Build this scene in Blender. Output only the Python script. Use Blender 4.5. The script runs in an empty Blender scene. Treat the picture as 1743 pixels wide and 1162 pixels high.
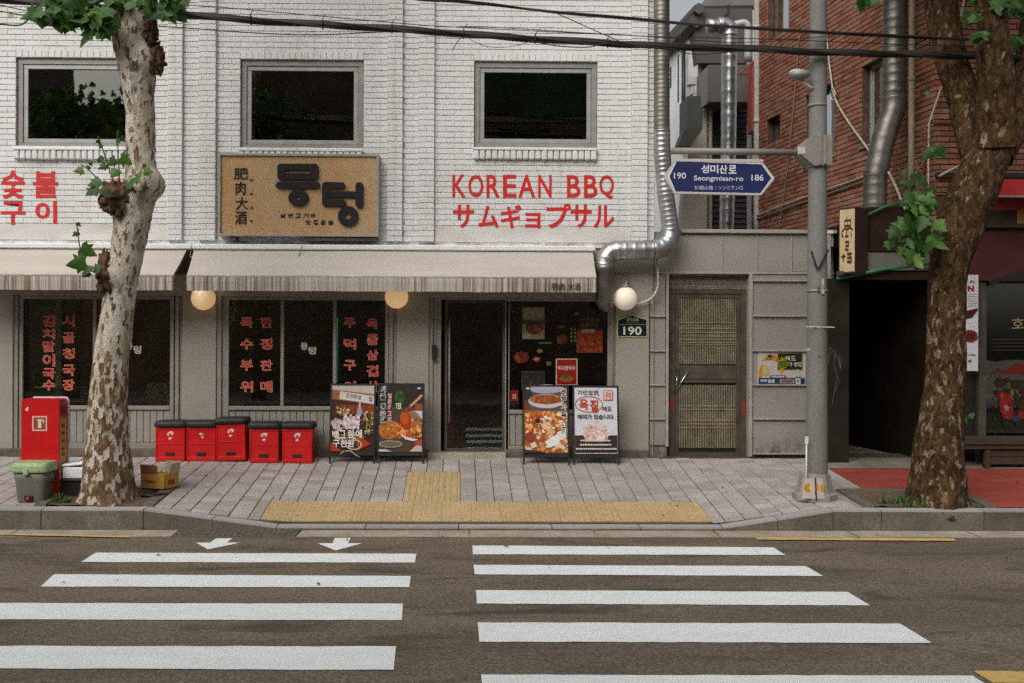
import bpy, math, random
from mathutils import Vector, Matrix, noise
random.seed(7)
R = math.radians
scene = bpy.context.scene
COL = scene.collection

# ------------------------------------------------------------------ camera
# World: X along the shop front, Y into the buildings (front plane y = 0), Z up; road at the kerb is z = 0.
F_PX, PCX, PCY = 1700.0, 806.6, 590.0
CAM = Vector((0.0, -12.14, 1.78))
YAW, ROLL = 0.0145, 0.0040
cw = Vector((math.sin(YAW), math.cos(YAW), 0)).normalized()
cr = Vector((math.cos(YAW), -math.sin(YAW), ROLL)).normalized()
cu = cr.cross(cw).normalized()
cd = bpy.data.cameras.new('camera')
cd.sensor_fit = 'HORIZONTAL'; cd.sensor_width = 36.0
cd.lens = 36.0 * F_PX / 1743.0
cd.shift_x = (871.5 - PCX) / 1743.0
cd.shift_y = (PCY - 581.0) / 1743.0
cd.clip_start = 0.05; cd.clip_end = 500.0
cam = bpy.data.objects.new('camera', cd)
cam.matrix_world = Matrix(((cr.x, cu.x, -cw.x, CAM.x), (cr.y, cu.y, -cw.y, CAM.y), (cr.z, cu.z, -cw.z, CAM.z), (0, 0, 0, 1)))
COL.objects.link(cam); scene.camera = cam

# ------------------------------------------------------------------ light
SUN_EL, SUN_AZ = 43.0, 212.0          # azimuth clockwise from +Y: behind the camera, a little to the left
w = bpy.data.worlds.new('World'); scene.world = w; w.use_nodes = True
nt = w.node_tree; nt.nodes.clear()
sky = nt.nodes.new('ShaderNodeTexSky'); sky.sky_type = 'NISHITA'; sky.sun_disc = False
sky.sun_elevation = R(SUN_EL); sky.sun_rotation = R(SUN_AZ)
sky.air_density = 1.2; sky.dust_density = 6.0; sky.ozone_density = 1.0
hs = nt.nodes.new('ShaderNodeHueSaturation'); hs.inputs['Saturation'].default_value = 0.28
tint = nt.nodes.new('ShaderNodeMixRGB'); tint.blend_type = 'MULTIPLY'; tint.inputs[0].default_value = 1.0
tint.inputs[2].default_value = (1.0, 0.99, 0.985, 1)
bg = nt.nodes.new('ShaderNodeBackground'); bg.inputs['Strength'].default_value = 0.148
wo = nt.nodes.new('ShaderNodeOutputWorld')
nt.links.new(sky.outputs[0], hs.inputs['Color']); nt.links.new(hs.outputs[0], tint.inputs[1])
nt.links.new(tint.outputs[0], bg.inputs['Color']); nt.links.new(bg.outputs[0], wo.inputs['Surface'])
sd = bpy.data.lights.new('sun', 'SUN'); sd.energy = 1.5; sd.angle = R(50); sd.color = (1.0, 0.97, 0.925)
sun = bpy.data.objects.new('sun', sd)
az, el = R(SUN_AZ), R(SUN_EL)
sdir = Vector((math.sin(az) * math.cos(el), math.cos(az) * math.cos(el), math.sin(el)))
sun.rotation_euler = sdir.to_track_quat('Z', 'Y').to_euler(); sun.location = (-6, -20, 25)
COL.objects.link(sun)
scene.view_settings.view_transform = 'Standard'; scene.view_settings.look = 'None'
scene.view_settings.exposure = -0.12; scene.view_settings.gamma = 1.0
scene.cycles.max_bounces = 7; scene.cycles.diffuse_bounces = 3; scene.cycles.glossy_bounces = 3
scene.cycles.transparent_max_bounces = 12; scene.cycles.use_denoising = False; scene.cycles.sample_clamp_indirect = 3.0

# ------------------------------------------------------------------ measuring: photo pixel -> point on a real plane
def ray(px, py):
    return cw + cr * ((px - PCX) / F_PX) - cu * ((py - PCY) / F_PX)
def P(px, py, y):
    d = ray(px, py); t = (y - CAM.y) / d.y
    return CAM + d * t
def X(px, y, py=590): return P(px, py, y).x
def Z(py, y, px=800): return P(px, py, y).z
def rect(x0, x1, y0, y1, y):
    mx, my = (x0 + x1) / 2, (y0 + y1) / 2
    return X(x0, y, my), X(x1, y, my), Z(y1, y, mx), Z(y0, y, mx)      # x0 x1 z0 z1
KERB_Y = -2.54
def road_z(y): return 0.0294 * (KERB_Y - y)
def ramp_x(x):
    if x < -1.75: return max(0.0, (x + 3.02) / 1.27)
    if x > 2.55: return max(0.0, (3.62 - x) / 1.07)
    return 1.0
def pave_z(x, y):
    b = 0.205 + (y - KERB_Y) * 0.0925
    ry = min(1.0, max(0.0, (-0.1 - y) / (-0.1 - KERB_Y)))
    return b - 0.165 * ramp_x(x) * ry
def Rd(px, py, lift=0.0):                    # pixel on the road
    d = ray(px, py); t = 5.0
    for _ in range(30):
        p = CAM + d * t; t += (p.z - road_z(p.y) - lift) / (-d.z + 0.0294 * d.y) if abs(d.z) > 1e-6 else 0
    return CAM + d * t
def Gp(px, py):                              # pixel on the pavement
    d = ray(px, py); a, b = 8.0, 14.0
    for _ in range(50):
        m = (a + b) / 2; p = CAM + d * m
        if p.z > pave_z(p.x, p.y): a = m
        else: b = m
    return CAM + d * a

# ------------------------------------------------------------------ materials
def lin(h):
    o = []
    for i in (0, 2, 4):
        c = int(h[i:i + 2], 16) / 255.0
        o.append(c / 12.92 if c <= 0.04045 else ((c + 0.055) / 1.055) ** 2.4)
    return tuple(o)
MATS = {}
class NB:
    def __init__(s, name):
        s.m = bpy.data.materials.new(name); s.m.use_nodes = True; s.t = s.m.node_tree; s.t.nodes.clear()
        s.o = s.t.nodes.new('ShaderNodeOutputMaterial')
        g = s.t.nodes.new('ShaderNodeNewGeometry'); s.pos = g.outputs['Position']; s.g = g
    @property
    def rnd(s):                                  # one random number per piece, joined or single
        oi = s.t.nodes.new('ShaderNodeObjectInfo')
        return s.math('FRACT', s.math('ADD', s.g.outputs['Random Per Island'], s.math('MULTIPLY', oi.outputs['Random'], 7.31)))
    def n(s, t, **k):
        x = s.t.nodes.new(t)
        for a, b in k.items():
            if hasattr(x, a): setattr(x, a, b)
        return x
    def l(s, a, b): s.t.links.new(a, b)
    def mapping(s, sc, vec=None, rot=(0, 0, 0)):
        m = s.n('ShaderNodeMapping'); m.inputs['Scale'].default_value = sc; m.inputs['Rotation'].default_value = rot
        s.l(vec or s.pos, m.inputs['Vector']); return m.outputs[0]
    def noise(s, scale, detail=4, rough=0.55, vec=None, dist=0.0):
        x = s.n('ShaderNodeTexNoise'); x.inputs['Scale'].default_value = scale; x.inputs['Detail'].default_value = detail
        x.inputs['Roughness'].default_value = rough; x.inputs['Distortion'].default_value = dist
        s.l(vec or s.pos, x.inputs['Vector']); return x.outputs[0]
    def voronoi(s, scale, vec=None, out=0, feature='F1'):
        x = s.n('ShaderNodeTexVoronoi', feature=feature); x.inputs['Scale'].default_value = scale
        s.l(vec or s.pos, x.inputs['Vector']); return x.outputs[out]
    def ramp(s, fac, stops, interp='LINEAR'):
        x = s.n('ShaderNodeValToRGB'); cr_ = x.color_ramp; cr_.interpolation = interp
        while len(cr_.elements) < len(stops): cr_.elements.new(0.5)
        for e, (p, c) in zip(cr_.elements, stops):
            e.position = p; e.color = (c, c, c, 1) if isinstance(c, (int, float)) else (*c, 1)
        s.l(fac, x.inputs[0]); return x.outputs[0]
    def mix(s, fac, a, b, mode='MIX'):
        x = s.n('ShaderNodeMixRGB', blend_type=mode)
        for i, v in enumerate((fac, a, b)):
            if isinstance(v, (int, float)): x.inputs[i].default_value = v if i == 0 else (v, v, v, 1)
            elif isinstance(v, tuple): x.inputs[i].default_value = (*v, 1)
            else: s.l(v, x.inputs[i])
        return x.outputs[0]
    def math(s, op, a, b=0.0):
        x = s.n('ShaderNodeMath', operation=op)
        for i, v in enumerate((a, b)):
            if isinstance(v, (int, float)): x.inputs[i].default_value = v
            else: s.l(v, x.inputs[i])
        return x.outputs[0]
    def sep(s, vec=None):
        x = s.n('ShaderNodeSeparateXYZ'); s.l(vec or s.pos, x.inputs[0]); return x.outputs
    def bump(s, h, strength=0.3, dist=0.01):
        x = s.n('ShaderNodeBump'); x.inputs['Strength'].default_value = strength; x.inputs['Distance'].default_value = dist
        s.l(h, x.inputs['Height']); return x.outputs[0]
    def finish(s, color, rough=0.6, metal=0.0, spec=0.4, normal=None, emit=None, estr=0.0, trans=None, sss=0):
        b = s.n('ShaderNodeBsdfPrincipled')
        def put(k, v):
            if v is None: return
            if isinstance(v, tuple): b.inputs[k].default_value = (*v, 1)
            elif isinstance(v, (int, float)): b.inputs[k].default_value = v
            else: s.l(v, b.inputs[k])
        put('Base Color', color); put('Roughness', rough); put('Metallic', metal); put('Specular IOR Level', spec)
        put('Normal', normal)
        if emit is not None: put('Emission Color', emit); put('Emission Strength', estr)
        s.l(b.outputs[0], s.o.inputs['Surface']); return s.m
def M(name, col, rough=0.6, var=0.12, scale=6.0, bump=0.0, bscale=80.0, metal=0.0, spec=0.4, isl=0.0, fine=0.06):
    if name in MATS: return MATS[name]
    if isinstance(col, str): col = lin(col)
    n = NB(name)
    c = n.mix(n.ramp(n.noise(scale, 5, 0.6), [(0.3, 0.0), (0.7, 1.0)]), tuple(v * (1 - var) for v in col), tuple(min(1, v * (1 + var)) for v in col))
    if fine: c = n.mix(1.0, c, n.ramp(n.noise(scale * 22, 2), [(0.3, 1 - fine), (0.7, 1 + 0 * fine)]), 'MULTIPLY')
    if isl:
        c = n.mix(1.0, c, n.ramp(n.rnd, [(0, 1 - isl), (1, 1.0)]), 'MULTIPLY')
    r = n.ramp(n.noise(scale * 1.7, 4), [(0.3, max(0.03, rough - 0.1)), (0.7, min(1, rough + 0.08))])
    nm = n.bump(n.noise(bscale, 4), bump, 0.004) if bump else None
    MATS[name] = n.finish(c, r, metal, spec, nm); return MATS[name]
def flat(h, rough=0.45):
    k = 'ink_' + h
    return M(k, h, rough, 0.07, 14, spec=0.3)

def make_mats():
    # painted white brick with grime
    n = NB('white_painted_brick')
    st = n.ramp(n.noise(1.1, 6, 0.62, vec=n.mapping((1.6, 1, 0.55))), [(0.38, 0.0), (0.72, 1.0)])
    c = n.mix(st, (0.71, 0.72, 0.72), (0.63, 0.62, 0.60))
    c = n.mix(n.ramp(n.noise(1.0, 5, 0.6, vec=n.mapping((7, 1, 0.35))), [(0.56, 0), (0.72, 0.45)]), c, (0.50, 0.455, 0.39))
    c = n.mix(1.0, c, n.ramp(n.rnd, [(0, 0.93), (1, 1.0)]), 'MULTIPLY')
    c = n.mix(n.ramp(n.noise(22, 5, 0.7), [(0.60, 0.0), (0.75, 0.4)]), c, (0.46, 0.42, 0.36))
    MATS['wbrick'] = n.finish(c, 0.6, spec=0.3, normal=n.bump(n.noise(70, 5), 0.45, 0.004))
    n = NB('brick_joint_grime')
    c = n.ramp(n.noise(5.5, 5, 0.7, vec=n.mapping((1, 1, 2.5))), [(0.32, (0.24, 0.19, 0.14)), (0.47, (0.50, 0.465, 0.42)), (0.60, (0.68, 0.67, 0.66))])
    MATS['wmortar'] = n.finish(c, 0.9, spec=0.1)
    n = NB('plaster_band')
    c = n.mix(n.ramp(n.noise(2.0, 6, 0.65, vec=n.mapping((1, 1, 2.2))), [(0.35, 0), (0.75, 1)]), (0.66, 0.645, 0.62), (0.50, 0.465, 0.42))
    MATS['plaster'] = n.finish(c, 0.8, spec=0.2, normal=n.bump(n.noise(60, 5), 0.35, 0.004))
    # red paint lettering, rubbed where the brush missed the joints
    n = NB('red_wall_paint')
    c = n.mix(n.ramp(n.noise(45, 5, 0.7), [(0.64, 0), (0.76, 0.7)]), (0.56, 0.014, 0.010), (0.62, 0.40, 0.36))
    MATS['redpaint'] = n.finish(c, 0.55)
    # red brick
    n = NB('red_brick')
    c = n.ramp(n.rnd, [(0, (0.21, 0.085, 0.055)), (0.35, (0.33, 0.130, 0.082)), (0.65, (0.38, 0.180, 0.118)), (0.85, (0.33, 0.200, 0.140)), (1, (0.39, 0.120, 0.072))])
    c = n.mix(n.ramp(n.noise(2.2, 5), [(0.4, 0), (0.75, 0.5)]), c, (0.22, 0.12, 0.075))
    MATS['rbrick'] = n.finish(c, 0.8, spec=0.25, normal=n.bump(n.noise(90, 4), 0.4, 0.004))
    MATS['rmortar'] = M('dark_mortar', (0.10, 0.060, 0.040), 0.95, 0.4, 12)
    MATS['gbrick'] = M('grey_lintel_brick', (0.17, 0.150, 0.115), 0.8, 0.2, 10, 0.3, isl=0.3)
    MATS['gmortar'] = M('pale_mortar', (0.36, 0.33, 0.27), 0.9, 0.2, 12)
    # asphalt
    n = NB('asphalt')
    big = n.ramp(n.noise(0.7, 6, 0.65, vec=n.mapping((0.45, 1.6, 1))), [(0.36, 0), (0.64, 1)])
    c = n.mix(big, (0.128, 0.102, 0.072), (0.190, 0.154, 0.112))
    sp = n.mix(1.0, n.ramp(n.noise(38, 5, 0.8), [(0.28, 0.45), (0.5, 1.0), (0.72, 1.55)]), n.ramp(n.voronoi(55), [(0.05, 1.35), (0.35, 1.0), (0.7, 0.72)]), 'MULTIPLY')
    c = n.mix(1.0, c, sp, 'MULTIPLY')
    c = n.mix(n.ramp(n.noise(1.25, 6, 0.62, vec=n.mapping((0.7, 1.9, 1)), dist=0.6), [(0.53, 0), (0.66, 0.78)]), c, (0.052, 0.043, 0.032))
    c = n.mix(n.ramp(n.noise(75, 2), [(0.68, 0), (0.74, 0.7)]), c, (0.36, 0.31, 0.24))
    MATS['asphalt'] = n.finish(c, 0.85, spec=0.25, normal=n.bump(n.noise(130, 3), 0.8, 0.006))
    n = NB('road_paint_white')
    c = n.mix(n.ramp(n.noise(2.2, 5, 0.6, vec=n.mapping((1, 3, 1))), [(0.3, 0), (0.8, 1)]), (0.74, 0.79, 0.79), (0.65, 0.685, 0.68))
    c = n.mix(n.ramp(n.noise(9, 7, 0.75, vec=n.mapping((0.7, 2, 1))), [(0.655, 0), (0.69, 0.75)]), c, (0.26, 0.22, 0.175))
    c = n.mix(n.ramp(n.noise(110, 3), [(0.62, 0), (0.72, 0.35)]), c, (0.40, 0.38, 0.35))
    MATS['wpaint'] = n.finish(c, 0.7, spec=0.3, normal=n.bump(n.noise(130, 3), 0.5, 0.004))
    n = NB('road_paint_yellow')
    c = n.mix(n.ramp(n.noise(8, 6, 0.7), [(0.5, 0), (0.68, 0.8)]), (0.58, 0.40, 0.12), (0.30, 0.22, 0.13))
    MATS['ypaint'] = n.finish(c, 0.75, spec=0.3)
    # concrete / stone
    n = NB('granite_kerb')
    c = n.mix(n.ramp(n.noise(3, 6), [(0.35, 0), (0.7, 1)]), (0.170, 0.148, 0.118), (0.095, 0.080, 0.058))
    c = n.mix(1.0, c, n.ramp(n.noise(55, 4, 0.8), [(0.28, 0.5), (0.72, 1.45)]), 'MULTIPLY')
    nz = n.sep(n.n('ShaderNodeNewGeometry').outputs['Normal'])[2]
    c = n.mix(n.ramp(nz, [(0.5, 0), (0.9, 0.8)]), c, (0.40, 0.385, 0.375))      # paler top faces
    c = n.mix(1.0, c, n.ramp(n.rnd, [(0, 0.82), (1, 1.05)]), 'MULTIPLY')
    MATS['kerb'] = n.finish(c, 0.8, spec=0.25, normal=n.bump(n.noise(120, 3), 0.5, 0.004))
    n = NB('gutter_concrete')
    c = n.mix(n.ramp(n.noise(2.6, 6, 0.7), [(0.35, 0), (0.7, 1)]), (0.42, 0.37, 0.30), (0.26, 0.215, 0.155))
    c = n.mix(1.0, c, n.ramp(n.noise(50, 4, 0.8), [(0.3, 0.65), (0.7, 1.2)]), 'MULTIPLY')
    MATS['gutter'] = n.finish(c, 0.85, spec=0.2, normal=n.bump(n.noise(90, 4), 0.5, 0.005))
    n = NB('paver_stone')
    c = n.ramp(n.rnd, [(0, (0.310, 0.278, 0.258)), (0.5, (0.375, 0.340, 0.320)), (1, (0.435, 0.40, 0.385))])
    c = n.mix(n.ramp(n.noise(1.4, 6, 0.65), [(0.42, 0), (0.72, 0.7)]), c, (0.25, 0.215, 0.175))
    c = n.mix(1.0, c, n.ramp(n.noise(45, 4, 0.8, vec=n.mapping((1, 1.8, 1))), [(0.3, 0.74), (0.7, 1.15)]), 'MULTIPLY')
    MATS['paver'] = n.finish(c, 0.8, spec=0.25, normal=n.bump(n.noise(110, 3), 0.4, 0.004))
    MATS['joint'] = M('paver_joint_sand', (0.060, 0.048, 0.036), 0.95, 0.3, 9)
    n = NB('tactile_yellow')
    c = n.ramp(n.rnd, [(0, (0.43, 0.305, 0.145)), (1, (0.50, 0.37, 0.195))])
    c = n.mix(n.ramp(n.noise(3, 6, 0.7), [(0.42, 0), (0.75, 0.6)]), c, (0.34, 0.27, 0.17))
    c = n.mix(1.0, c, n.ramp(n.noise(45, 4, 0.8), [(0.3, 0.72), (0.7, 1.15)]), 'MULTIPLY')
    MATS['tactile'] = n.finish(c, 0.75, spec=0.3, normal=n.bump(n.noise(120, 3), 0.3, 0.003))
    n = NB('red_paving')
    c = n.mix(n.ramp(n.noise(2.4, 6, 0.7, vec=n.mapping((0.7, 2.5, 1))), [(0.35, 0), (0.7, 1)]), (0.34, 0.062, 0.044), (0.21, 0.042, 0.030))
    c = n.mix(1.0, c, n.ramp(n.noise(45, 4, 0.8, vec=n.mapping((1, 2, 1))), [(0.3, 0.6), (0.7, 1.3)]), 'MULTIPLY')
    MATS['redpave'] = n.finish(c, 0.8, spec=0.25, normal=n.bump(n.noise(120, 3), 0.4, 0.004))
    MATS['conc'] = M('stained_concrete', (0.20, 0.178, 0.145), 0.85, 0.3, 3, 0.4)
    MATS['soil'] = M('dry_soil', (0.105, 0.072, 0.045), 0.95, 0.4, 14, 0.9, 40)
    MATS['grate'] = M('dark_grate_steel', (0.15, 0.132, 0.105), 0.6, 0.3, 12, 0.2, metal=0.2)
    # shop front
    n = NB('grey_painted_panel')
    c = n.mix(n.ramp(n.noise(1.6, 6, 0.6), [(0.3, 0), (0.75, 1)]), (0.335, 0.305, 0.262), (0.285, 0.258, 0.217))
    MATS['pier'] = n.finish(c, 0.65, spec=0.3, normal=n.bump(n.noise(140, 3), 0.25, 0.003))
    MATS['sfframe'] = M('storefront_frame_grey', (0.27, 0.248, 0.212), 0.5, 0.12, 6)
    MATS['board'] = M('grey_wainscot_board', (0.30, 0.28, 0.245), 0.55, 0.1, 7, isl=0.08)
    MATS['alu'] = M('window_aluminium', (0.33, 0.34, 0.325), 0.4, 0.12, 8, metal=0.25)
    MATS['alud'] = M('window_aluminium_outer', (0.26, 0.255, 0.235), 0.5, 0.15, 8, metal=0.2)
    MATS['black'] = M('black_powder_coat', (0.018, 0.016, 0.014), 0.5, 0.2, 10)
    MATS['room'] = M('dim_interior', (0.34, 0.27, 0.19), 0.9, 0.45, 1.5)
    MATS['roomfl'] = M('dim_interior_floor', (0.20, 0.15, 0.10), 0.6, 0.3, 3)
    n = NB('window_glass')
    tr = n.n('ShaderNodeBsdfTransparent'); tr.inputs[0].default_value = (0.72, 0.72, 0.66, 1)
    gl = n.n('ShaderNodeBsdfGlossy'); gl.inputs['Roughness'].default_value = 0.015; gl.inputs['Color'].default_value = (0.8, 0.82, 0.8, 1)
    fr = n.n('ShaderNodeFresnel'); fr.inputs['IOR'].default_value = 1.9
    n.l(n.bump(n.noise(1.3, 2), 0.05, 0.02), gl.inputs['Normal'])
    mx = n.n('ShaderNodeMixShader'); n.l(fr.outputs[0], mx.inputs[0]); n.l(tr.outputs[0], mx.inputs[1]); n.l(gl.outputs[0], mx.inputs[2])
    n.l(mx.outputs[0], n.o.inputs['Surface']); MATS['glass'] = n.m
    # awning
    n = NB('awning_canvas')
    c = n.mix(n.ramp(n.noise(1.6, 6, 0.6, vec=n.mapping((0.5, 1, 4))), [(0.3, 0), (0.75, 1)]), (0.50, 0.455, 0.41), (0.415, 0.37, 0.325))
    MATS['canvas'] = n.finish(c, 0.8, spec=0.2, normal=n.bump(n.noise(220, 2), 0.15, 0.002))
    n = NB('awning_valance_streaked')
    st = n.noise(1.0, 3, 0.6, vec=n.mapping((40, 3, 0.8)))
    c = n.mix(n.ramp(st, [(0.40, 0), (0.58, 1)]), (0.50, 0.45, 0.39), (0.13, 0.100, 0.068))
    c = n.mix(n.ramp(n.noise(1.3, 3, vec=n.mapping((1.2, 1, 0.2))), [(0.35, 0.0), (0.6, 1.0)]), (0.45, 0.41, 0.365), c)
    MATS['valance'] = n.finish(c, 0.85, spec=0.2)
    MATS['rail'] = M('white_awning_cassette', (0.74, 0.76, 0.765), 0.35, 0.06, 5)
    # metal
    n = NB('galvanised_duct')
    c = n.mix(n.ramp(n.noise(5, 6, 0.7), [(0.35, 0), (0.7, 1)]), (0.52, 0.53, 0.54), (0.30, 0.29, 0.27))
    r = n.ramp(n.noise(7, 5), [(0.3, 0.26), (0.7, 0.45)])
    MATS['duct'] = n.finish(c, r, 0.9, normal=n.bump(n.noise(18, 3), 0.18, 0.01))
    n = NB('dull_weathered_duct')
    c = n.mix(n.ramp(n.noise(5, 6, 0.7), [(0.35, 0), (0.7, 1)]), (0.25, 0.24, 0.21), (0.12, 0.11, 0.09))
    MATS['ductd'] = n.finish(c, 0.45, 0.75, normal=n.bump(n.noise(18, 3), 0.2, 0.01))
    n = NB('steel_cladding')
    c = n.mix(n.ramp(n.noise(1.5, 6, 0.6), [(0.3, 0), (0.75, 1)]), (0.295, 0.277, 0.247), (0.245, 0.228, 0.20))
    zz = n.sep()[2]
    dirt = n.math('MULTIPLY', n.ramp(zz, [(0.0, 0.0), (0.44, 1.0), (0.50, 1.0), (0.72, 0.0)]), n.ramp(n.noise(9, 6, 0.7, vec=n.mapping((1, 1, 0.6))), [(0.42, 0), (0.62, 0.9)]))
    c = n.mix(dirt, c, (0.075, 0.06, 0.042))
    MATS['clad'] = n.finish(c, 0.55, spec=0.35, normal=n.bump(n.noise(150, 3), 0.2, 0.003))
    MATS['trim'] = M('steel_trim', (0.34, 0.31, 0.27), 0.5, 0.15, 6)
    MATS['bronze'] = M('old_bronze_door_steel', (0.105, 0.090, 0.066), 0.5, 0.35, 6, 0.1, metal=0.45)
    MATS['bars'] = M('dull_brass_bars', (0.29, 0.245, 0.170), 0.45, 0.3, 7, metal=0.3)
    MATS['doorback'] = M('door_back_sheet', (0.030, 0.024, 0.016), 0.6, 0.3, 3)
    MATS['chrome'] = M('bright_chrome', (0.62, 0.62, 0.62), 0.25, 0.05, 8, metal=1.0)
    n = NB('pole_concrete_grey')
    c = n.mix(n.ramp(n.noise(2.2, 6, 0.65, vec=n.mapping((1, 1, 0.5))), [(0.3, 0), (0.75, 1)]), (0.205, 0.208, 0.195), (0.140, 0.138, 0.122))
    c = n.mix(1.0, c, n.ramp(n.noise(42, 4, 0.8), [(0.3, 0.70), (0.7, 1.2)]), 'MULTIPLY')
    MATS['pole'] = n.finish(c, 0.7, spec=0.3, normal=n.bump(n.noise(110, 3), 0.35, 0.004))
    MATS['arm'] = M('brown_grey_steel', (0.225, 0.205, 0.178), 0.5, 0.15, 8)
    MATS['cable'] = M('black_cable', (0.016, 0.013, 0.010), 0.6, 0.25, 15)
    MATS['wire'] = M('pale_wire', (0.50, 0.47, 0.42), 0.5, 0.1, 10)
    MATS['pipe'] = M('ivory_pipe', (0.50, 0.475, 0.42), 0.5, 0.15, 4)
    MATS['tanpipe'] = M('tan_pipe', (0.25, 0.205, 0.145), 0.55, 0.2, 4)
    # goods
    MATS['crate'] = M('red_crate_plastic', (0.56, 0.010, 0.010), 0.42, 0.12, 6, 0.1, 60)
    MATS['redsteel'] = M('red_enamel', (0.54, 0.010, 0.012), 0.32, 0.1, 3, 0.05, 40)
    MATS['cushion'] = M('black_vinyl_cushion', (0.020, 0.019, 0.015), 0.55, 0.25, 8, 0.4, 160)
    MATS['cushion'] = MATS['black_vinyl_cushion']
    MATS['bin'] = M('grey_bin_plastic', (0.150, 0.143, 0.118), 0.5, 0.12, 5, 0.1)
    MATS['lid'] = M('faded_green_plastic', (0.30, 0.41, 0.215), 0.5, 0.18, 7)
    MATS['foam'] = M('white_polystyrene', (0.78, 0.80, 0.82), 0.7, 0.05, 9, 0.3, 120)
    MATS['card'] = M('corrugated_cardboard', (0.46, 0.235, 0.045), 0.8, 0.12, 6, 0.2)
    MATS['cardin'] = M('cardboard_inside', (0.47, 0.38, 0.27), 0.85, 0.1, 6)
    MATS['cardd'] = M('brown_cardboard_flap', (0.26, 0.10, 0.04), 0.8, 0.15, 6)
    n = NB('opal_globe')
    MATS['globe'] = n.finish((0.80, 0.70, 0.55), 0.35, emit=(1.0, 0.60, 0.24), estr=0.42)
    n = NB('opal_globe_pale')
    MATS['globe2'] = n.finish((0.82, 0.75, 0.64), 0.35, emit=(1.0, 0.78, 0.52), estr=0.22)
    # tan sign
    n = NB('tan_sign_face')
    c = n.mix(n.ramp(n.noise(1.6, 5, 0.55), [(0.3, 0), (0.7, 1)]), (0.44, 0.255, 0.115), (0.46, 0.335, 0.20))
    c = n.mix(1.0, c, n.ramp(n.noise(70, 3, 0.8), [(0.3, 0.7), (0.7, 1.22)]), 'MULTIPLY')
    MATS['signface'] = n.finish(c, 0.85, spec=0.2, normal=n.bump(n.noise(170, 2), 0.6, 0.004))
    MATS['signframe'] = M('grey_sign_frame', (0.32, 0.29, 0.26), 0.5, 0.2, 7)
    MATS['letterblack'] = M('black_raised_letter', (0.007, 0.0055, 0.004), 0.75, 0.2, 10)
    MATS['navy'] = M('navy_sign_sheet', (0.008, 0.015, 0.082), 0.5, 0.08, 5)
    MATS['signwhite'] = M('sign_white_sheet', (0.68, 0.69, 0.70), 0.45, 0.05, 5)
    MATS['signgrey'] = M('sign_back_aluminium', (0.47, 0.44, 0.42), 0.45, 0.08, 5)
    # bark
    n = NB('pale_plane_bark')
    fl = n.n('ShaderNodeAttribute', attribute_name='flake').outputs['Fac']; v = n.mapping((1, 1, 0.45))
    base = n.mix(n.ramp(n.noise(4.0, 4), [(0.35, 0), (0.65, 1)]), (0.62, 0.585, 0.52), (0.45, 0.395, 0.30))
    base = n.mix(n.ramp(n.noise(10, 5, 0.6, vec=v, dist=0.6), [(0.53, 0), (0.57, 1)]), base, (0.37, 0.31, 0.215))
    brown = n.ramp(n.noise(24, 6, 0.75, vec=v), [(0.32, (0.06, 0.034, 0.016)), (0.5, (0.16, 0.098, 0.050)), (0.68, (0.30, 0.21, 0.13))])
    c = n.mix(n.ramp(fl, [(0.35, 0), (0.65, 1)]), base, brown)
    c = n.mix(n.ramp(n.noise(38, 5, 0.8, vec=v), [(0.60, 0), (0.66, 0.75)]), c, (0.12, 0.075, 0.04))
    c = n.mix(1.0, c, n.ramp(n.noise(48, 4, 0.75), [(0.3, 0.70), (0.7, 1.1)]), 'MULTIPLY')
    MATS['barkL'] = n.finish(c, 0.9, spec=0.15, normal=n.bump(n.noise(50, 5, 0.7), 0.9, 0.012))
    n = NB('dark_plane_bark')
    fl = n.n('ShaderNodeAttribute', attribute_name='flake').outputs['Fac']; v2 = n.mapping((1, 1, 0.5))
    dark = n.ramp(n.noise(19, 7, 0.76, vec=v2, dist=0.5), [(0.32, (0.010, 0.006, 0.003)), (0.45, (0.040, 0.022, 0.010)), (0.56, (0.095, 0.055, 0.026)), (0.70, (0.17, 0.11, 0.062))])
    pale = n.ramp(n.noise(26, 6, 0.75, vec=v2), [(0.36, (0.08, 0.048, 0.024)), (0.48, (0.20, 0.145, 0.090)), (0.68, (0.38, 0.32, 0.24))])
    c = n.mix(n.ramp(fl, [(0.35, 0), (0.65, 1)]), pale, dark)
    c = n.mix(n.ramp(n.noise(4, 5, 0.7, vec=v2), [(0.58, 0), (0.68, 0.6)]), c, (0.16, 0.075, 0.03))
    MATS['barkR'] = n.finish(c, 0.92, spec=0.12, normal=n.bump(n.noise(40, 6, 0.75), 1.0, 0.02))
    MATS['burl'] = M('rough_brown_burl', (0.100, 0.055, 0.026), 0.95, 0.65, 16, 1.0, 45)
    n = NB('plane_leaf')
    c = n.ramp(n.rnd, [(0, (0.020, 0.058, 0.012)), (0.35, (0.036, 0.100, 0.018)), (0.75, (0.062, 0.155, 0.028)), (1, (0.13, 0.235, 0.048))])
    c = n.mix(n.ramp(n.noise(30, 3), [(0.35, 0), (0.7, 0.4)]), c, (0.03, 0.07, 0.014))
    b = n.n('ShaderNodeBsdfPrincipled'); n.l(c, b.inputs['Base Color']); b.inputs['Roughness'].default_value = 0.5; b.inputs['Specular IOR Level'].default_value = 0.35
    t = n.n('ShaderNodeBsdfTranslucent'); n.l(n.mix(1.0, c, (1.4, 1.6, 0.7), 'MULTIPLY'), t.inputs[0])
    mx = n.n('ShaderNodeMixShader'); mx.inputs[0].default_value = 0.32; n.l(b.outputs[0], mx.inputs[1]); n.l(t.outputs[0], mx.inputs[2])
    n.l(mx.outputs[0], n.o.inputs['Surface']); MATS['leaf'] = n.m
    MATS['stem'] = M('green_brown_stem', (0.085, 0.075, 0.035), 0.7, 0.2, 10)
    MATS['grass'] = M('weed_green', (0.055, 0.115, 0.022), 0.7, 0.3, 20)
make_mats()

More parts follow.
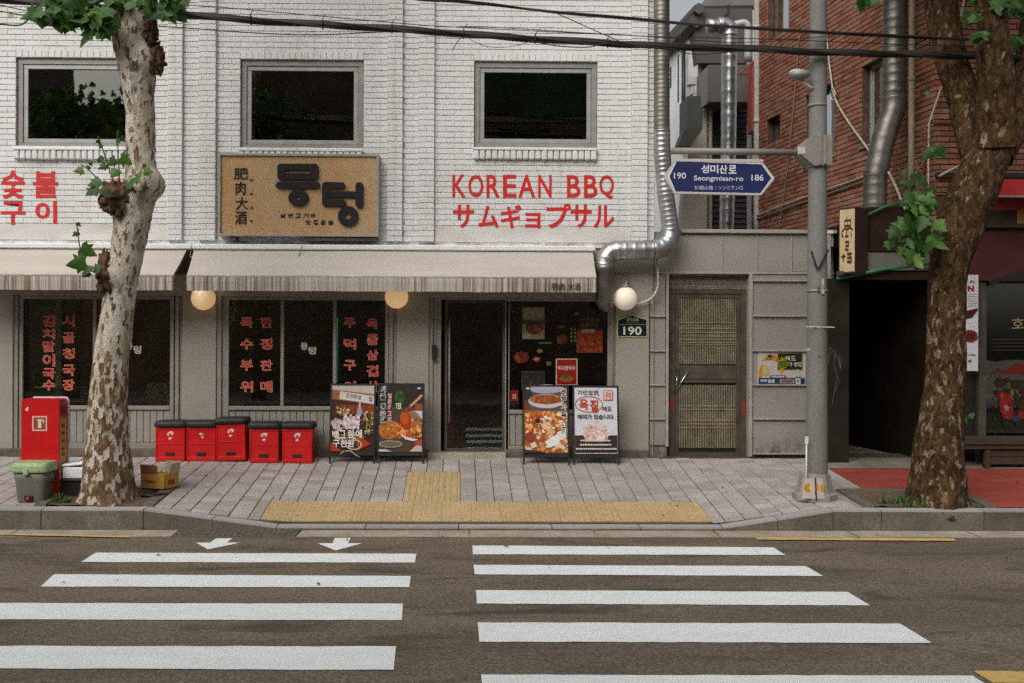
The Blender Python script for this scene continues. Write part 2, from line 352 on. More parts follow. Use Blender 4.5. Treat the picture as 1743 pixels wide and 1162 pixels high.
# ------------------------------------------------------------------ mesh building
def wloc(o):
    v = Vector((0, 0, 0))
    while o is not None: v += o.location; o = o.parent
    return v
def props(o, label=None, cat=None, group=None, kind=None):
    if label: o['label'] = label
    if cat: o['category'] = cat
    if group: o['group'] = group
    if kind: o['kind'] = kind
    return o
def thing(name, loc, label, cat, group=None, kind=None):
    o = bpy.data.objects.new(name, None); o.location = loc; o.empty_display_size = 0.1; COL.objects.link(o)
    return props(o, label, cat, group, kind)
class MB:
    def __init__(s): s.v = []; s.f = []; s.mi = []; s.cur = 0; s.mats = []
    def use(s, m):
        if m not in s.mats: s.mats.append(m)
        s.cur = s.mats.index(m); return s
    def add(s, vs, fs):
        o = len(s.v); s.v += [tuple(v) for v in vs]
        for f in fs: s.f.append(tuple(i + o for i in f)); s.mi.append(s.cur)
        return s
    def quad(s, a, b, c, d): return s.add((a, b, c, d), ((0, 1, 2, 3),))
    def box(s, x0, x1, y0, y1, z0, z1, c=0.0, xf=None):
        if x1 < x0: x0, x1 = x1, x0
        if y1 < y0: y0, y1 = y1, y0
        if z1 < z0: z0, z1 = z1, z0
        if c <= 0:
            vs = [(x, y, z) for z in (z0, z1) for y in (y0, y1) for x in (x0, x1)]
            fs = [(0, 2, 3, 1), (4, 5, 7, 6), (0, 1, 5, 4), (2, 6, 7, 3), (0, 4, 6, 2), (1, 3, 7, 5)]
        else:
            c = min(c, (x1 - x0) * .45, (y1 - y0) * .45, (z1 - z0) * .45)
            vs = []; idx = {}
            for iz, z in ((0, z0), (1, z1)):
                for iy, y in ((0, y0), (1, y1)):
                    for ix, x in ((0, x0), (1, x1)):
                        sx, sy, sz = (1 - 2 * ix) * c, (1 - 2 * iy) * c, (1 - 2 * iz) * c
                        k = (ix, iy, iz)
                        idx[k, 'x'] = len(vs); vs.append((x, y + sy, z + sz))
                        idx[k, 'y'] = len(vs); vs.append((x + sx, y, z + sz))
                        idx[k, 'z'] = len(vs); vs.append((x + sx, y + sy, z))
            fs = []
            for a, o1, o2 in (('x', 1, 2), ('y', 0, 2), ('z', 0, 1)):
                ai = 'xyz'.index(a)
                for s_ in (0, 1):
                    loop = []
                    for p, q in ((0, 0), (1, 0), (1, 1), (0, 1)):
                        k = [0, 0, 0]; k[ai] = s_; k[o1] = p; k[o2] = q; loop.append(idx[tuple(k), a])
                    fs.append(tuple(loop))
            for a, b, o in (('x', 'y', 2), ('x', 'z', 1), ('y', 'z', 0)):
                ia, ib = 'xyz'.index(a), 'xyz'.index(b)
                for p in (0, 1):
                    for q in (0, 1):
                        k0 = [0, 0, 0]; k0[ia] = p; k0[ib] = q; k1 = list(k0); k1[o] = 1
                        k0, k1 = tuple(k0), tuple(k1)
                        fs.append((idx[k0, a], idx[k1, a], idx[k1, b], idx[k0, b]))
            for k in [(i, j, l) for i in (0, 1) for j in (0, 1) for l in (0, 1)]:
                fs.append((idx[k, 'x'], idx[k, 'y'], idx[k, 'z']))
        if xf: vs = [xf(Vector(v)) for v in vs]
        return s.add(vs, fs)
    def prism(s, poly, y0, y1, xf=None):          # poly in (x, z), extruded along y
        n = len(poly)
        vs = [(p[0], y0, p[1]) for p in poly] + [(p[0], y1, p[1]) for p in poly]
        fs = [tuple(range(n)), tuple(range(2 * n - 1, n - 1, -1))] + [(i, i + n, (i + 1) % n + n, (i + 1) % n) for i in range(n)]
        if xf: vs = [xf(Vector(v)) for v in vs]
        return s.add(vs, fs)
    def tube(s, path, rad, seg=10, caps=True, mod=None, step=None):
        path = [Vector(p) for p in path]
        if not isinstance(rad, (list, tuple)): rad = [rad] * len(path)
        if step:
            np_, nr = [], []; acc = 0.0
            for i in range(len(path) - 1):
                L = (path[i + 1] - path[i]).length; k = max(1, int(round(L / step)))
                for j in range(k):
                    t = j / k; np_.append(path[i].lerp(path[i + 1], t)); nr.append(rad[i] * (1 - t) + rad[i + 1] * t)
            np_.append(path[-1]); nr.append(rad[-1]); path, rad = np_, nr
        n = len(path); up = None; vs = []; dist = 0
        for i, p in enumerate(path):
            t = (path[min(i + 1, n - 1)] - path[max(i - 1, 0)]).normalized()
            if up is None:
                up = Vector((0, 0, 1)) if abs(t.z) < 0.9 else Vector((1, 0, 0))
            a = (up - t * up.dot(t)).normalized(); b = t.cross(a); up = a
            if i: dist += (p - path[i - 1]).length
            r = rad[i] * (mod(dist, i) if mod else 1.0)
            for k in range(seg):
                an = 2 * math.pi * k / seg
                vs.append(p + (a * math.cos(an) + b * math.sin(an)) * r)
        fs = [(i * seg + k, i * seg + (k + 1) % seg, (i + 1) * seg + (k + 1) % seg, (i + 1) * seg + k) for i in range(n - 1) for k in range(seg)]
        if caps: fs += [tuple(range(seg - 1, -1, -1)), tuple((n - 1) * seg + k for k in range(seg))]
        return s.add(vs, fs)
    def sphere(s, c, r, seg=20, rings=12, sc=(1, 1, 1), jit=0.0, fr=3.0, sd=0.0):
        c = Vector(c); vs = []
        for i in range(rings + 1):
            th = math.pi * i / rings
            for k in range(seg):
                ph = 2 * math.pi * k / seg
                d = Vector((math.sin(th) * math.cos(ph), math.sin(th) * math.sin(ph), math.cos(th)))
                q = r * (1 + (jit * noise.noise(d * fr + Vector((sd, sd * 2, 0))) if jit else 0))
                vs.append(c + Vector((d.x * sc[0], d.y * sc[1], d.z * sc[2])) * q)
        fs = [(i * seg + k, (i + 1) * seg + k, (i + 1) * seg + (k + 1) % seg, i * seg + (k + 1) % seg) for i in range(rings) for k in range(seg)]
        return s.add(vs, fs)
    def build(s, name, mat=None, parent=None, smooth=False, **pr):
        me = bpy.data.meshes.new(name)
        o = bpy.data.objects.new(name, me)
        org = wloc(parent) if parent is not None else None
        vs = s.v if org is None else [(v[0] - org.x, v[1] - org.y, v[2] - org.z) for v in s.v]
        me.from_pydata(vs, [], s.f); me.update()
        ms = s.mats if s.mats else [mat]
        for m in ms: me.materials.append(MATS[m] if isinstance(m, str) else m)
        if s.mats and len(s.mats) > 1: me.polygons.foreach_set('material_index', s.mi)
        if smooth: me.polygons.foreach_set('use_smooth', [True] * len(me.polygons))
        COL.objects.link(o)
        if parent is not None: o.parent = parent
        return props(o, **pr)
def part(name, mat, parent, fn, smooth=False, **pr):
    m = MB(); fn(m); return m.build(name, mat, parent, smooth, **pr)
def bx(name, mat, parent, *a, c=0.004, **pr):
    m = MB(); m.box(*a, c=c); return m.build(name, mat, parent, **pr)
def inst(name, me, parent, loc, rot=(0, 0, 0), sc=(1, 1, 1), **pr):
    o = bpy.data.objects.new(name, me); o.parent = parent
    o.location = Vector(loc) - (wloc(parent) if parent is not None else Vector((0, 0, 0)))
    o.rotation_euler = rot; o.scale = sc; COL.objects.link(o); return props(o, **pr)
def tray(mb, x0, x1, y0, y1, z0, z1, t):          # four frame bars, plane facing -Y
    mb.box(x0, x1, y0, y1, z1 - t, z1, c=0.003); mb.box(x0, x1, y0, y1, z0, z0 + t, c=0.003)
    mb.box(x0, x0 + t, y0 + 0.001, y1 - 0.001, z0 + t, z1 - t, c=0.003); mb.box(x1 - t, x1, y0 + 0.001, y1 - 0.001, z0 + t, z1 - t, c=0.003)

# wall with openings in an (s, z) plane: O + s*e1 + z*Z, outward normal nrm
def wall_mesh(mb, O, e1, nrm, s0, s1, z0, z1, holes, depth=0.15):
    O, e1, nrm = Vector(O), Vector(e1), Vector(nrm)
    f = lambda a, z, k=0.0: O + e1 * a + Vector((0, 0, z)) + nrm * k
    ss = sorted({s0, s1, *[h[i] for h in holes for i in (0, 1)]}); ss = [a for a in ss if s0 <= a <= s1]
    zs = sorted({z0, z1, *[h[i] for h in holes for i in (2, 3)]}); zs = [a for a in zs if z0 <= a <= z1]
    for a, b in zip(ss, ss[1:]):
        for c, d in zip(zs, zs[1:]):
            ma, mc = (a + b) / 2, (c + d) / 2
            if any(h[0] < ma < h[1] and h[2] < mc < h[3] for h in holes): continue
            mb.quad(f(a, c), f(b, c), f(b, d), f(a, d))
    for h in holes:
        a, b, c, d = max(h[0], s0), min(h[1], s1), max(h[2], z0), min(h[3], z1)
        mb.quad(f(a, c), f(a, d), f(a, d, -depth), f(a, c, -depth)); mb.quad(f(b, d), f(b, c), f(b, c, -depth), f(b, d, -depth))
        mb.quad(f(a, d), f(b, d), f(b, d, -depth), f(a, d, -depth)); mb.quad(f(b, c), f(a, c), f(a, c, -depth), f(b, c, -depth))
BRICKMESH = {}
def brick_mesh(mat, L, H, D):
    k = (mat, round(L, 4), round(H, 4))
    if k not in BRICKMESH:
        m = MB(); m.box(-L / 2, L / 2, -D / 2, D / 2, -H / 2, H / 2, c=0.0028)
        me = bpy.data.meshes.new('brick'); me.from_pydata(m.v, [], m.f); me.materials.append(MATS[mat]); BRICKMESH[k] = me
    return BRICKMESH[k]
def lay_bricks(s0, s1, z0, z1, holes, pl=0.2, ph=0.067, gh=0.0018, gv=0.0065, off=0.0, zref=0.0):
    out = []; k = math.floor((z0 - zref) / ph)
    while True:
        a = zref + k * ph; k += 1
        if a >= z1 - 0.01: break
        b = a + ph
        lo, hi = max(a, z0), min(b, z1)
        if hi - lo < 0.02: continue
        st = math.floor(s0 / pl) * pl - pl + (off + (0.5 * pl if k % 2 else 0))
        while st < s1:
            c, d = max(st, s0), min(st + pl, s1); st += pl
            if d - c < 0.03: continue
            segs = [(c, d)]; zz = (lo + hi) / 2
            for h in holes:
                if h[2] < zz < h[3]:
                    ns = []
                    for p, q in segs:
                        if q <= h[0] or p >= h[1]: ns.append((p, q)); continue
                        if p < h[0]: ns.append((p, h[0]))
                        if q > h[1]: ns.append((h[1], q))
                    segs = ns
            for p, q in segs:
                if q - p > 0.025: out.append(((p + q) / 2, (lo + hi) / 2, q - p - gh, hi - lo - gv))
    return out
def put_bricks(lst, O, e1, nrm, mat, parent, nparts, mb, D=0.03, proud=0.0, jit=0.0015, key=None):
    O, e1, nrm = Vector(O), Vector(e1), Vector(nrm)
    rz = math.atan2(e1.y, e1.x)
    if key: lst = sorted(lst, key=key)
    for i, (sc, zc, L, H) in enumerate(lst):
        c = O + e1 * sc + Vector((0, 0, zc)) + nrm * (proud - D / 2 + random.uniform(-jit, jit))
        H += random.uniform(-0.0035, 0.001)
        tilt = random.uniform(-.006, .006)
        if i < nparts:
            Lq = round(L * 200) / 200; me = brick_mesh(mat, Lq, 0.059, D)
            inst('brick', me, parent, c, (0, tilt, rz), (L / Lq, 1, H / 0.059))
        else:
            q = Matrix.Rotation(rz, 3, 'Z') @ Matrix.Rotation(tilt, 3, 'Y')
            mb.box(-L / 2, L / 2, -D / 2, D / 2, -H / 2, H / 2, c=0.0028, xf=lambda v: q @ v + c)

# ------------------------------------------------------------------ flat print and lettering
TXT = {}
def text_geo(body, bold=0.0, ext=0.0):
    k = (body, bold, ext)
    if k not in TXT:
        c = bpy.data.curves.new('t', 'FONT'); c.body = body; c.offset = bold; c.resolution_u = 3; c.extrude = ext
        o = bpy.data.objects.new('t', c); COL.objects.link(o)
        me = bpy.data.meshes.new_from_object(o.evaluated_get(bpy.context.evaluated_depsgraph_get()))
        v = [tuple(p.co) for p in me.vertices]; f = [tuple(p.vertices) for p in me.polygons]
        bpy.data.objects.remove(o); bpy.data.curves.remove(c); bpy.data.meshes.remove(me)
        TXT[k] = (v, f)
    return TXT[k]
class Print:
    """flat ink on a surface; pt(a, b, k) turns print coordinates and a lift into a world point"""
    def __init__(s, pt, lift=0.001, step=0.00045): s.pt = pt; s.k = lift; s.step = step; s.mb = MB()
    def _m(s, m):
        s.mb.use(m if (not isinstance(m, str) or m in MATS) else flat(m)); s.k += s.step
    def poly(s, pts, m):
        s._m(m); s.mb.add([s.pt(a, b, s.k) for a, b in pts], [tuple(range(len(pts)))]); return s
    def rect(s, a0, a1, b0, b1, m): return s.poly([(a0, b1), (a1, b1), (a1, b0), (a0, b0)], m)
    def ell(s, a, b, ra, rb, m, n=22, rot=0.0, jit=0.0, t0=0, t1=2 * math.pi):
        ps = []
        for i in range(n):
            t = t0 + (t1 - t0) * i / (n if t1 - t0 > 6.2 else n - 1); q = 1 + random.uniform(-jit, jit)
            x, y = ra * q * math.cos(t), rb * q * math.sin(t)
            ps.append((a + x * math.cos(rot) - y * math.sin(rot), b + x * math.sin(rot) + y * math.cos(rot)))
        return s.poly(ps[::-1], m)
    def stroke(s, pts, wd, m, ext=0.0, n=8):
        s._m(m)
        for (x0, y0), (x1, y1) in zip(pts, pts[1:]):
            an = math.atan2(y1 - y0, x1 - x0); ps = []
            for i in range(n + 1):
                t = an + math.pi / 2 + math.pi * i / n; ps.append((x0 + wd / 2 * math.cos(t), y0 + wd / 2 * math.sin(t)))
            for i in range(n + 1):
                t = an - math.pi / 2 + math.pi * i / n; ps.append((x1 + wd / 2 * math.cos(t), y1 + wd / 2 * math.sin(t)))
            s._slab(ps[::-1], ext); s.k += 0.0002
        return s
    def _slab(s, ps, ext):
        n = len(ps)
        top = [s.pt(a, b, s.k + ext) for a, b in ps]
        if ext:
            s.mb.add(top + [s.pt(a, b, s.k - 0.002) for a, b in ps], [tuple(range(n))] + [(i, (i + 1) % n, (i + 1) % n + n, i + n) for i in range(n)])
        else: s.mb.add(top, [tuple(range(n))])
    def ring(s, a, b, ra, rb, wa, wb, m, ext=0.0, n=28):
        s._m(m)
        o = [(a + ra * math.cos(2 * math.pi * i / n), b - rb * math.sin(2 * math.pi * i / n)) for i in range(n)]
        q = [(a + (ra - wa) * math.cos(2 * math.pi * i / n), b - (rb - wb) * math.sin(2 * math.pi * i / n)) for i in range(n)]
        vs = [s.pt(x, y, s.k + ext) for x, y in o] + [s.pt(x, y, s.k + ext) for x, y in q]
        fs = [(i, (i + 1) % n, (i + 1) % n + n, i + n) for i in range(n)]
        if ext:
            vs += [s.pt(x, y, s.k - 0.002) for x, y in o] + [s.pt(x, y, s.k - 0.002) for x, y in q]
            fs += [(i, i + 2 * n, (i + 1) % n + 2 * n, (i + 1) % n) for i in range(n)] + [(i + n, (i + 1) % n + n, (i + 1) % n + 3 * n, i + 3 * n) for i in range(n)]
        s.mb.add(vs, fs); return s
    def text(s, body, a0, a1, b0, b1, m, bold=0.0, ext=0.0, skew=0.0, fit=None):
        v, f = text_geo(body, bold, 0.1 if ext else 0.0)
        if not v: return s
        w_ = v if fit is None else text_geo(body, fit, 0.0)[0]
        xs = [p[0] for p in w_]; ys = [p[1] for p in w_]
        x0, x1, y0, y1 = min(xs), max(xs), min(ys), max(ys)
        s._m(m)
        vs = []
        for x, y, z in v:
            u = (x - x0) / (x1 - x0 + 1e-9); t = (y - y0) / (y1 - y0 + 1e-9)
            vs.append(s.pt(a0 + (a1 - a0) * u, b1 + (b0 - b1) * t + skew * u, s.k + (ext * (z + 0.1) / 0.2 if ext else 0)))
        s.mb.add(vs, f); return s
    def column(s, chars, a0, a1, boxes, m, bold=0.0, **k):
        for ch, (b0, b1) in zip(chars, boxes): s.text(ch, a0, a1, b0, b1, m, bold, **k); s.k -= s.step
        s.k += s.step; return s
    def blobs(s, a0, a1, b0, b1, n, cols, r0, r1, inside=None):
        for i in range(n):
            a, b = random.uniform(a0, a1), random.uniform(b0, b1)
            if inside and not inside(a, b): continue
            r = random.uniform(r0, r1); r = min(r, a - a0 + .4, a1 - a + .4, b - b0 + .4, b1 - b + .4)
            if r < 0.25: continue
            s.ell(a, b, r, r * random.uniform(.5, .95), random.choice(cols), 9, random.uniform(0, 3), 0.25)
            s.k -= s.step * 0.93
        return s
    def flush(s, name, parent, **pr):
        o = s.mb.build(name, None, parent, **pr); s.mb = MB(); return o
    def build(s, name, parent, **pr): return s.mb.build(name, None, parent, **pr) if s.mb.f else None
def facade(y): return lambda a, b, k: P(a, b, y) + Vector((0, -k, 0))

# ================================================================== GROUND
def structure(name, mat, fn, parent=None, kind='structure'):
    m = MB(); fn(m); o = m.build(name, mat, parent)
    o['kind'] = kind; return o
structure('ground', 'conc', lambda m: m.quad((-150, -150, -0.06), (150, -150, -0.06), (150, 150, -0.06), (-150, 150, -0.06)))
FAR_Y = -11.9
def _road(m):
    xs = [-40, -12, -8, -4, 0, 4, 8, 12, 40]
    ys = [KERB_Y - 0.30, -4, -6, -8, -10, FAR_Y]
    for a, b in zip(xs, xs[1:]):
        for c, d in zip(ys, ys[1:]):
            m.quad((a, d, road_z(d)), (b, d, road_z(d)), (b, c, road_z(c)), (a, c, road_z(c)))
road = structure('road', 'asphalt', _road)
def strip_on_road(pts, lift): return [Vector((p.x, p.y, road_z(p.y) + lift)) for p in pts]
def marking(name, mat, pts, lift=0.004):
    w3 = strip_on_road([Rd(*p) for p in pts], lift)
    if len(w3) == 4:                      # long stripes: wavy hand-laid edges
        m = MB(); n = 24; a, b, c, d = w3
        top = [a.lerp(b, i / n) + Vector((0, random.uniform(-.006, .006) if 0 < i < n else 0, 0)) for i in range(n + 1)]
        bot = [d.lerp(c, i / n) + Vector((0, random.uniform(-.006, .006) if 0 < i < n else 0, 0)) for i in range(n + 1)]
        for i in range(n): m.quad(bot[i], bot[i + 1], top[i + 1], top[i])
    else:
        m = MB(); m.add(w3, [tuple(range(len(w3)))[::-1]])
    return m.build(name, mat, road)
for q in (((163, 941), (709, 943), (706, 958), (138, 957)), ((92, 978), (699, 981), (697, 1000), (69, 999)),
          ((-6, 1027), (686, 1028), (684, 1056), (-52, 1055)), ((-135, 1100), (674, 1101), (670, 1141), (-205, 1138)),
          ((804, 929), (1316, 932), (1337, 945), (805, 944)), ((806, 962), (1372, 964), (1401, 981), (808, 978)),
          ((810, 1005), (1443, 1008), (1481, 1031), (812, 1028)), ((813, 1060), (1532, 1062), (1586, 1095), (816, 1093)),
          ((819, 1149), (1655, 1151), (1745, 1206), (824, 1203)), ((-330, 1212), (652, 1213), (645, 1275), (-430, 1272))):
    marking('crosswalk_stripe', 'wpaint', q)
marking('crosswalk_arrow', 'wpaint', ((368, 916.7), (395.6, 916.7), (386, 924), (409, 924), (353.6, 935.6), (333.6, 924), (357, 924)))
marking('crosswalk_arrow', 'wpaint', ((570, 916), (597, 916), (592, 925), (617, 925), (571.5, 937.5), (540, 925), (566, 925)))
marking('yellow_line', 'ypaint', ((-260, 904.5), (219, 914.5), (219, 916.5), (-260, 906.5)), 0.012)
marking('yellow_line', 'ypaint', ((1285, 916), (1624, 918), (1627, 922), (1290, 920)), 0.010)
marking('yellow_line', 'ypaint', ((1657, 1143), (2100, 1147), (2120, 1170), (1690, 1163)))
# gutter slabs
gut = structure('gutter', 'gutter', lambda m: m.quad((-40, KERB_Y - 0.3, 0.004), (40, KERB_Y - 0.3, 0.004), (40, KERB_Y, -0.002), (-40, KERB_Y, -0.002)))
GR0, GR1 = Rd(300, 908).x, Rd(507, 908).x
xs = [-12.0, -9.8, -7.7, -5.9, -4.2, GR0]
for a, b in list(zip(xs, xs[1:])) + [(GR1 + .02, 0.1), (.1, 1.3), (1.3, 2.45), (2.45, 3.75), (3.75, 4.9), (4.9, 6.3), (6.3, 8), (8, 10)]:
    def g(m):
        n = 8; yy = KERB_Y - 0.30
        e = [random.uniform(-.012, .012) for _ in range(n + 1)]
        for i in range(n):
            x0, x1 = a + .006 + (b - a - .012) * i / n, a + .006 + (b - a - .012) * (i + 1) / n
            m.quad((x0, yy + e[i], 0.010), (x1, yy + e[i + 1], 0.010), (x1, KERB_Y - .004, 0.016), (x0, KERB_Y - .004, 0.016))
            m.quad((x0, yy + e[i], -0.02), (x1, yy + e[i + 1], -0.02), (x1, yy + e[i + 1], 0.010), (x0, yy + e[i], 0.010))
    m = MB(); g(m); m.build('gutter_slab', 'gutter', gut)
grate = thing('drain_grate', ((GR0 + GR1) / 2, KERB_Y - 0.16, 0.0), 'long steel drain grate in the gutter beside the crosswalk arrows', 'drain grate')
bx('grate_pit', 'letterblack', grate, GR0 + .01, GR1 - .01, KERB_Y - .285, KERB_Y - .012, -.03, .006, c=0)
def _gr(m):
    n = int((GR1 - GR0) / 0.055)
    for i in range(n + 1):
        x = GR0 + .01 + (GR1 - GR0 - .03) * i / n; m.box(x, x + .018, KERB_Y - .285, KERB_Y - .012, 0.004, .0145)
    for j in range(4):
        y = KERB_Y - .290 + j * .088; m.box(GR0 + .008, GR1 - .006, y, y + .022, 0.004, .018)
part('grate_bars', 'grate', grate, _gr, kind='stuff')

# kerb stones
kerb = thing('kerb', (0, KERB_Y, 0), None, None, kind='structure')
seams = [-8.9, -7.92, -6.94, -5.96, -4.98, -3.99, -3.02, -2.36, -1.75, -.9, 0, .9, 1.75, 2.55, 3.08, 3.62, 4.09, 5.09, 6.08, 7.07, 8.06]
for i, (a, b) in enumerate(zip(seams, seams[1:])):
    a += .004; b -= .004; m = MB()
    y0, y1 = KERB_Y + random.uniform(-.006, .006), KERB_Y + .155
    t = lambda x, e=0.0: pave_z(x, KERB_Y) + .006 + e
    c = .014
    vs = [(a, y0, -.05), (b, y0, -.05), (b, y0, t(b) - c), (a, y0, t(a) - c), (b, y0 + c, t(b)), (a, y0 + c, t(a)), (b, y1, t(b) + .004), (a, y1, t(a) + .004), (b, y1, -.05), (a, y1, -.05)]
    m.add(vs, [(0, 1, 2, 3), (3, 2, 4, 5), (5, 4, 6, 7), (7, 6, 8, 9), (0, 3, 5, 7, 9), (1, 8, 6, 4, 2)])
    m.build('kerb_stone', 'kerb', kerb)

# pavement bed and pavers
PIT_L = (-4.12, -2.97, -2.38, -1.60); PIT_R = (3.97, 5.29, -2.38, -1.68)
TAC = (-1.94, 2.49, -2.35, -1.75); TAC2 = (-0.585, 0.015, -1.75, -0.66)
def _bed(m):
    n, k = 90, 10
    X0, X1, Y0, Y1 = -12.0, 12.0, KERB_Y + .15, 0.35
    for i in range(n):
        for j in range(k):
            a, b = X0 + (X1 - X0) * i / n, X0 + (X1 - X0) * (i + 1) / n; c, d = Y0 + (Y1 - Y0) * j / k, Y0 + (Y1 - Y0) * (j + 1) / k
            m.quad(*[(x, y, pave_z(x, y) - .012) for x, y in ((a, c), (b, c), (b, d), (a, d))])
pavement = structure('pavement', 'joint', _bed)
def hit(x0, x1, y0, y1, r): return x0 < r[1] and x1 > r[0] and y0 < r[3] and y1 > r[2]
pav = []
PW = 0.2
ci = 0
PD = 0.155; PW = 0.187
x = -8.6
while x < 4.25:
    y = KERB_Y + .16 + (0 if ci % 2 else -PD / 2)
    while y < -0.02:
        a0, a1, b0, b1 = x, min(x + PW, 4.3), max(y, KERB_Y + .16), min(y + PD, -0.03); y += PD
        if b1 - b0 < .04: continue
        pieces = [(a0, a1, b0, b1)]
        for r in (PIT_L, PIT_R, TAC, TAC2):
            ns = []
            for (p, q, u, v) in pieces:
                if not hit(p, q, u, v, r): ns.append((p, q, u, v)); continue
                if p < r[0]: ns.append((p, r[0], u, v))
                if q > r[1]: ns.append((r[1], q, u, v))
                pp, qq = max(p, r[0]), min(q, r[1])
                if u < r[2]: ns.append((pp, qq, u, r[2]))
                if v > r[3]: ns.append((pp, qq, r[3], v))
            pieces = ns
        for (p, q, u, v) in pieces:
            if q - p > .03 and v - u > .03:
                if p > 3.95 and u < -1.5 and v < -1.6: pass
                pav.append((p, q, u, v))
    x += PW; ci += 1
def inview(p): return -6.0 < p[0] < 4.3
pav.sort(key=lambda p: (not inview(p), -(p[1] - p[0]) * (p[3] - p[2]) / ((p[2] - CAM.y) ** 3)))
PM = {}
rest = MB()
for i, (a, b, c, d) in enumerate(pav):
    xm, ym = (a + b) / 2, (c + d) / 2; z = pave_z(xm, ym) + random.uniform(-.002, .002)
    sx = (pave_z(b, ym) - pave_z(a, ym)) / (b - a); sy = (pave_z(xm, d) - pave_z(xm, c)) / (d - c)
    sx += random.uniform(-.008, .008); sy += random.uniform(-.008, .008)
    L, W = b - a - .008, d - c - .013
    if i < 300:
        if 'p' not in PM:
            m = MB(); m.box(-.5, .5, -.5, .5, -.03, 0, c=0)
            m = MB(); e = .48
            m.add([(-.5, -.5, -.03), (.5, -.5, -.03), (.5, .5, -.03), (-.5, .5, -.03), (-.5, -.5, -.005), (.5, -.5, -.005), (.5, .5, -.005), (-.5, .5, -.005), (-e, -e, 0), (e, -e, 0), (e, e, 0), (-e, e, 0)],
                  [(0, 1, 5, 4), (1, 2, 6, 5), (2, 3, 7, 6), (3, 0, 4, 7), (4, 5, 9, 8), (5, 6, 10, 9), (6, 7, 11, 10), (7, 4, 8, 11), (8, 9, 10, 11)])
            me = bpy.data.meshes.new('paver'); me.from_pydata(m.v, [], m.f); me.materials.append(MATS['paver']); PM['p'] = me; PM['v'] = m.v; PM['f'] = m.f
        inst('paver', PM['p'], pavement, (xm, ym, z), (math.atan(sy), -math.atan(sx), 0), (L, W, 1))
    else:
        rest.add([(xm + v[0] * L, ym + v[1] * W, z + v[2] + v[0] * L * sx + v[1] * W * sy) for v in PM['v']], PM['f'])
rest.build('paver_field', 'paver', pavement, kind='stuff')
# tactile paving
def tactile_mesh(kind):
    m = MB(); m.box(-.1493, .1493, -.1493, .1493, -.03, 0, c=.002)
    if kind == 'dot':
        for i in range(6):
            for j in range(6):
                x, y = -.12 + i * .048, -.12 + j * .048; r, s = .017, .010
                vs = [(x + q * math.cos(t), y + q * math.sin(t), h) for q, h in ((r, -.0005), (s, .005)) for t in (0.785, 2.356, 3.927, 5.498)]
                m.add(vs, [(4, 5, 6, 7)] + [(k, (k + 1) % 4, (k + 1) % 4 + 4, k + 4) for k in range(4)])
    else:
        for i in range(4): m.box(-.117 + i * .068, -.087 + i * .068, -.14, .14, -.001, .006, c=.0025)
    me = bpy.data.meshes.new('tactile_tile'); me.from_pydata(m.v, [], m.f); me.materials.append(MATS['tactile']); return me
td, tb = tactile_mesh('dot'), tactile_mesh('bar')
def tile(me, xm, ym, sx=1, sy=1, rz=0):
    a = (pave_z(xm + .1, ym) - pave_z(xm - .1, ym)) / .2; b = (pave_z(xm, ym + .1) - pave_z(xm, ym - .1)) / .2
    inst('tactile_tile', me, pavement, (xm, ym, pave_z(xm, ym) + .003 + random.uniform(-.001, .001)), (math.atan(b), -math.atan(a), rz), (sx, sy, 1))
for i in range(15):
    for j in range(2): tile(td, TAC[0] + (i + .5) * .2953, TAC[2] + (j + .5) * .3, .984, 1)
for i in range(2):
    for j in range(4): tile(tb, TAC2[0] + (i + .5) * .3, TAC2[2] + (j + .5) * .2725, 1, .908)
for i in range(4):
    for j in range(3): tile(tb, -5.28 - i * .3 - .15, -1.55 + j * .3, 1, 1, R(90))
# red paving and concrete apron on the right
def _red(m):
    for (a, b, c, d) in ((4.28, 5.29, -1.68, -.62), (5.29, 12, -2.385, -.62)):
        n = 12
        for i in range(n):
            x0, x1 = a + (b - a) * i / n, a + (b - a) * (i + 1) / n
            for u, v in ((c, (c + d) / 2), ((c + d) / 2, d)):
                m.quad(*[(x, y, pave_z(x, y) + .003) for x, y in ((x0, u), (x1, u), (x1, v), (x0, v))])
structure('red_pavement', 'redpave', _red)
structure('concrete_apron', 'conc', lambda m: m.add([(4.28, -.62, pave_z(5, -.62) + .006), (12, -.62, pave_z(5, -.62) + .006), (12, 3.2, .46), (4.28, 3.2, .46), (4.28, -.3, pave_z(5, -.3) + .02), (12, -.3, pave_z(5, -.3) + .02)],
          [(0, 1, 5, 4), (4, 5, 2, 3)]))
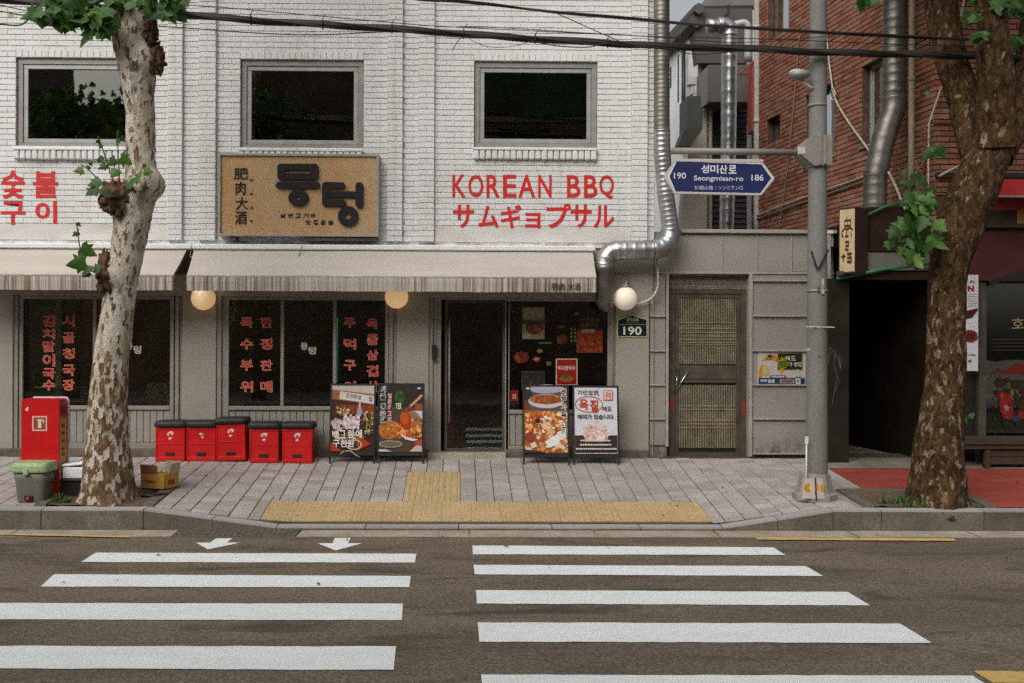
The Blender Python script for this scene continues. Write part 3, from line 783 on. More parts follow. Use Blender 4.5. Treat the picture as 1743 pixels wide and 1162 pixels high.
# tree pits
def tree_pit(r, label):
    x0, x1, y0, y1 = r; t = thing('tree_pit', ((x0 + x1) / 2, (y0 + y1) / 2, pave_z((x0 + x1) / 2, y0)), label, 'tree pit')
    zz = lambda x, y, e: pave_z(x, y) + e
    def soil(m):
        n = 14
        P_ = lambda i, j: (x0 + (x1 - x0) * i / n, y0 + (y1 - y0) * j / n, zz(x0 + (x1 - x0) * i / n, y0 + (y1 - y0) * j / n, .004) + .018 * noise.noise(Vector((i * .7, j * .7, x0))))
        for i in range(n):
            for j in range(n): m.quad(P_(i, j), P_(i + 1, j), P_(i + 1, j + 1), P_(i, j + 1))
    part('soil', 'soil', t, soil, smooth=True)
    for (a, b, c, d) in ((x0, x1, y1 - .11, y1), (x0, x0 + .11, y0, y1 - .11), (x1 - .11, x1, y0, y1 - .11)):
        m = MB(); e0, e1 = -.02, .018
        m.add([(a, c, zz(a, c, e0)), (b, c, zz(b, c, e0)), (b, d, zz(b, d, e0)), (a, d, zz(a, d, e0)), (a, c, zz(a, c, e1)), (b, c, zz(b, c, e1)), (b, d, zz(b, d, e1)), (a, d, zz(a, d, e1))],
              [(0, 1, 5, 4), (1, 2, 6, 5), (2, 3, 7, 6), (3, 0, 4, 7), (4, 5, 6, 7)])
        m.build('pit_border', 'grate', t)
    def weeds(m):
        for _ in range(9 if x0 > 0 else 6):
            cx, cy = random.uniform(x0 + .15, x1 - .15), random.choice((random.uniform(y0 + .03, y0 + .2), random.uniform(y0, y1 - .15)))
            if x0 > 0 and random.random() < .7: cx = random.uniform(x0 + .2, (x0 + x1) / 2)
            for _ in range(26):
                a = random.uniform(0, 6.28); l = random.uniform(.03, .09); q = random.uniform(.01, .10)
                b0 = Vector((cx + q * math.cos(a), cy + q * .5 * math.sin(a), zz(cx, cy, .004))); tip = b0 + Vector((random.uniform(-.04, .04), random.uniform(-.04, .04), l))
                sd = Vector((math.cos(a + 1.5), math.sin(a + 1.5), 0)) * .006
                m.add([b0 - sd, b0 + sd, tip.lerp(b0, .4) + sd * 1.4, tip, tip.lerp(b0, .4) - sd * 1.4], [(0, 1, 2, 3, 4)])
    part('weeds', 'grass', t, weeds, kind='stuff')
tree_pit(PIT_L, 'square soil pit around the pale-barked tree, with dark border')
tree_pit(PIT_R, 'soil pit with weeds around the dark-barked tree beside red paving')
def _lit(m):
    for _ in range(90):
        x, y = random.uniform(-5.5, 6.5), random.uniform(-5, -.3)
        z = pave_z(x, y) + .006 if y > KERB_Y + .02 else road_z(y) + .012
        s = random.uniform(.008, .028); a = random.uniform(0, 6)
        c, d = math.cos(a) * s, math.sin(a) * s
        m.add([(x + c, y + d, z + .003), (x - d * .6, y + c * .6, z + .008), (x - c, y - d, z + .002), (x + d * .5, y - c * .5, z)], [(0, 1, 2, 3)])
litter = structure('leaf_litter', M('dry_litter', (0.16, 0.10, 0.05), .9, .4, 20), _lit, kind='stuff')
props(litter, 'tiny dry leaf scraps scattered over road and pavement', 'litter')

# ================================================================== WHITE BRICK BUILDING
WB = thing('white_brick_building', (-1.5, 0.0, 0.44), 'white painted brick restaurant building with red lettering and three upper windows', 'building')
XL, XR = -11.0, X(1113, 0)
ZT = Z(-40, 0)                                     # bricks are laid to just above the frame
ZB = Z(412, 0); ZP = Z(384, 0)
wins = [rect(27, 237, 98, 252, 0), rect(409, 619, 101, 254, 0), rect(807, 1017, 104, 252, 0)]
soff = [rect(27, 237, 84.5, 98, 0), rect(409, 619, 87.5, 101, 0), rect(807, 1017, 90, 104, 0)]
zones = [(-70, 285, 0, ZP), (285, 310, .045, ZB), (310, 338, 0, ZB), (338, 367, .045, ZB), (367, 658, 0, ZP), (658, 684, .045, ZB),
         (684, 711, 0, ZB), (711, 738, .045, ZB), (738, 1073, 0, ZP), (1073, 1100, .045, ZB), (1100, 1113, 0, ZP)]
def holes_for():
    h = []
    for (a, b, c, d), (e, f, g, i) in zip(wins, soff): h.append((a, b, c, d)); h.append((e, f, g, i))
    return h
HO = holes_for()
m = MB()
wall_mesh(m, (0, .009, 0), (1, 0, 0), (0, -1, 0), XL, XR, ZB - .06, ZT, wins, .2)
for a, b, pr, zb in zones:
    if pr:
        x0, x1 = X(a, 0), X(b, 0)
        q_ = MB(); q_.box(x0 + .001, x1 - .001, .009 - pr, .0245, ZB, ZT); q_.build('pilaster', 'wbrick', WB)
m.build('wall_core', 'wmortar', WB)
m = MB(); m.box(XL, XR, .03, 6.5, ZT, 10.0, c=0); m.quad((XR, .03, .4), (XR, 6.5, .4), (XR, 6.5, ZT), (XR, .03, ZT)); m.quad((XL, 6.5, .4), (XL, .03, .4), (XL, .03, ZT), (XL, 6.5, ZT))
m.build('upper_wall', 'plaster', WB)
allb = []; field = MB()
for a, b, pr, zb in zones:
    x0, x1 = X(a, 0), X(b, 0)
    l = lay_bricks(x0, x1, zb, ZT, HO if not pr else [], zref=Z(384, 0), off=0.03 if not pr else x0 % .2 + .1)
    allb += [(t, pr) for t in l]
allb.sort(key=lambda t: (not (X(738, 0) < t[0][0] < X(1073, 0) and t[0][1] < Z(60, 0)), -t[0][2]))
for k, (t, pr) in enumerate(allb):
    put_bricks([t], (0, 0, 0), (1, 0, 0), (0, -1, 0), 'wbrick', WB, 1 if k < 290 else 0, field, proud=pr)
for (x0, x1, z0, z1) in soff:                       # soldier course over each window
    n = int((x1 - x0) / .0745)
    for i in range(n):
        a = x0 + (x1 - x0) * i / n; field.box(a + .002, a + (x1 - x0) / n - .003, -.001 + random.uniform(-.001, .001), .03, z0 + .003, z1 - .002, c=.004)
field.build('brick_field', 'wbrick', WB, kind='stuff')
for a, b in ((-70, 285), (367, 658), (738, 1073)):
    bx('plaster_band', 'plaster', WB, X(a, 0) + .002, X(b, 0) - .002, .002, .03, ZB, ZP - .006, c=.002)
bx('plaster_band', 'plaster', WB, X(1100, 0), XR, .004, .03, ZB, ZP - .006, c=.002)

def room(parent, x0, x1, z0, z1, y0, y1):
    m = MB(); m.quad((x0, y1, z0), (x1, y1, z0), (x1, y1, z1), (x0, y1, z1)); m.quad((x0, y0, z0), (x0, y1, z0), (x0, y1, z1), (x0, y0, z1))
    m.quad((x1, y1, z0), (x1, y0, z0), (x1, y0, z1), (x1, y1, z1)); m.quad((x0, y0, z1), (x0, y1, z1), (x1, y1, z1), (x1, y0, z1))
    m.build('interior_wall', 'room', parent)
    m = MB(); m.quad((x0, y0, z0), (x1, y0, z0), (x1, y1, z0), (x0, y1, z0)); return m.build('interior_floor', 'roomfl', parent)
for wi, (x0, x1, z0, z1) in enumerate(wins):
    m = MB(); tray(m, x0 + .004, x1 - .004, .035, .10, z0 + .002, z1 - .004, .066)
    wn = m.build('window', 'alud', WB)
    m = MB(); tray(m, x0 + .073, x1 - .073, .05, .095, z0 + .071, z1 - .073, .052)
    m.build('sash', 'alu', wn)
    bx('pane', 'glass', wn, x0 + .12, x1 - .12, .072, .078, z0 + .118, z1 - .12, c=0)
    # rowlock brick sill
    sx0, sx1 = x0 - .01, x1 - .01
    m = MB(); n = int((sx1 - sx0) / .073)
    zt = z0 - .010
    for i in range(n):
        a = sx0 + (sx1 - sx0) * i / n; b = a + (sx1 - sx0) / n
        jj = random.uniform(-.004, .004)
        if wi == 2 or i < 20:
            pass
        mm = MB(); mm.box(a + .004, b - .004, -.055 + jj, .03, zt - .135 + jj, zt - .022, c=.012); mm.build('sill_brick', 'wbrick', wn)
    m.box(sx0 - .004, sx1 + .004, -.062, .034, zt - .024, zt + .008, c=.006)
    m.build('sill_cap', 'rail' if wi != 1 else 'wbrick', wn)
room(WB, XL + .1, XR - .05, Z(300, 0), Z(60, 0), .14, 4.0)
# a few things seen dimly behind the upper panes
m = MB(); m.box(X(60, .6), X(85, .6), .5, .7, Z(262, .5), Z(160, .5), c=.01); m.build('window_curtain', M('dim_curtain', (.30, .32, .27), .9, .2, 6), WB)
m = MB(); m.box(X(470, .12), X(480, .12), .10, .13, Z(240, .12), Z(232, .12), c=.002); m.build('small_card', M('white_card', (.6, .6, .58), .7), WB)
m = MB(); m.box(X(835, 1.5), X(1010, 1.5), 1.5, 1.6, Z(185, 1.5), Z(100, 1.5)); m.build('green_blind', M('dim_green_blind', (.06, .10, .05), .8, .3, 3), WB)

# ------------------------------------------------------------------ painted lettering on the wall
wl = Print(facade(-.0035), .0)
for ch, (a, b, c, d) in zip('숯불구이', ((2, 42, 290, 338), (56, 99, 291, 337), (1, 43, 342, 382), (60, 97, 342, 380))):
    wl.text(ch, a, b, c, d, 'redpaint', .028); wl.k -= wl.step; wl.flush('painted_letter', WB)
wl.stroke([(174, 320), (174, 352)], 6, 'redpaint'); wl.flush('painted_letter', WB); wl.stroke([(202, 306), (199, 330)], 7, 'redpaint')
wl.build('painted_letter', WB)
wl = Print(facade(-.0035), .0)
for ch, a, b in zip('KOREANBBQ', (770, 797, 828, 856, 882, 916, 965, 994, 1020), (793, 823, 851, 879, 911, 939, 988, 1017, 1045)):
    wl.text(ch, a, b, 297 + (a - 770) * .003, 335.5 + (a - 770) * .004 + (2 if ch == 'Q' else 0), 'redpaint', .016); wl.k -= wl.step; wl.flush('painted_letter', WB)
for ch, a, b, c in zip('サムギョプサル', (771, 814, 852, 894, 930, 971, 1010), (807, 849, 888, 920, 972, 1007, 1046), (348, 350, 348, 362, 346, 348, 349)):
    wl.text(ch, a, b, c, 388, 'redpaint', .026); wl.k -= wl.step; wl.flush('painted_letter', WB)

# ================================================================== SHOP FRONT (lower storey)
FY = .03                                             # pier face
GB = .42                                             # base of the shop front
def pier(a, b, yf=FY, z1=None, z0=GB - .05):
    x0, x1 = X(a, yf), X(b, yf)
    return bx('pier', 'pier', WB, x0, x1, yf, yf + .30, z0, z1 or ZB - .055, c=.006)
pier(-70, 22); pier(310, 368); pier(675, 730); pier(1048, 1105)
for a, b in ((22, 36), (297, 310), (368, 384), (662, 675), (730, 744), (1040, 1048)):      # stepped jambs
    m = MB(); x0, x1 = X(a, FY), X(b, FY); mid = (x0 + x1) / 2
    m.box(x0 + .001, mid, FY + .02, FY + .25, GB, ZB - .06, c=.004); m.box(mid + .001, x1 - .001, FY + .045, FY + .24, GB, ZB - .06, c=.004)
    m.build('jamb', 'sfframe', WB)
bx('fascia', 'pier', WB, XL, XR - .01, .035, .40, Z(505, 0), ZB - .065, c=.003)
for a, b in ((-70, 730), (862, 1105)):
    bx('plinth', M('dirt_shade_plinth', (.12, .10, .075), .9, .4, 5, .4), WB, X(a, 0), X(b, 0), -.03, .20, GB - .08, Z(765, 0), c=.008)  # dark colour carries dirt plus painted contact shade at the wall base
GY = .10                                             # glazing plane
def storefront(x0, x1, mulls, ztop, zsill, zbot, boards=True):
    A, B = X(x0, GY), X(x1, GY); T, S, Bt = Z(ztop, GY), Z(zsill, GY), Z(zbot, GY)
    m = MB(); t = .045
    m.box(A, B, GY - .03, GY + .04, T, T + .06, c=.004); m.box(A, A + t, GY - .029, GY + .04, Bt, T, c=.004); m.box(B - t, B, GY - .029, GY + .04, Bt, T, c=.004)
    m.box(A + t, B - t, GY - .035, GY + .04, S - .05, S, c=.006)
    for q in mulls:
        xm = X(q, GY); m.box(xm - .02, xm + .02, GY - .028, GY + .038, S, T, c=.004)
    sw = m.build('storefront_window', 'sfframe', WB)
    edges = [A + t] + [X(q, GY) for q in mulls] + [B - t]
    for i, (a, b) in enumerate(zip(edges, edges[1:])):
        bx('pane', 'glass', sw, a + (.02 if i else 0), b - (.02 if i < len(edges) - 2 else 0), GY, GY + .008, S, T, c=0)
    if boards:
        n = int(round((B - A - 2 * t) / .082)); wd = (B - A - 2 * t) / n
        for i in range(n):
            a = A + t + i * wd; bx('board', 'board', sw, a + .0025, a + wd - .0025, GY - .012, GY + .02, Bt + .07, S - .052, c=.005)
        bx('panel_backing', 'black', sw, A + t, B - t, GY + .005, GY + .03, Bt, S - .05, c=0)
        bx('bottom_rail', 'sfframe', sw, A + t, B - t, GY - .03, GY + .03, Bt - .01, Bt + .068, c=.005)
    return sw
SW1 = storefront(34, 297, [162], 512, 692, 764)
SW2 = storefront(384, 662, [481, 570], 512, 692, 764)
SW3 = storefront(861, 1040, [], 512, 697, 768)
def redchar(pr, s, a0, a1, boxes, par):
    for ch, (c, d) in zip(s, boxes):
        pr.text(ch, a0, a1, c, d, 'e8a890', .030, fit=.0); pr.k += .001
        pr.text(ch, a0, a1, c, d, 'c8261a', .004); pr.k -= .001 + 2 * pr.step; pr.flush('window_letter', par)
p = Print(facade(GY), .002)
redchar(p, '특수부위', 410, 430, ((540, 557), (577, 594), (613, 630), (649, 667)), SW2)
redchar(p, '한정판매', 444, 463, ((540, 557), (576.5, 594), (613, 630), (649, 667)), SW2)
redchar(p, '주먹구이', 586, 605, ((541, 557), (577, 594), (613, 630), (649, 667)), SW2)
redchar(p, '육즙삼겹살', 625, 643, ((542, 559), (569, 586), (596, 612), (622, 640), (649, 667)), SW2)
p.text('뭉', 511.7, 524, 583, 595, 'c9c4b4', .025); p.flush('window_letter', SW2); p.text('텅', 525, 538, 590, 603, 'c9c4b4', .025)
p.build('window_letter', SW2)
p = Print(facade(GY), .002)
redchar(p, '김치말이국수', 73.5, 93, ((537, 555), (560, 577), (581, 598), (603, 623), (627, 644), (647, 664)), SW1)
redchar(p, '시골청국장', 107.5, 126.5, ((537, 555), (566, 583), (593, 610), (621, 639), (646, 664)), SW1)
p.text('뭉', 213, 226, 583, 595, 'c9c4b4', .025); p.flush('window_letter', SW1); p.text('텅', 227.5, 240.5, 588, 602, 'c9c4b4', .025)
p.build('window_letter', SW1)
# posters stuck inside the glass of the right window, each a sheet of its own
def sheet(name, a0, a1, b0, b1, draw, label, y=GY - .003):
    r = rect(a0, a1, b0, b1, y); t = thing(name, ((r[0] + r[1]) / 2, y, r[2]), label, 'poster', 'posters on the shop window')
    bx('paper', 'paper_' + name if 'paper_' + name in MATS else 'signwhite', t, r[0], r[1], y, y + .0015, r[2], r[3], c=0)
    p = Print(facade(y), .0005); draw(p); p.build('print', t); return t
def d1(p):
    p.rect(889, 927, 523, 577, '7a6f4c'); p.rect(890, 926, 524, 542, '8f8a6e'); p.rect(890, 926, 545, 552, '474b3a')
    p.ell(910, 558, 15, 11, '5a2e1c', jit=.05); p.blobs(898, 923, 550, 567, 26, ['7c3a1f', '8b5a2a', '4a5a26', '6b2a18'], 1, 3); p.rect(890, 905, 568, 576, '8f8a76'); p.rect(906, 926, 570, 576, '7d7860')
def d2(p):
    p.rect(982, 1026, 540, 563, '241a12'); p.rect(982, 1026, 562, 600, '7c2f14'); p.blobs(983, 1025, 570, 599, 60, ['9a3e18', '6d2210', '80340f', '5a1c0c'], 1.5, 4); p.rect(990, 1013, 560, 566, '7d7462'); p.text('한판세트', 986, 1022, 541, 548, '6f4e1e', .03); p.text('모듬구이', 988, 1018, 549, 557, '6f4e1e', .03)
def d3(p):
    p.rect(946, 983, 610, 655, 'b8a58c'); p.rect(948, 981, 612, 654, '8f1713'); p.text('비지생국수', 950, 979, 622, 630, 'c9bfae', .03)
    p.ell(964, 646, 15, 7, '5a1208'); p.ell(964, 645, 13, 5.5, '9a4a14'); p.ell(963, 640, 6, 4, '2f5a20', jit=.2)
def d4(p):
    p.rect(888, 927, 632, 664, '39402c'); p.rect(889, 926, 633, 663, '20261c'); p.blobs(896, 918, 640, 656, 14, ['6a2318', '8a3a22', '50301a'], 1, 2.6)
def d5(p):
    p.rect(869, 882, 664, 682, '8c1412'); p.rect(872.5, 878.5, 671, 678, 'b5aa9c'); p.rect(874, 877, 672.5, 676.5, '6a2a20')
for nm, args in (('food_poster', (889, 927, 523, 577, d1, 'pale poster with a noodle bowl at top left of the door-side window')),
                 ('food_poster', (982, 1026, 540, 600, d2, 'orange grilled-meat poster at the upper right of the door-side window')),
                 ('food_poster', (946, 983, 610, 655, d3, 'red poster with a white title and green-topped bowl, low in window')),
                 ('food_poster', (888, 927, 632, 664, d4, 'dark framed picture just above the bowl-of-stew sandwich board')),
                 ('window_sticker', (869, 882, 664, 682, d5, 'small red square sticker at the lower left corner of window'))):
    sheet(nm, *args)
p = Print(facade(GY - .001), .001)                   # meat cut-outs printed straight on the glass
def cut(): p.flush('window_print', SW3)
p.ell(887, 608, 13, 10, '5e1f14', jit=.12); p.blobs(876, 898, 599, 617, 22, ['7a2a1a', '92402a', '50180f'], 1.5, 3.5); cut()
p.ell(914, 611, 7, 5, '6b2418', jit=.2); p.ell(913, 611, 4, 2.5, '9c7c68', jit=.2); cut()
p.ell(919, 597, 5, 3.5, '8b5a4a', jit=.2); cut(); p.rect(930, 938, 615, 622, '6d4a3c'); cut()
p.ell(956, 577, 9, 8, '5a2a18', jit=.15); p.blobs(948, 965, 570, 585, 16, ['7a3a1f', '52200f', '6b4a1c'], 1, 2.5); cut(); p.ell(956, 556, 8, 3, '5f3a2a', jit=.1); cut()
for i in range(4): p.rect(971, 974, 558 + i * 6.5, 562 + i * 6.5, '7d7426'); cut(); p.rect(977, 980, 558 + i * 6.5, 562 + i * 6.5, '7d7426'); cut()
p.rect(978, 985, 531, 537, '6a6a52'); cut(); p.rect(917, 938, 582, 585, '5c5848'); cut()
# door
DX0, DX1 = X(744, GY), X(866, GY); DT, DB = Z(510, GY), Z(771, GY)
m = MB(); m.box(DX0, DX0 + .05, GY - .03, GY + .06, DB, DT + .05, c=.004); m.box(DX0 + .05, DX1, GY - .031, GY + .05, DT, DT + .05, c=.004); m.box(DX1 - .045, DX1 - .001, GY - .029, GY + .06, DB, DT, c=.004)
door = m.build('door', 'sfframe', WB)
m = MB(); a0, a1 = X(757, GY + .05), X(860, GY + .05); tray(m, a0, a1, GY + .03, GY + .06, DB + .02, DT, .035); m.build('door_leaf', 'bronze', door)
bx('pane', 'glass', door, a0 + .035, a1 - .035, GY + .042, GY + .05, DB + .055, DT - .035, c=0)
m = MB(); hx = X(765, GY); m.tube([(hx, GY - .01, Z(720, GY)), (hx, GY - .01, Z(545, GY))], .012, 8)
for q in (712, 553): m.tube([(hx, GY - .01, Z(q, GY)), (hx, GY + .035, Z(q, GY))], .008, 6)
m.build('door_handle', 'alud', door, smooth=True)
bx('threshold', 'gutter', WB, X(728, -.04), X(862, -.04), -.10, .22, GB - .06, Z(771, -.05), c=.008)
bx('card_reader', 'black', WB, X(735, FY), X(743, FY), FY - .03, FY + .02, Z(612, FY), Z(587, FY), c=.006)
room(WB, XL + .1, XR - .05, .47, Z(500, 0), .22, 4.2)
# furniture seen dimly through the door and windows
def table(px0, px1, y, label):
    x0, x1 = X(px0, y), X(px1, y); t = thing('dining_table', ((x0 + x1) / 2, y, .47), label, 'table', 'tables inside the restaurant')
    bx('tabletop', M('dim_wood_top', (.34, .25, .15), .5, .2, 5), t, x0, x1, y, y + .6, 1.19, 1.22, c=.006)
    for u in (x0 + .04, x1 - .08):
        for v in (y + .04, y + .53): bx('leg', 'black', t, u, u + .04, v, v + .04, .47, 1.19, c=.003)
table(772, 834, 1.3, 'brown dining table inside the dark doorway')
table(410, 520, 1.6, 'brown dining table behind the middle shop window')
table(60, 150, 1.5, 'brown dining table behind the left shop window')
fe = thing('fire_extinguisher', (X(768, .5), .5, .47), 'red extinguisher standing just inside the dark doorway', 'extinguisher')
m = MB(); c = Vector((X(768, .5), .5, .47)); m.tube([c, c + Vector((0, 0, .38)), c + Vector((0, 0, .44)), c + Vector((0, 0, .47))], [.075, .075, .045, .02], 14); m.build('cylinder', 'redsteel', fe, smooth=True)
m = MB(); m.box(c.x - .03, c.x + .03, .48, .52, .94, .99, c=.006); m.build('valve', 'black', fe)

fr = thing('drinks_fridge', (X(590, 2.6), 2.6, .47), 'dark drinks fridge with a green lit edge behind the middle shop window', 'fridge')
bx('cabinet', M('fridge_dark', (.10, .11, .10), .5, .2, 4), fr, X(568, 2.6), X(625, 2.6), 2.6, 3.2, .48, 2.35, c=.02)
n_ = NB('green_lit_tube'); MATS['glow_green'] = n_.finish((.1, .5, .3), .4, emit=(.12, 1.0, .55), estr=.5)
bx('lit_edge', 'glow_green', fr, X(571, 2.58), X(574, 2.58), 2.57, 2.595, 1.2, 2.2, c=.004)
pl = thing('reflection_pillar', (X(100, 1.8), 1.8, .47), 'pale narrow pillar added for a green reflection in the left shop window', 'pillar')  # added pillar standing in for a greenish reflection on the glass
bx('shaft', M('pale_green_reflection', (.42, .46, .38), .7, .2, 3), pl, X(94, 1.8), X(106, 1.8), 1.8, 1.95, .48, 2.6, c=.01)
bx('cap', 'pale_green_reflection', pl, X(92, 1.8), X(108, 1.8), 1.78, 1.97, 2.6, 2.75, c=.01)

# ================================================================== AWNINGS
AY0, AY1 = -.12, -.60
def awning(aL, aR, fL, fR, name_label, text=False, sideL=True):
    y0, y1 = AY0, AY1
    x0, x1, g0, g1 = X(aL, y0, 427), X(aR, y0, 427), X(fL, y1, 470), X(fR, y1, 470)
    zt, zf, zb = Z(427, y0), Z(470, y1), Z(496.5, y1)
    t = thing('awning', ((x0 + x1) / 2, 0.03, zf), name_label, 'awning', 'cream awnings over the shop front')
    n = int((x1 - x0) / .16) + 1; k = 8
    def can(m, off):
        g = []
        for j in range(k + 1):
            v = j / k; row = []
            for i in range(n + 1):
                u = i / n; q0 = x0 + (x1 - x0) * u; q1 = g0 + (g1 - g0) * u
                sag = -.022 * math.sin(math.pi * v) * (.6 + .4 * math.sin(u * 9 + 1)) + .006 * noise.noise(Vector((u * 14, v * 3, 0)))
                row.append((q0 + (q1 - q0) * v, y0 + (y1 - y0) * v, zt + (zf - zt) * v + sag - off))
            g.append(row)
        for j in range(k):
            for i in range(n): m.quad(g[j][i], g[j + 1][i], g[j + 1][i + 1], g[j][i + 1])
        return g
    m = MB(); can(m, 0); can(m, .004); m.build('canopy', 'canvas', t, smooth=True)
    m = MB(); m.tube([(g0, y1 + .012, zf - .012), (g1, y1 + .012, zf - .012)], .016, 8); m.build('front_bar', 'rail', t, smooth=True)
    m = MB(); nn = int((g1 - g0) / .05)
    pts = []
    for i in range(nn + 1):
        x = g0 + (g1 - g0) * i / nn; yw = y1 - .004 + .010 * noise.noise(Vector((x * 5, 0, 3))); pts.append((x, yw))
    for (a, b) in zip(pts, pts[1:]):
        w = lambda x: .006 * noise.noise(Vector((x * 2.2, 9, 1)))
        m.quad((a[0], y1, zf - .004), (b[0], y1, zf - .004), (b[0], b[1], zf - .07), (a[0], a[1], zf - .07))
        m.quad((a[0], a[1], zf - .07), (b[0], b[1], zf - .07), (b[0], b[1] + .008, zb + w(b[0])), (a[0], a[1] + .008, zb + w(a[0])))
    m.build('valance', 'valance', t, smooth=True)
    m = MB(); m.box(g0 + .002, g1 - .002, y1 - .008, y1 - .002, zf - .012, zf - .002); m.build('hem', 'canvas', t)
    for u in (.04, .5, .96) if x1 - x0 > 4 else (.06, .94):
        xa = x0 + (x1 - x0) * u; m = MB()
        m.tube([(xa, .04, zt - .04), (xa + .10, -.28, (zt + zf) / 2 - .06), (g0 + (g1 - g0) * u, y1 + .03, zf - .02)], .016, 8); m.build('folding_arm', 'sfframe', t, smooth=True)
    if text:
        p = Print(facade(y1 - .016), .002)
        for ch, a, b in zip('肥肉大酒', (938, 951, 966, 977.5), (950, 962, 977, 988)): p.text(ch, a, b, 481.5, 494, '241a12', .012); p.k -= p.step; p.flush('valance_letter', t)
    return t
rail_z0, rail_z1 = Z(426.5, -.14), Z(417.5, -.14)
AW1 = awning(330, 1009, 318, 1015, 'long cream canvas awning with streaked valance over the doorway', True)
AW2 = awning(-90, 318, -110, 295, 'cream awning over the left shop window, partly behind tree')
bx('cassette', 'rail', AW1, X(327, -.14), X(1013, -.14), -.16, .02, rail_z0, rail_z1, c=.012)
bx('cassette', 'rail', AW2, X(-90, -.14), X(326, -.14), -.16, .02, rail_z0, rail_z1, c=.012)
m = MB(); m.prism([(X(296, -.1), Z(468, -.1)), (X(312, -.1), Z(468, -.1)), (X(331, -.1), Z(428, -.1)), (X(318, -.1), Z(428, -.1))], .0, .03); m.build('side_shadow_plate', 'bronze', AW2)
m = MB(); xh, zh = X(323, -.14), Z(429, -.14); m.tube([(xh, -.13, zh), (xh, -.13, zh - .05)], .004, 6)
m.tube([(xh + .014 * math.sin(k * .7), -.13, zh - .062 + .014 * math.cos(k * .7)) for k in range(10)], .003, 5); m.build('crank_eye', 'chrome', AW1, smooth=True)
m = MB(); m.tube([(X(515, -.16), -.17, Z(408, -.1)), (X(513, -.16), -.18, Z(424, -.1)), (X(508, -.2), -.24, Z(440, -.2))], .004, 5); m.build('loose_wire', 'cable', AW1)

# ================================================================== GLOBE LAMPS
def globe(px, py, r_px, y, mat, label, top=True):
    c = P(px, py, y); r = r_px / 140.0 * (y + 12.14) / 12.14
    t = thing('globe_lamp', (c.x, y, c.z - r), label, 'lamp', 'opal globe lamps on the shop front')
    m = MB(); m.sphere(c, r, 28, 18); m.build('globe', mat, t, smooth=True)
    m = MB(); m.tube([c + Vector((0, 0, r * .93)), c + Vector((0, 0, r * 1.12)), c + Vector((0, 0, r * 1.22))], [r * .42, r * .36, r * .2], 14); m.build('collar', 'alud', t, smooth=True)
    m = MB(); m.tube([c + Vector((0, 0, r * 1.15)), c + Vector((.03, .05, r * 1.5)), c + Vector((.05, -y + .03, r * 1.75))], .011, 8); m.build('bracket', 'alu', t, smooth=True)
    return t
globe(346, 507, 20.5, -.13, 'globe', 'warm globe lamp under the awning beside the left pier')
globe(675, 505, 20.0, -.13, 'globe', 'warm globe lamp under the awning above food sandwich boards')
globe(1064.5, 508, 20.0, -.14, 'globe2', 'pale globe lamp beside the duct spout above the number plate')

# ================================================================== TAN SIGN
SY = -.16
r = rect(371, 645, 261, 402, SY)
SG = thing('shop_sign', ((r[0] + r[1]) / 2, 0, r[2]), 'tan framed shop sign with big black raised Korean letters', 'sign')
m = MB(); tray(m, r[0], r[1], SY, -.01, r[2], r[3], .030); m.build('frame', 'signframe', SG)
bx('face', 'signface', SG, r[0] + .028, r[1] - .028, SY + .022, -.03, r[2] + .028, r[3] - .028, c=0)
for a, b in ((388, 400), (520, 640)): bx('support', 'bronze', SG, X(a, SY), X(b, SY), SY + .03, .0, Z(411, SY), Z(403, SY), c=.004)
zs = lambda a: 370 + a / 6.01; zt_ = lambda b: 250 + b / 6.01
pt = facade(SY + .022)
p = Print(pt, .001); E_ = .028; mt = 'letterblack'; q = lambda *ps: [(zs(a), zt_(b)) for a, b in ps]; wd = 68 / 6.01
p.stroke(q((650, 208), (1002, 208)), wd, mt, E_); p.stroke(q((650, 305), (1000, 305)), wd, mt, E_); p.stroke(q((652, 210), (652, 303)), wd, mt, E_); p.stroke(q((1000, 215), (1000, 298)), 76 / 6.01, mt, E_)
p.stroke(q((634, 394), (1020, 394)), 66 / 6.01, mt, E_); p.stroke(q((832, 395), (832, 460)), 52 / 6.01, mt, E_)
p.ring(zs(834), zt_(522), 104 / 6.01, 86 / 6.01, 80 / 6.01, 66 / 6.01, mt, E_)
p.build('raised_letter', SG)
p = Print(pt, .001)
p.stroke(q((1110, 396), (1110, 574)), 72 / 6.01, mt, E_); p.stroke(q((1112, 396), (1276, 398)), 68 / 6.01, mt, E_); p.stroke(q((1120, 487), (1440, 487)), 62 / 6.01, mt, E_); p.stroke(q((1112, 574), (1284, 574)), 70 / 6.01, mt, E_)
p.stroke(q((1455, 402), (1455, 585)), 80 / 6.01, mt, E_)
p.ring(zs(1340), zt_(710), 105 / 6.01, 104 / 6.01, 73 / 6.01, 72 / 6.01, mt, E_)
p.build('raised_letter', SG)
p = Print(pt, .001)
for ch, a, b, c, d in zip('肥肉大酒', (398, 401, 401, 400), (422, 418, 422, 420), (286, 309, 335, 359), (305, 331.5, 356.5, 381)): p.text(ch, a, b, c, d, mt, .004, .008); p.k -= p.step; p.flush('sign_letter', SG)
for ch, c in zip('비육대주', (304, 327.5, 351, 374)): p.text(ch, 424.5, 431, c, c + 5.5, mt, .03); p.k -= p.step
for ch, a in zip('살찐고기와', (476.5, 489.5, 502.5, 515.5, 527.5)): p.text(ch, a, a + 10, 363, 371, mt, .045); p.k -= p.step
for ch, a in zip('맛좋은술', (520.5, 533.5, 546, 558.5)): p.text(ch, a, a + 9, 374, 383, mt, .045); p.k -= p.step
p.build('small_lettering', SG)

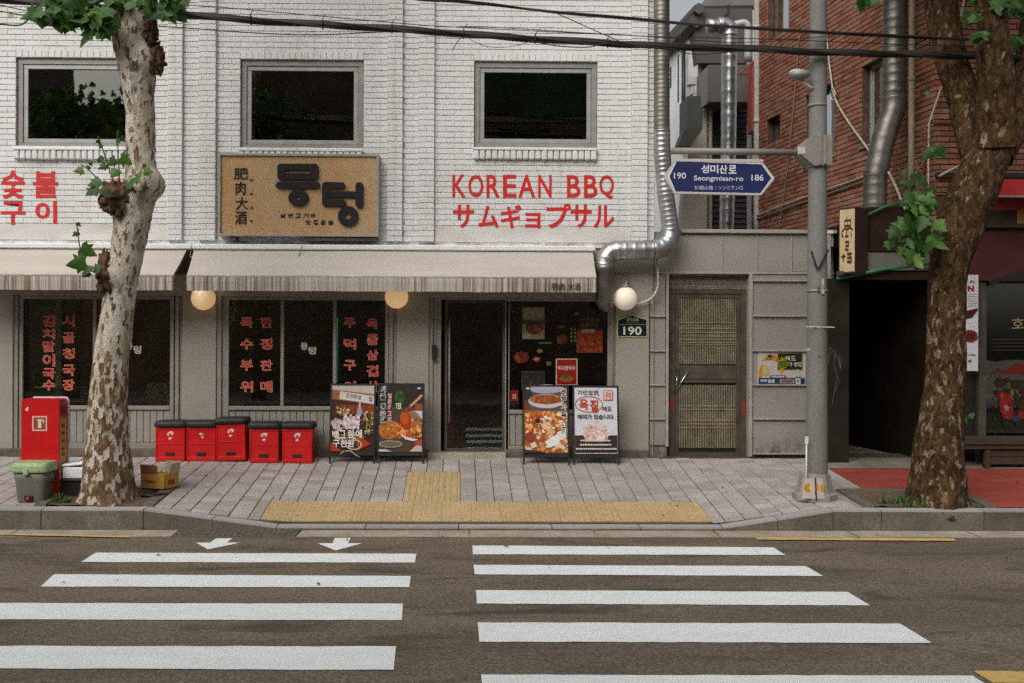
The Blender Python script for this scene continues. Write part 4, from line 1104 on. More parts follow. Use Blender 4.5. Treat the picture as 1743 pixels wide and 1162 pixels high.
# ================================================================== NUMBER PLATE
NY = FY - .012
NPt = thing('house_number_plate', (X(1076, NY), NY, Z(573, NY)), 'dark house-number plate reading 190 under the pale globe lamp', 'number plate')
def pent(a0, a1, s, t, b, g=0): return [(a0 + g, b - g), (a1 - g, b - g), (a1 - g, s + g), ((a0 + a1) / 2, t + g), (a0 + g, s + g)]
m = MB(); m.prism([(P(a, b, NY).x, P(a, b, NY).z) for a, b in pent(1050.5, 1102, 543, 535.5, 573.5)], NY, FY - .001); m.build('plate', M('plate_lime_border', (.42, .50, .19), .4, .05), NPt)
p = Print(facade(NY), .0005); p.poly(pent(1050.5, 1102, 543, 535.5, 573.5, 1.5), '141c24')
p.text('성미산로', 1066, 1087, 540.5, 546.5, 'b9c08c', .03); p.text('Seongmisan-ro', 1065, 1088, 547.5, 550, '8f977a'); p.rect(1053, 1099.5, 551.7, 552.4, '8f977a'); p.text('190', 1061, 1092, 555.5, 570, 'd9dfc4', .02)
p.build('print', NPt)

# ================================================================== SANDWICH BOARDS
def aboard(x0, x1, yt, yp, yb, label, draw, dy=0.0):
    g = Gp((x0 + x1) / 2, yb); Y = g.y
    A, B = X(x0, Y, 700), X(x1, Y, 700); z0 = g.z; H = Z(yt, Y) - z0; lean = .12
    t = thing('sandwich_board', ((A + B) / 2, Y, z0), label, 'sandwich board', 'black framed sandwich boards by the door')
    for s, nm in ((1, 'front_frame'), (-1, 'back_frame')):
        oy = 0 if s > 0 else .62
        f = lambda v: Vector((v.x, Y + oy + s * (v.z * lean) + v.y * s, z0 + v.z))
        m = MB(); tb = .022; zb = z0 + H
        zlo = (Z(yp, Y) - z0) - .02
        for (a, b, c, d) in ((A, B, H - tb, H), (A, B, zlo - tb, zlo)): m.box(a, b, 0, .022, c, d, c=.003, xf=f)
        for a in (A, B - tb): m.box(a, a + tb, .0005, .0215, zlo, H - tb, c=.003, xf=f)
        m.build(nm, 'black', t)
        for a in (A, B - tb):
            m = MB(); m.box(a, a + tb, .0005, .0215, .0, zlo - tb, c=.003, xf=f); m.build('leg', 'black', t)
        m = MB(); m.box(A + tb, B - tb, .008, .014, zlo, H - tb, xf=f); m.build('panel' if s > 0 else 'back_panel', 'black', t)
    yA, zA, sl = Y, z0, lean
    PA, PB = x0 + 2.6, x1 - 2.6
    def pt(a, b, k):
        u = (a - x0) / (x1 - x0); v = H * (1 - (b - yt) / (yb - yt))
        return Vector((A + (B - A) * u, Y + v * lean + .008 - k, z0 + v))
    p = Print(pt, .001); draw(p); p.build('poster', t)
    return t
def b1(p):
    p.rect(562.5, 636, 656.5, 768.5, '3a2018')
    p.poly([(562.5, 671), (636, 679), (636, 656.5), (562.5, 656.5)], 'b9aca4'); p.poly([(562.5, 680), (636, 690), (636, 672), (562.5, 664)], '8b5c3c')
    p.poly([(576, 680), (636, 689), (636, 675), (577, 667)], 'c9bfb8')
    for ch, a, b in zip('공정공정', (587, 594, 600, 607), (671, 672, 673, 674)): p.text(ch, a, a + 6, b, b + 7, '4a3f3a', .01)
    p.text('밥', 627, 633, 676, 684, '4a3f3a', .01)
    p.rect(570, 636, 690, 706, '8a3414'); p.rect(575, 578, 690, 706, '6b2810'); p.rect(588, 591, 690, 706, '6b2810'); p.rect(602, 604, 690, 706, '6b2810'); p.rect(620, 623, 692, 706, '6b2810')
    p.ell(582, 701, 13, 8, '4d2513', jit=.2); p.blobs(572, 594, 694, 709, 22, ['b7a878', '8f8a4e', 'c8b690', '7a3b1c'], 1.5, 3.5)
    p.ell(611, 702, 4.5, 8, '8d97b0'); p.rect(609.5, 612.5, 686, 696, 'b7b3ad')
    p.ell(596, 722, 16, 10, 'c9b3b8', jit=.2); p.blobs(582, 612, 706, 731, 46, ['d8c6ca', 'c3a4aa', 'b58f92', 'e0d3d4'], 2, 4.5)
    p.ell(571, 722, 8, 9, 'b9a0a4', jit=.2); p.blobs(563, 582, 713, 735, 18, ['cbb6b8', 'a98a8c'], 2, 4); p.blobs(614, 635, 700, 730, 34, ['6a6a34', '9a9a62', 'b7a77c', '4a3a20', '7a4a28'], 1.5, 3.5)
    p.ell(627, 736, 9, 6, '35302c'); p.blobs(621, 635, 731, 740, 12, ['c9bfae', '93885c', 'a34a2a'], 1.5, 3); p.ell(600, 745, 22, 8, '5b4a3a'); p.blobs(566, 612, 738, 752, 30, ['b78a4a', 'd0b27c', '6c7a3c', 'a84a26'], 1.5, 4)
    p.poly([(562.5, 768), (582, 768), (563, 752)], 'a8321a'); p.poly([(606, 768), (632, 756), (610, 742)], 'a8321a'); p.ell(602, 757, 14, 9, '30261e'); p.ring(602, 757, 14, 9, 2.5, 2, 'b9a88c'); p.blobs(592, 612, 751, 762, 16, ['a84a20', '7a7a3a', '5a2a14'], 1.5, 3)
    for ch, a in zip('백그람에', (565, 577, 592, 605)): p.text(ch, a, a + 11, 733 - (a - 565) * .03, 747 - (a - 565) * .03, '2a1d18', .075); p.text(ch, a, a + 11, 733 - (a - 565) * .03, 747 - (a - 565) * .03, 'e8e2de', .02)
    for ch, a in zip('구천원', (567, 579, 591)): p.text(ch, a, a + 11, 749, 761, '2a1d18', .075); p.text(ch, a, a + 11, 749, 761, 'e8e2de', .02)
def b2(p):
    p.rect(644.5, 719, 656, 769, '2c261e'); p.rect(644.5, 719, 694, 769, '4c3b30')
    p.ell(679, 676, 9, 9, '25481e', jit=.15); p.blobs(671, 688, 664, 688, 20, ['2f5a26', '1d3a18', '4a6a3a'], 2, 4); p.rect(671, 677, 686, 704, '2c4a1e'); p.rect(706, 718.5, 688, 702, '8a4a20'); p.rect(700, 718.5, 700, 716, 'b9bcc8')
    p.ell(699, 724, 19, 24, '8f6a4c', n=30)
    p.ell(663, 732, 20, 16, 'b06a26', jit=.06); p.blobs(648, 682, 720, 747, 50, ['c9832e', 'b85a1c', 'd8a05a', 'a8441a', '8a7a2c'], 1.5, 4.5)
    p.blobs(680, 718, 712, 745, 90, ['c96a20', 'd88a3a', 'b84a16', 'e0a860', '9a3a12'], 2, 5)
    p.ell(690, 716, 10, 16, '9c3410', rot=-.15); p.ell(688, 712, 7, 11, 'b8501a', rot=-.15); p.stroke([(696, 694), (717, 674)], 4.5, 'b98a78'); p.stroke([(688, 702), (697, 693)], 4, '9c3410')
    p.poly([(680, 738), (690, 748), (704, 751), (712, 748), (704, 747), (692, 744)], 'd9d4ce'); p.ell(665, 756, 20, 6, '6a5a50'); p.ring(665, 756, 20, 6, 1.5, 1, 'b9a898'); p.poly([(697, 768.5), (718.5, 768.5), (718.5, 752), (706, 760)], 'c0a89c'); p.poly([(704, 756), (718.5, 760), (718.5, 748), (708, 750)], 'a8422e'); p.poly([(644.6, 768.5), (668, 768.5), (656, 765), (644.6, 765)], 'c9bfb4')
    p.ell(709, 738, 3.5, 2.5, '3a5a1e', jit=.2)
    p.text('TER', 673, 683, 687, 697, 'd8d4cc', .02)
    for ch, b in zip('얼큰하고진', (670, 680, 690, 700, 710)): p.text(ch, 659, 666, b, b + 9, 'c9a0a4', .05)
    for ch, b in zip('시골청국장', (657.5, 670.5, 687, 700, 711)): p.text(ch, 646, 656, b, b + 11.5, 'd8d4ce', .11); p.text(ch, 646.6, 655.4, b + .6, b + 10.9, '1f1a16', .02)
    p.rect(710, 715, 660, 663, 'c9c4bc')
def b3(p):
    p.rect(893, 967.5, 656.5, 771, '5a4a44'); p.poly([(893, 676), (902, 690), (908, 672), (900, 656.5), (893, 656.5)], '2e2a2a'); p.ell(899, 661, 3, 1.6, 'c9c4c0')
    p.ell(931, 662, 28, 8, '9c98a8'); p.rect(905, 960, 656.5, 660, 'a9a4b0'); p.ell(931, 683, 31, 12, 'b9b4b4'); p.ell(931, 680, 28, 8, '8a3a1c'); p.blobs(907, 956, 674, 686, 46, ['b8501a', 'c97a30', '7a5a26', 'a83a18', '5a6a2a'], 1.5, 4)
    p.ell(896, 691, 5, 5, '8a2a18'); p.rect(893, 967.5, 699, 771, '8a5a34')
    p.blobs(893.5, 967, 700, 770, 210, ['d8b88c', 'c98a48', 'e3d3ba', 'b8602a', 'a8461c', 'dca868', 'cfc0a8', 'c0703a'], 2.5, 6.5)
    p.blobs(900, 928, 698, 722, 30, ['b84a1a', 'a83c14', 'c9642a'], 2.5, 5); p.ell(916, 716, 5, 4, '2f2620', jit=.25); p.ell(903, 744, 9, 8, '8a3a2c', jit=.15); p.ell(938, 735, 7, 6, 'd0a070', jit=.15); p.poly([(928, 752), (950, 738), (956, 742), (952, 756), (936, 762)], 'd9d6da'); p.ell(957, 741, 8, 8, 'd6cfca', jit=.2)
    p.poly([(893, 771), (930, 771), (915, 767), (893, 765)], '3a2a1c')
    for ch, b in zip('육즙가득고기', (660, 671, 687.5, 701, 718, 728)): p.text(ch, 955.5, 966, b, b + 11, 'e0dcd6', .11); p.text(ch, 956.2, 965.4, b + .6, b + 10.4, '1f1a16', .02)
def b4(p):
    p.rect(978.5, 1053, 657.5, 772, 'c8c8d0'); p.poly([(979.5, 771), (1052, 771), (1052, 741), (1038, 741), (1030, 752), (1000, 752), (994, 741), (979.5, 741)], '3a2a22')
    p.ell(1015, 738, 21, 11, 'c9aaa8', jit=.12); p.blobs(994, 1036, 724, 752, 55, ['d6b8b2', 'c9988c', 'dcc8c4', 'b98074', 'e2d6d4'], 2, 5); p.blobs(1004, 1024, 716, 728, 14, ['d6c0bc', 'c9a8a0'], 2, 4)
    for ch, a in zip('가만보면,', (984.5, 994, 1003, 1012, 1020)): p.text(ch, a, a + (8.2 if ch != ',' else 1.8), 664 if ch != ',' else 671, 672 if ch != ',' else 674, '3a302c', .02)
    p.ring(1004, 688, 24, 14, 1.2, 1.2, 'b8432c'); p.text('육', 987, 1003, 679, 698, 'b8402c', .03); p.text('질', 1006, 1020, 680, 702, 'b8402c', .03); p.text('에', 1026.5, 1034, 691.5, 699.5, '3a302c', .02); p.text('도', 1035, 1043, 692, 699, '3a302c', .02)
    for ch, a in zip('예의가있습니다.', (984, 992.5, 1001, 1012, 1020, 1029, 1038, 1046.5)): p.text(ch, a, a + (7.8 if ch != '.' else 1.4), 705 if ch != '.' else 712, 713.5, '3a302c', .025)
    p.rect(1029, 1045, 664, 681, 'b85a4c'); p.rect(1030.5, 1043.5, 665.5, 679.5, 'd2c4c4'); p.text('뭉텅', 1032, 1042, 667, 678, 'b8402c', .03); p.rect(1035, 1038.5, 671, 675, 'c9a04a')
    for b, a0, a1 in ((748.5, 989, 1040), (755.5, 988, 1041), (762.5, 981, 1050)):
        a = a0
        while a < a1:
            l = random.uniform(2, 4.5); p.rect(a, min(a + l, a1), b, b + 2.6, 'cfc9c2'); p.k -= p.step; a += l + .8
aboard(560, 638.5, 654, 769.5, 789, 'sandwich board with menu photo and white Korean price lettering, leftmost', b1)
aboard(641.5, 722, 653, 770, 789, 'sandwich board with orange stew and ladle left of the doorway', b2)
aboard(890.5, 970, 655, 772, 791, 'sandwich board with grilled meat cubes right of the doorway', b3)
aboard(976, 1055.5, 656, 773, 791, 'white sandwich board with red circled word, rightmost of four', b4)
m = MB(); yb_ = Gp(598, 789).y - .03
m.tube([P(a, b, yb_ + c) for a, b, c in ((579, 773, 0), (584, 768, .01), (596, 767, .02), (602, 771, .01), (605, 774, 0), (613, 778, 0))], .005, 6)
props(m.build('loose_cord', 'wire', None, smooth=True), 'short white cord hanging below the leftmost sandwich board', 'cord')

# ================================================================== CRATE STOOLS
def crate(x0, x1, yt, yb, tilt, logo, label, cush):
    Y = Gp(390, 786).y - (.035 if x0 > 420 else 0); g = Vector((X((x0 + x1) / 2, Y), Y, 0)); g.z = pave_z(g.x, Y) + .003; A, B = X(x0, Y, yb), X(x1, Y, yb); W = B - A; H = Z(yt, Y) - g.z; Dp = .29
    t = thing('crate_stool', ((A + B) / 2, Y + Dp / 2, g.z + (.012 if tilt else 0)), label, 'crate', 'red crate stools with black cushions')
    o = wloc(t); rot = R(tilt)
    def L(v): return o + Vector((v.x * math.cos(rot) - v.z * math.sin(rot), v.y, v.x * math.sin(rot) + v.z * math.cos(rot)))
    h = W / 2; m = MB()
    m.box(-h + .006, h - .006, -Dp / 2 + .006, Dp / 2 - .006, .015, H - .004, c=.006, xf=L)
    m.box(-h, h, -Dp / 2, Dp / 2, H * .50, H * .53, c=.004, xf=L); m.box(-h, h, -Dp / 2, Dp / 2, H - .03, H, c=.006, xf=L); m.box(-h, h, -Dp / 2, Dp / 2, .0, .05, c=.006, xf=L)
    for a in (-h, h - .022):
        for b in (-Dp / 2 - .001, Dp / 2 - .021): m.box(a + .0015, a + .0205, b, b + .022, .051, H * .5 - .001, c=.003, xf=L); m.box(a + .0015, a + .0205, b, b + .022, H * .53 + .001, H - .031, c=.003, xf=L)
    m.build('crate', 'crate', t)
    m = MB(); m.box(-.055, .055, -Dp / 2 - .001, -Dp / 2 + .05, .065, .105, c=.004, xf=L); m.build('hand_slot', 'black', t)
    m = MB(); n, k = 12, 12; g_ = []
    e, cz = .012, H
    def sup(i, j):
        u, v = -1 + 2 * i / n, -1 + 2 * j / k
        return u, v
    cu_h = .085 + cush
    for ring_, (s_, z_) in enumerate(((.96, 0.001), (1.06, .012), (1.075, .04), (1.04, .066), (.93, .080), (.6, .087), (.0, .090))):
        row = []
        for q in range(28):
            an = 2 * math.pi * q / 28; c_, s2 = math.cos(an), math.sin(an); p_ = .32
            x_ = math.copysign(abs(c_) ** p_, c_) * (h + e) * s_; y_ = math.copysign(abs(s2) ** p_, s2) * (Dp / 2 + e) * s_
            row.append(L(Vector((x_, y_, cz + z_ * cu_h / .09 + .003 * noise.noise(Vector((x_ * 20, y_ * 20, x0)))))))
        g_.append(row)
    vs = [v for r_ in g_ for v in r_]
    m.add(vs, [(i * 28 + j, i * 28 + (j + 1) % 28, (i + 1) * 28 + (j + 1) % 28, (i + 1) * 28 + j) for i in range(len(g_) - 1) for j in range(28)] + [tuple(range(27, -1, -1))])
    m.build('cushion', 'black_vinyl_cushion', t, smooth=True)
    fr = lambda a, b, k: L(Vector((a, -Dp / 2 + .006 - k, b)))
    p = Print(fr, .001); cz_ = H * .77
    c1 = 'd8c8c0'
    if logo == 1:
        p.ell(.002, cz_ + .020, .040, .026, c1, rot=.35); p.ell(-.002, cz_ + .010, .018, .010, 'crate', rot=.3); p.poly([(-.012, cz_ - .004), (.002, cz_ + .006), (.014, cz_ + .004), (.018, cz_ - .03), (.0, cz_ - .03)], 'crate'); p.ell(.000, cz_ - .036, .020, .013, c1, rot=.3)
    else:
        for a, b, s_ in ((-.012, .02, .016), (.004, .026, .010), (-.004, .008, .012), (.018, .012, .009), (.016, -.022, .016), (.026, -.016, .008)): p.ell(a, cz_ + b, s_, s_ * .6, c1, jit=.3)
    p.build('emblem', t)
for a in ((264, 314.5, 729, 786, 0, 1, 'red crate stool at the left end of the row', 0), (317, 367, 729, 786, 0, 2, 'red crate stool with worn-off emblem, second from the left', 0),
          (368, 418, 725, 783.5, 1.2, 1, 'tilted red crate stool standing slightly higher in the row middle', 0), (424, 474, 731, 787.5, 0, 1, 'red crate stool fourth from the left, between tilted and end crates', 0),
          (480, 531, 731, 787.5, 0, 1, 'red crate stool at the right end near the sandwich boards', 0)): crate(*a)

# ================================================================== FIRE EXTINGUISHER CABINET
g = Gp(68, 846); Y = g.y; A, B = X(36, Y, 760), X(100.5, Y, 760); z0 = pave_z(A, Y) ; H = Z(681, Y) - z0; Dp = .24
FC = thing('fire_extinguisher_cabinet', ((A + B) / 2, Y + Dp / 2, z0), 'tall red fire extinguisher cabinet standing behind the grey bin', 'cabinet')
m = MB(); c = .03
poly = [(A, z0), (B, z0), (B, z0 + H - c), (B - c * .3, z0 + H - c * .3), (B - c, z0 + H), (A + c, z0 + H), (A + c * .3, z0 + H - c * .3), (A, z0 + H - c)]
m.prism(poly, Y, Y + Dp - .02); m.build('body', 'redsteel', FC)
m = MB(); po = [(A - .004, z0), (B + .012, z0), (B + .012, z0 + H - c), (B - c * .2, z0 + H + .006), (B - c, z0 + H + .012), (A + c, z0 + H + .012), (A - .004, z0 + H - c)]
m.prism(po, Y + Dp - .019, Y + Dp); m.build('back_rim', 'signwhite', FC)
fp = facade(Y)
p = Print(fp, .001); p.rect(55, 80, 708, 733, 'd9c6b4'); p.rect(57, 78, 710, 731, '9c4434'); p.rect(65, 70.5, 717, 728, 'd8d0c0'); p.ell(67.7, 716.5, 3, 2.2, 'd8d0c0'); p.rect(63, 74, 713.2, 715, 'd8d0c0'); p.poly([(72, 714), (74.5, 714), (75.5, 720), (73.8, 720)], 'd8d0c0'); p.build('pictogram_sign', FC)
p = Print(fp, .001); p.ell(45.5, 697, 2.8, 2, 'd8d4d0', rot=.4); p.ell(47, 694, 1.6, 1.6, 'd8d4d0'); p.build('sticker', FC)
side = lambda a, b, k: Vector((B + k, Y + a * (Dp - .02), z0 + H * b))
p = Print(side, .001); p.rect(.05, .85, .10, .80, 'b89a5c')
for b in (.74, .66, .58, .50, .44, .34, .26): p.rect(.25, .62, b - .03, b, '8a3a1c'); p.k -= p.step
p.rect(.15, .8, .83, .93, '7a2014'); p.build('side_label', FC)

# ================================================================== FOOD WASTE BIN
g = Gp(48, 857); Y = g.y; z0 = g.z; cx = X(49, Y); H = Z(789, Y) - z0
FB = thing('food_waste_bin', (cx, Y + .17, z0), 'grey food waste bin with faded green lid at the kerb', 'bin')
def rrect(hw, hd, z, n=24, p=.35):
    o = []
    for q in range(n):
        an = 2 * math.pi * (q + .5) / n; c_, s_ = math.cos(an), math.sin(an)
        o.append(Vector((cx + math.copysign(abs(c_) ** p, c_) * hw, Y + .17 + math.copysign(abs(s_) ** p, s_) * hd, z)))
    return o
def loft(m, rings, cap=True):
    n = len(rings[0]); m.add([v for r_ in rings for v in r_], [(i * n + j, i * n + (j + 1) % n, (i + 1) * n + (j + 1) % n, (i + 1) * n + j) for i in range(len(rings) - 1) for j in range(n)] + ([tuple(range(n - 1, -1, -1)), tuple((len(rings) - 1) * n + j for j in range(n))] if cap else []))
hw = (X(74, Y) - X(25, Y)) / 2; ht = (X(81, Y) - X(17, Y)) / 2
m = MB(); loft(m, [rrect(hw * .97, .13, z0), rrect(hw, .135, z0 + .02), rrect(hw * 1.12, .155, z0 + H * .55), rrect(hw * 1.24, .165, z0 + H * .76)]); m.build('body', 'bin', FB, smooth=True)
m = MB(); loft(m, [rrect(ht, .18, z0 + H * .755), rrect(ht * 1.03, .185, z0 + H * .79), rrect(ht * 1.02, .183, z0 + H * .90), rrect(ht * .98, .176, z0 + H * .95), rrect(ht * .94, .168, z0 + H * .975), rrect(ht * .90, .16, z0 + H * .985), rrect(ht * .3, .05, z0 + H * 1.0)]); m.build('lid', 'lid', FB)
bx('latch', 'lid', FB, cx - .045, cx + .005, Y - .024, Y + .02, z0 + H * .70, z0 + H * .86, c=.006)
m = MB(); m.box(cx - .05, cx + .035, Y + .02, Y + .045, z0 + .02, z0 + .075, c=.005); m.build('tap_plate', 'black', FB)
m = MB(); m.tube([(cx - .008, Y + .03, z0 + .045), (cx - .008, Y + .0, z0 + .045)], .017, 12); m.build('drain_plug', 'redsteel', FB, smooth=True)
m = MB(); xr = cx + ht; m.tube([(xr - .01, Y + .17, z0 + H * .74), (xr + .03, Y + .16, z0 + H * .62), (xr + .035, Y + .15, z0 + H * .5), (xr + .0, Y + .16, z0 + H * .46), (xr - .05, Y + .17, z0 + H * .5)], .006, 6); m.build('carry_handle', 'black', FB, smooth=True)

# ================================================================== BOXES ROUND THE PALE TREE
g = Gp(122, 845); Y = g.y; z0 = g.z; A, B = X(103, Y), X(150, Y); ht_ = Z(817, Y) - z0
BC = thing('black_crate', ((A + B) / 2, Y + .15, z0), 'low black plastic crate under the white foam box', 'crate')
m = MB(); m.box(A, B, Y, Y + .32, z0, z0 + ht_ * .85, c=.008); tr_ = [(A - .008, B + .008)]; m.build('crate', 'black', BC)
bx('rim', 'black', BC, A - .01, B + .01, Y - .01, Y + .33, z0 + ht_ * .85 + .001, z0 + ht_, c=.006)
FO = thing('foam_box', ((A + B) / 2, Y + .16, z0 + ht_), 'white polystyrene box with tilted lid on the black crate', 'box')
zt2 = z0 + ht_; hh = Z(797, Y) - zt2
bx('box', 'foam', FO, A + .012, B - .01, Y + .02, Y + .30, zt2, zt2 + hh, c=.012)
m = MB(); f = lambda v: Vector((v.x, v.y, v.z + (v.x - A) * .09)); m.box(A + .006, B - .004, Y + .014, Y + .306, zt2 + hh + .001, zt2 + hh + .03, c=.008, xf=f); m.build('lid', 'foam', FO)

g = Gp(262, 837); Y = g.y; z0 = g.z + .006; o = Vector((X(266, Y), Y + .14, z0)); rot = R(-24)
CB = thing('cardboard_box', o, 'open orange-brown cardboard box beside the pale tree trunk', 'box')
def Lc(v): return o + Vector((v.x * math.cos(rot) - v.y * math.sin(rot), v.x * math.sin(rot) + v.y * math.cos(rot), v.z + .02 * v.x))
w_, d_, h_ = .15, .115, .17
m = MB()
for a in ((-w_, w_, -d_, -d_ + .005, .03, h_), (-w_, w_, d_ - .005, d_, .03, h_), (-w_, -w_ + .005, -d_ + .005, d_ - .005, .03, h_), (w_ - .005, w_, -d_ + .005, d_ - .005, .03, h_), (-w_, w_, -d_, d_, .024, .030)): m.box(*a, xf=Lc)
m.build('carton', 'card', CB)
m = MB(); m.box(-w_ + .008, w_ - .008, -d_ + .008, d_ - .008, .031, h_ - .02, c=.01, xf=Lc); m.build('packing_sheet', M('tan_packing', (.52, .32, .10), .8, .2, 9), CB)
for nm, mt_, pts in (('front_flap', 'cardd', [(-w_, -d_, h_), (w_ * .45, -d_, h_), (w_ * .45, -d_ - .01, h_ + .095), (-w_, -d_ - .012, h_ + .10)]),
                     ('back_flap', 'cardin', [(-w_ * .2, d_, h_), (w_, d_, h_), (w_ + .01, d_ + .02, h_ + .115), (-w_ * .2, d_ + .02, h_ + .12)]),
                     ('side_flap', 'cardin', [(w_, -d_ * .4, h_), (w_, d_, h_), (w_ + .02, d_, h_ + .11), (w_ + .02, -d_ * .3, h_ + .10)])):
    m = MB(); a = [Lc(Vector(v)) for v in pts]; b = [Lc(Vector(v) + Vector((0.003, .004, 0))) for v in pts]
    m.add(a + b, [(0, 1, 2, 3), (7, 6, 5, 4), (0, 4, 5, 1), (1, 5, 6, 2), (2, 6, 7, 3), (3, 7, 4, 0)]); m.build(nm, mt_, CB)
p = Print(lambda a, b, k: Lc(Vector((a, -d_ - k, b))), .001); p.rect(-.11, .03, .095, .105, '7a3a10'); p.rect(-.08, .05, .08, .088, '7a3a10'); p.build('print', CB)
p = Print(lambda a, b, k: Lc(Vector((w_ + k, a, b))), .001); p.rect(-.05, .05, .06, .11, '7a3a10'); p.build('print', CB)
m = MB(); gb = Gp(255, 846); m.tube([gb + Vector((0, .1, .004)), gb + Vector((0, .1, .02)), gb + Vector((0, .1, .028))], [.13, .15, .145], 22)
props(m.build('rubber_basin', 'black', None, smooth=True), 'flat black rubber basin lying under the cardboard box', 'basin')

# ================================================================== GREY CLAD ANNEX WALL WITH DOOR
PY = .06
AN = thing('clad_wall', (X(1280, PY), PY, .43), 'grey steel-clad side wall with a barred door and poster', 'wall')
ax0, ax1 = X(1105.5, PY), X(1420, PY); atop = Z(392, PY); dh = rect(1137, 1274, 467, 790, PY)
m = MB(); wall_mesh(m, (0, PY + .03, 0), (1, 0, 0), (0, -1, 0), ax0, ax1, .40, atop, [(dh[0], dh[1], .30, dh[3])], .30)
m.quad((ax1, PY + .03, .4), (ax1, 1.6, .4), (ax1, 1.6, atop), (ax1, PY + .03, atop)); m.quad((ax0, PY + .03, atop), (ax1, PY + .03, atop), (ax1, 1.6, atop), (ax0, 1.6, atop))
m.build('wall_core', 'clad', AN)
def pan(a, b, c, d, yo=0.0):
    r_ = rect(a, b, c, d, PY); bx('panel', 'clad', AN, r_[0] + .004, r_[1] - .004, PY + yo, PY + .029, r_[2] + .003, r_[3] - .003, c=.004)
for a, b in zip((1108, 1169, 1229, 1288, 1347), (1169, 1229, 1288, 1347, 1419.5)): pan(a, b, 398, 463)
pan(1042, 1112, 440, 465, -.05)
for c, d in zip((466, 538, 597, 655, 713), (538, 597, 655, 713, 758)): pan(1106, 1133, c, d)
for c, d in zip((466, 478, 538, 597, 655, 713), (478, 538, 597, 655, 713, 772)): pan(1281, 1419.5, c, d)
for q in (538, 597, 655, 713):
    r_ = rect(1106, 1133, q - 1.2, q + 1.2, PY); bx('seam', 'trim', AN, r_[0], r_[1], PY - .03, PY + .02, r_[2], r_[3], c=.003)
for q in (478, 538, 597, 655, 713, 772):
    r_ = rect(1281, 1420, q - 1.3, q + 1.3, PY); bx('seam', 'trim', AN, r_[0], r_[1], PY - .034, PY + .02, r_[2], r_[3], c=.003)
for q in (1169, 1229, 1288, 1347):
    r_ = rect(q - 1, q + 1, 398, 463, PY); bx('seam', 'trim', AN, r_[0], r_[1], PY - .012, PY + .02, r_[2], r_[3], c=.003)
for a, b, c, d in ((1133, 1138, 465, 760), (1274.5, 1280.5, 465, 777)):
    r_ = rect(a, b, c, d, PY); bx('door_trim', 'trim', AN, r_[0], r_[1], PY - .02, PY + .04, r_[2], r_[3], c=.004)
r_ = rect(1105.5, 1420, 462.5, 466.5, PY); bx('band_trim', 'trim', AN, r_[0], r_[1], PY - .016, PY + .03, r_[2], r_[3], c=.004)
r_ = rect(1136, 1423, 391, 397.5, PY); bx('coping', 'trim', AN, r_[0], r_[1], PY - .045, PY + .30, r_[2], r_[3], c=.006)
DYp = PY + .09
m = MB(); r_ = rect(1138, 1273, 468, 493, DYp); m.box(r_[0], r_[1], DYp + .012, DYp + .1, r_[2], r_[3]); m.build('lintel_core', 'gmortar', AN)
lb = MB(); put_bricks(lay_bricks(r_[0], r_[1], r_[2], r_[3], [], pl=.16, ph=.057, gh=.011, gv=.011, zref=r_[2]), (0, DYp, 0), (1, 0, 0), (0, -1, 0), 'gbrick', AN, 40, lb)
r_ = rect(1139, 1271, 493, 779, DYp); fx0, fx1, fz0, fz1 = r_; m = MB(); t = .075
m.box(fx0, fx1, DYp, DYp + .10, fz1 - .05, fz1, c=.004); m.box(fx0, fx0 + t, DYp + .001, DYp + .1, fz0, fz1 - .05, c=.004); m.box(fx1 - t, fx1, DYp + .001, DYp + .1, fz0, fz1 - .05, c=.004)
GD = m.build('barred_door', 'bronze', AN)
lx0, lx1 = fx0 + t, fx1 - t; zz = lambda q: Z(q, DYp, 1205)
bx('back_sheet', 'doorback', GD, lx0, lx1, DYp + .055, DYp + .08, fz0, fz1 - .05, c=0)
m = MB(); tray(m, lx0 + .002, lx1 - .002, DYp + .012, DYp + .05, fz0 + .01, fz1 - .052, .05); m.box(lx0 + .05, lx1 - .05, DYp + .010, DYp + .05, zz(652), zz(622), c=.006); m.box(lx0 + .05, lx1 - .05, DYp + .002, DYp + .012, zz(645), zz(630), c=.003); m.build('leaf_frame', 'bronze', GD)
m = MB(); n = 33
for i in range(n):
    x = lx0 + .055 + (lx1 - lx0 - .122) * i / (n - 1)
    for a, b in ((620, 507), (763, 655)): m.box(x, x + .012, DYp + .020, DYp + .038, zz(a), zz(b), c=.003)
m.build('bars', 'bars', GD, kind='stuff')
m = MB()
for q in (549, 559, 566, 572, 578, 583, 592 - 6, 691, 697, 716, 722, 728): m.box(lx0 + .05, lx1 - .05, DYp + .014, DYp + .044, zz(q + .8), zz(q - .8), c=.002)
m.build('cross_rails', 'bars', GD)
for a, b in ((549, 586), (690, 727)): bx('pale_backing', M('pale_door_backing', (.17, .145, .095), .6, .2, 5), GD, lx0 + .05, lx1 - .05, DYp + .048, DYp + .054, zz(b), zz(a), c=0)
bx('lock_plate', 'chrome', GD, X(1149, DYp), X(1156.5, DYp), DYp - .02, DYp + .01, zz(645), zz(624), c=.006)
m = MB(); m.tube([P(1152, 641, DYp - .03), P(1152, 648, DYp - .045), P(1150, 662, DYp - .02)], .010, 8); m.build('lever', 'chrome', GD, smooth=True)
m = MB(); m.tube([P(1174, 628, DYp - .01), P(1148, 668, DYp - .01)], .008, 7); m.build('hasp_rod', 'chrome', GD, smooth=True)
m = MB(); a0 = DYp - .002; rt = flat('8a3426')
m.box(fx0 + .015, fx0 + .06, a0, a0 + .003, zz(700), zz(674)); m.box(fx1 - .06, fx1 - .015, a0, a0 + .003, zz(708), zz(682)); m.build('red_tape', rt, GD)
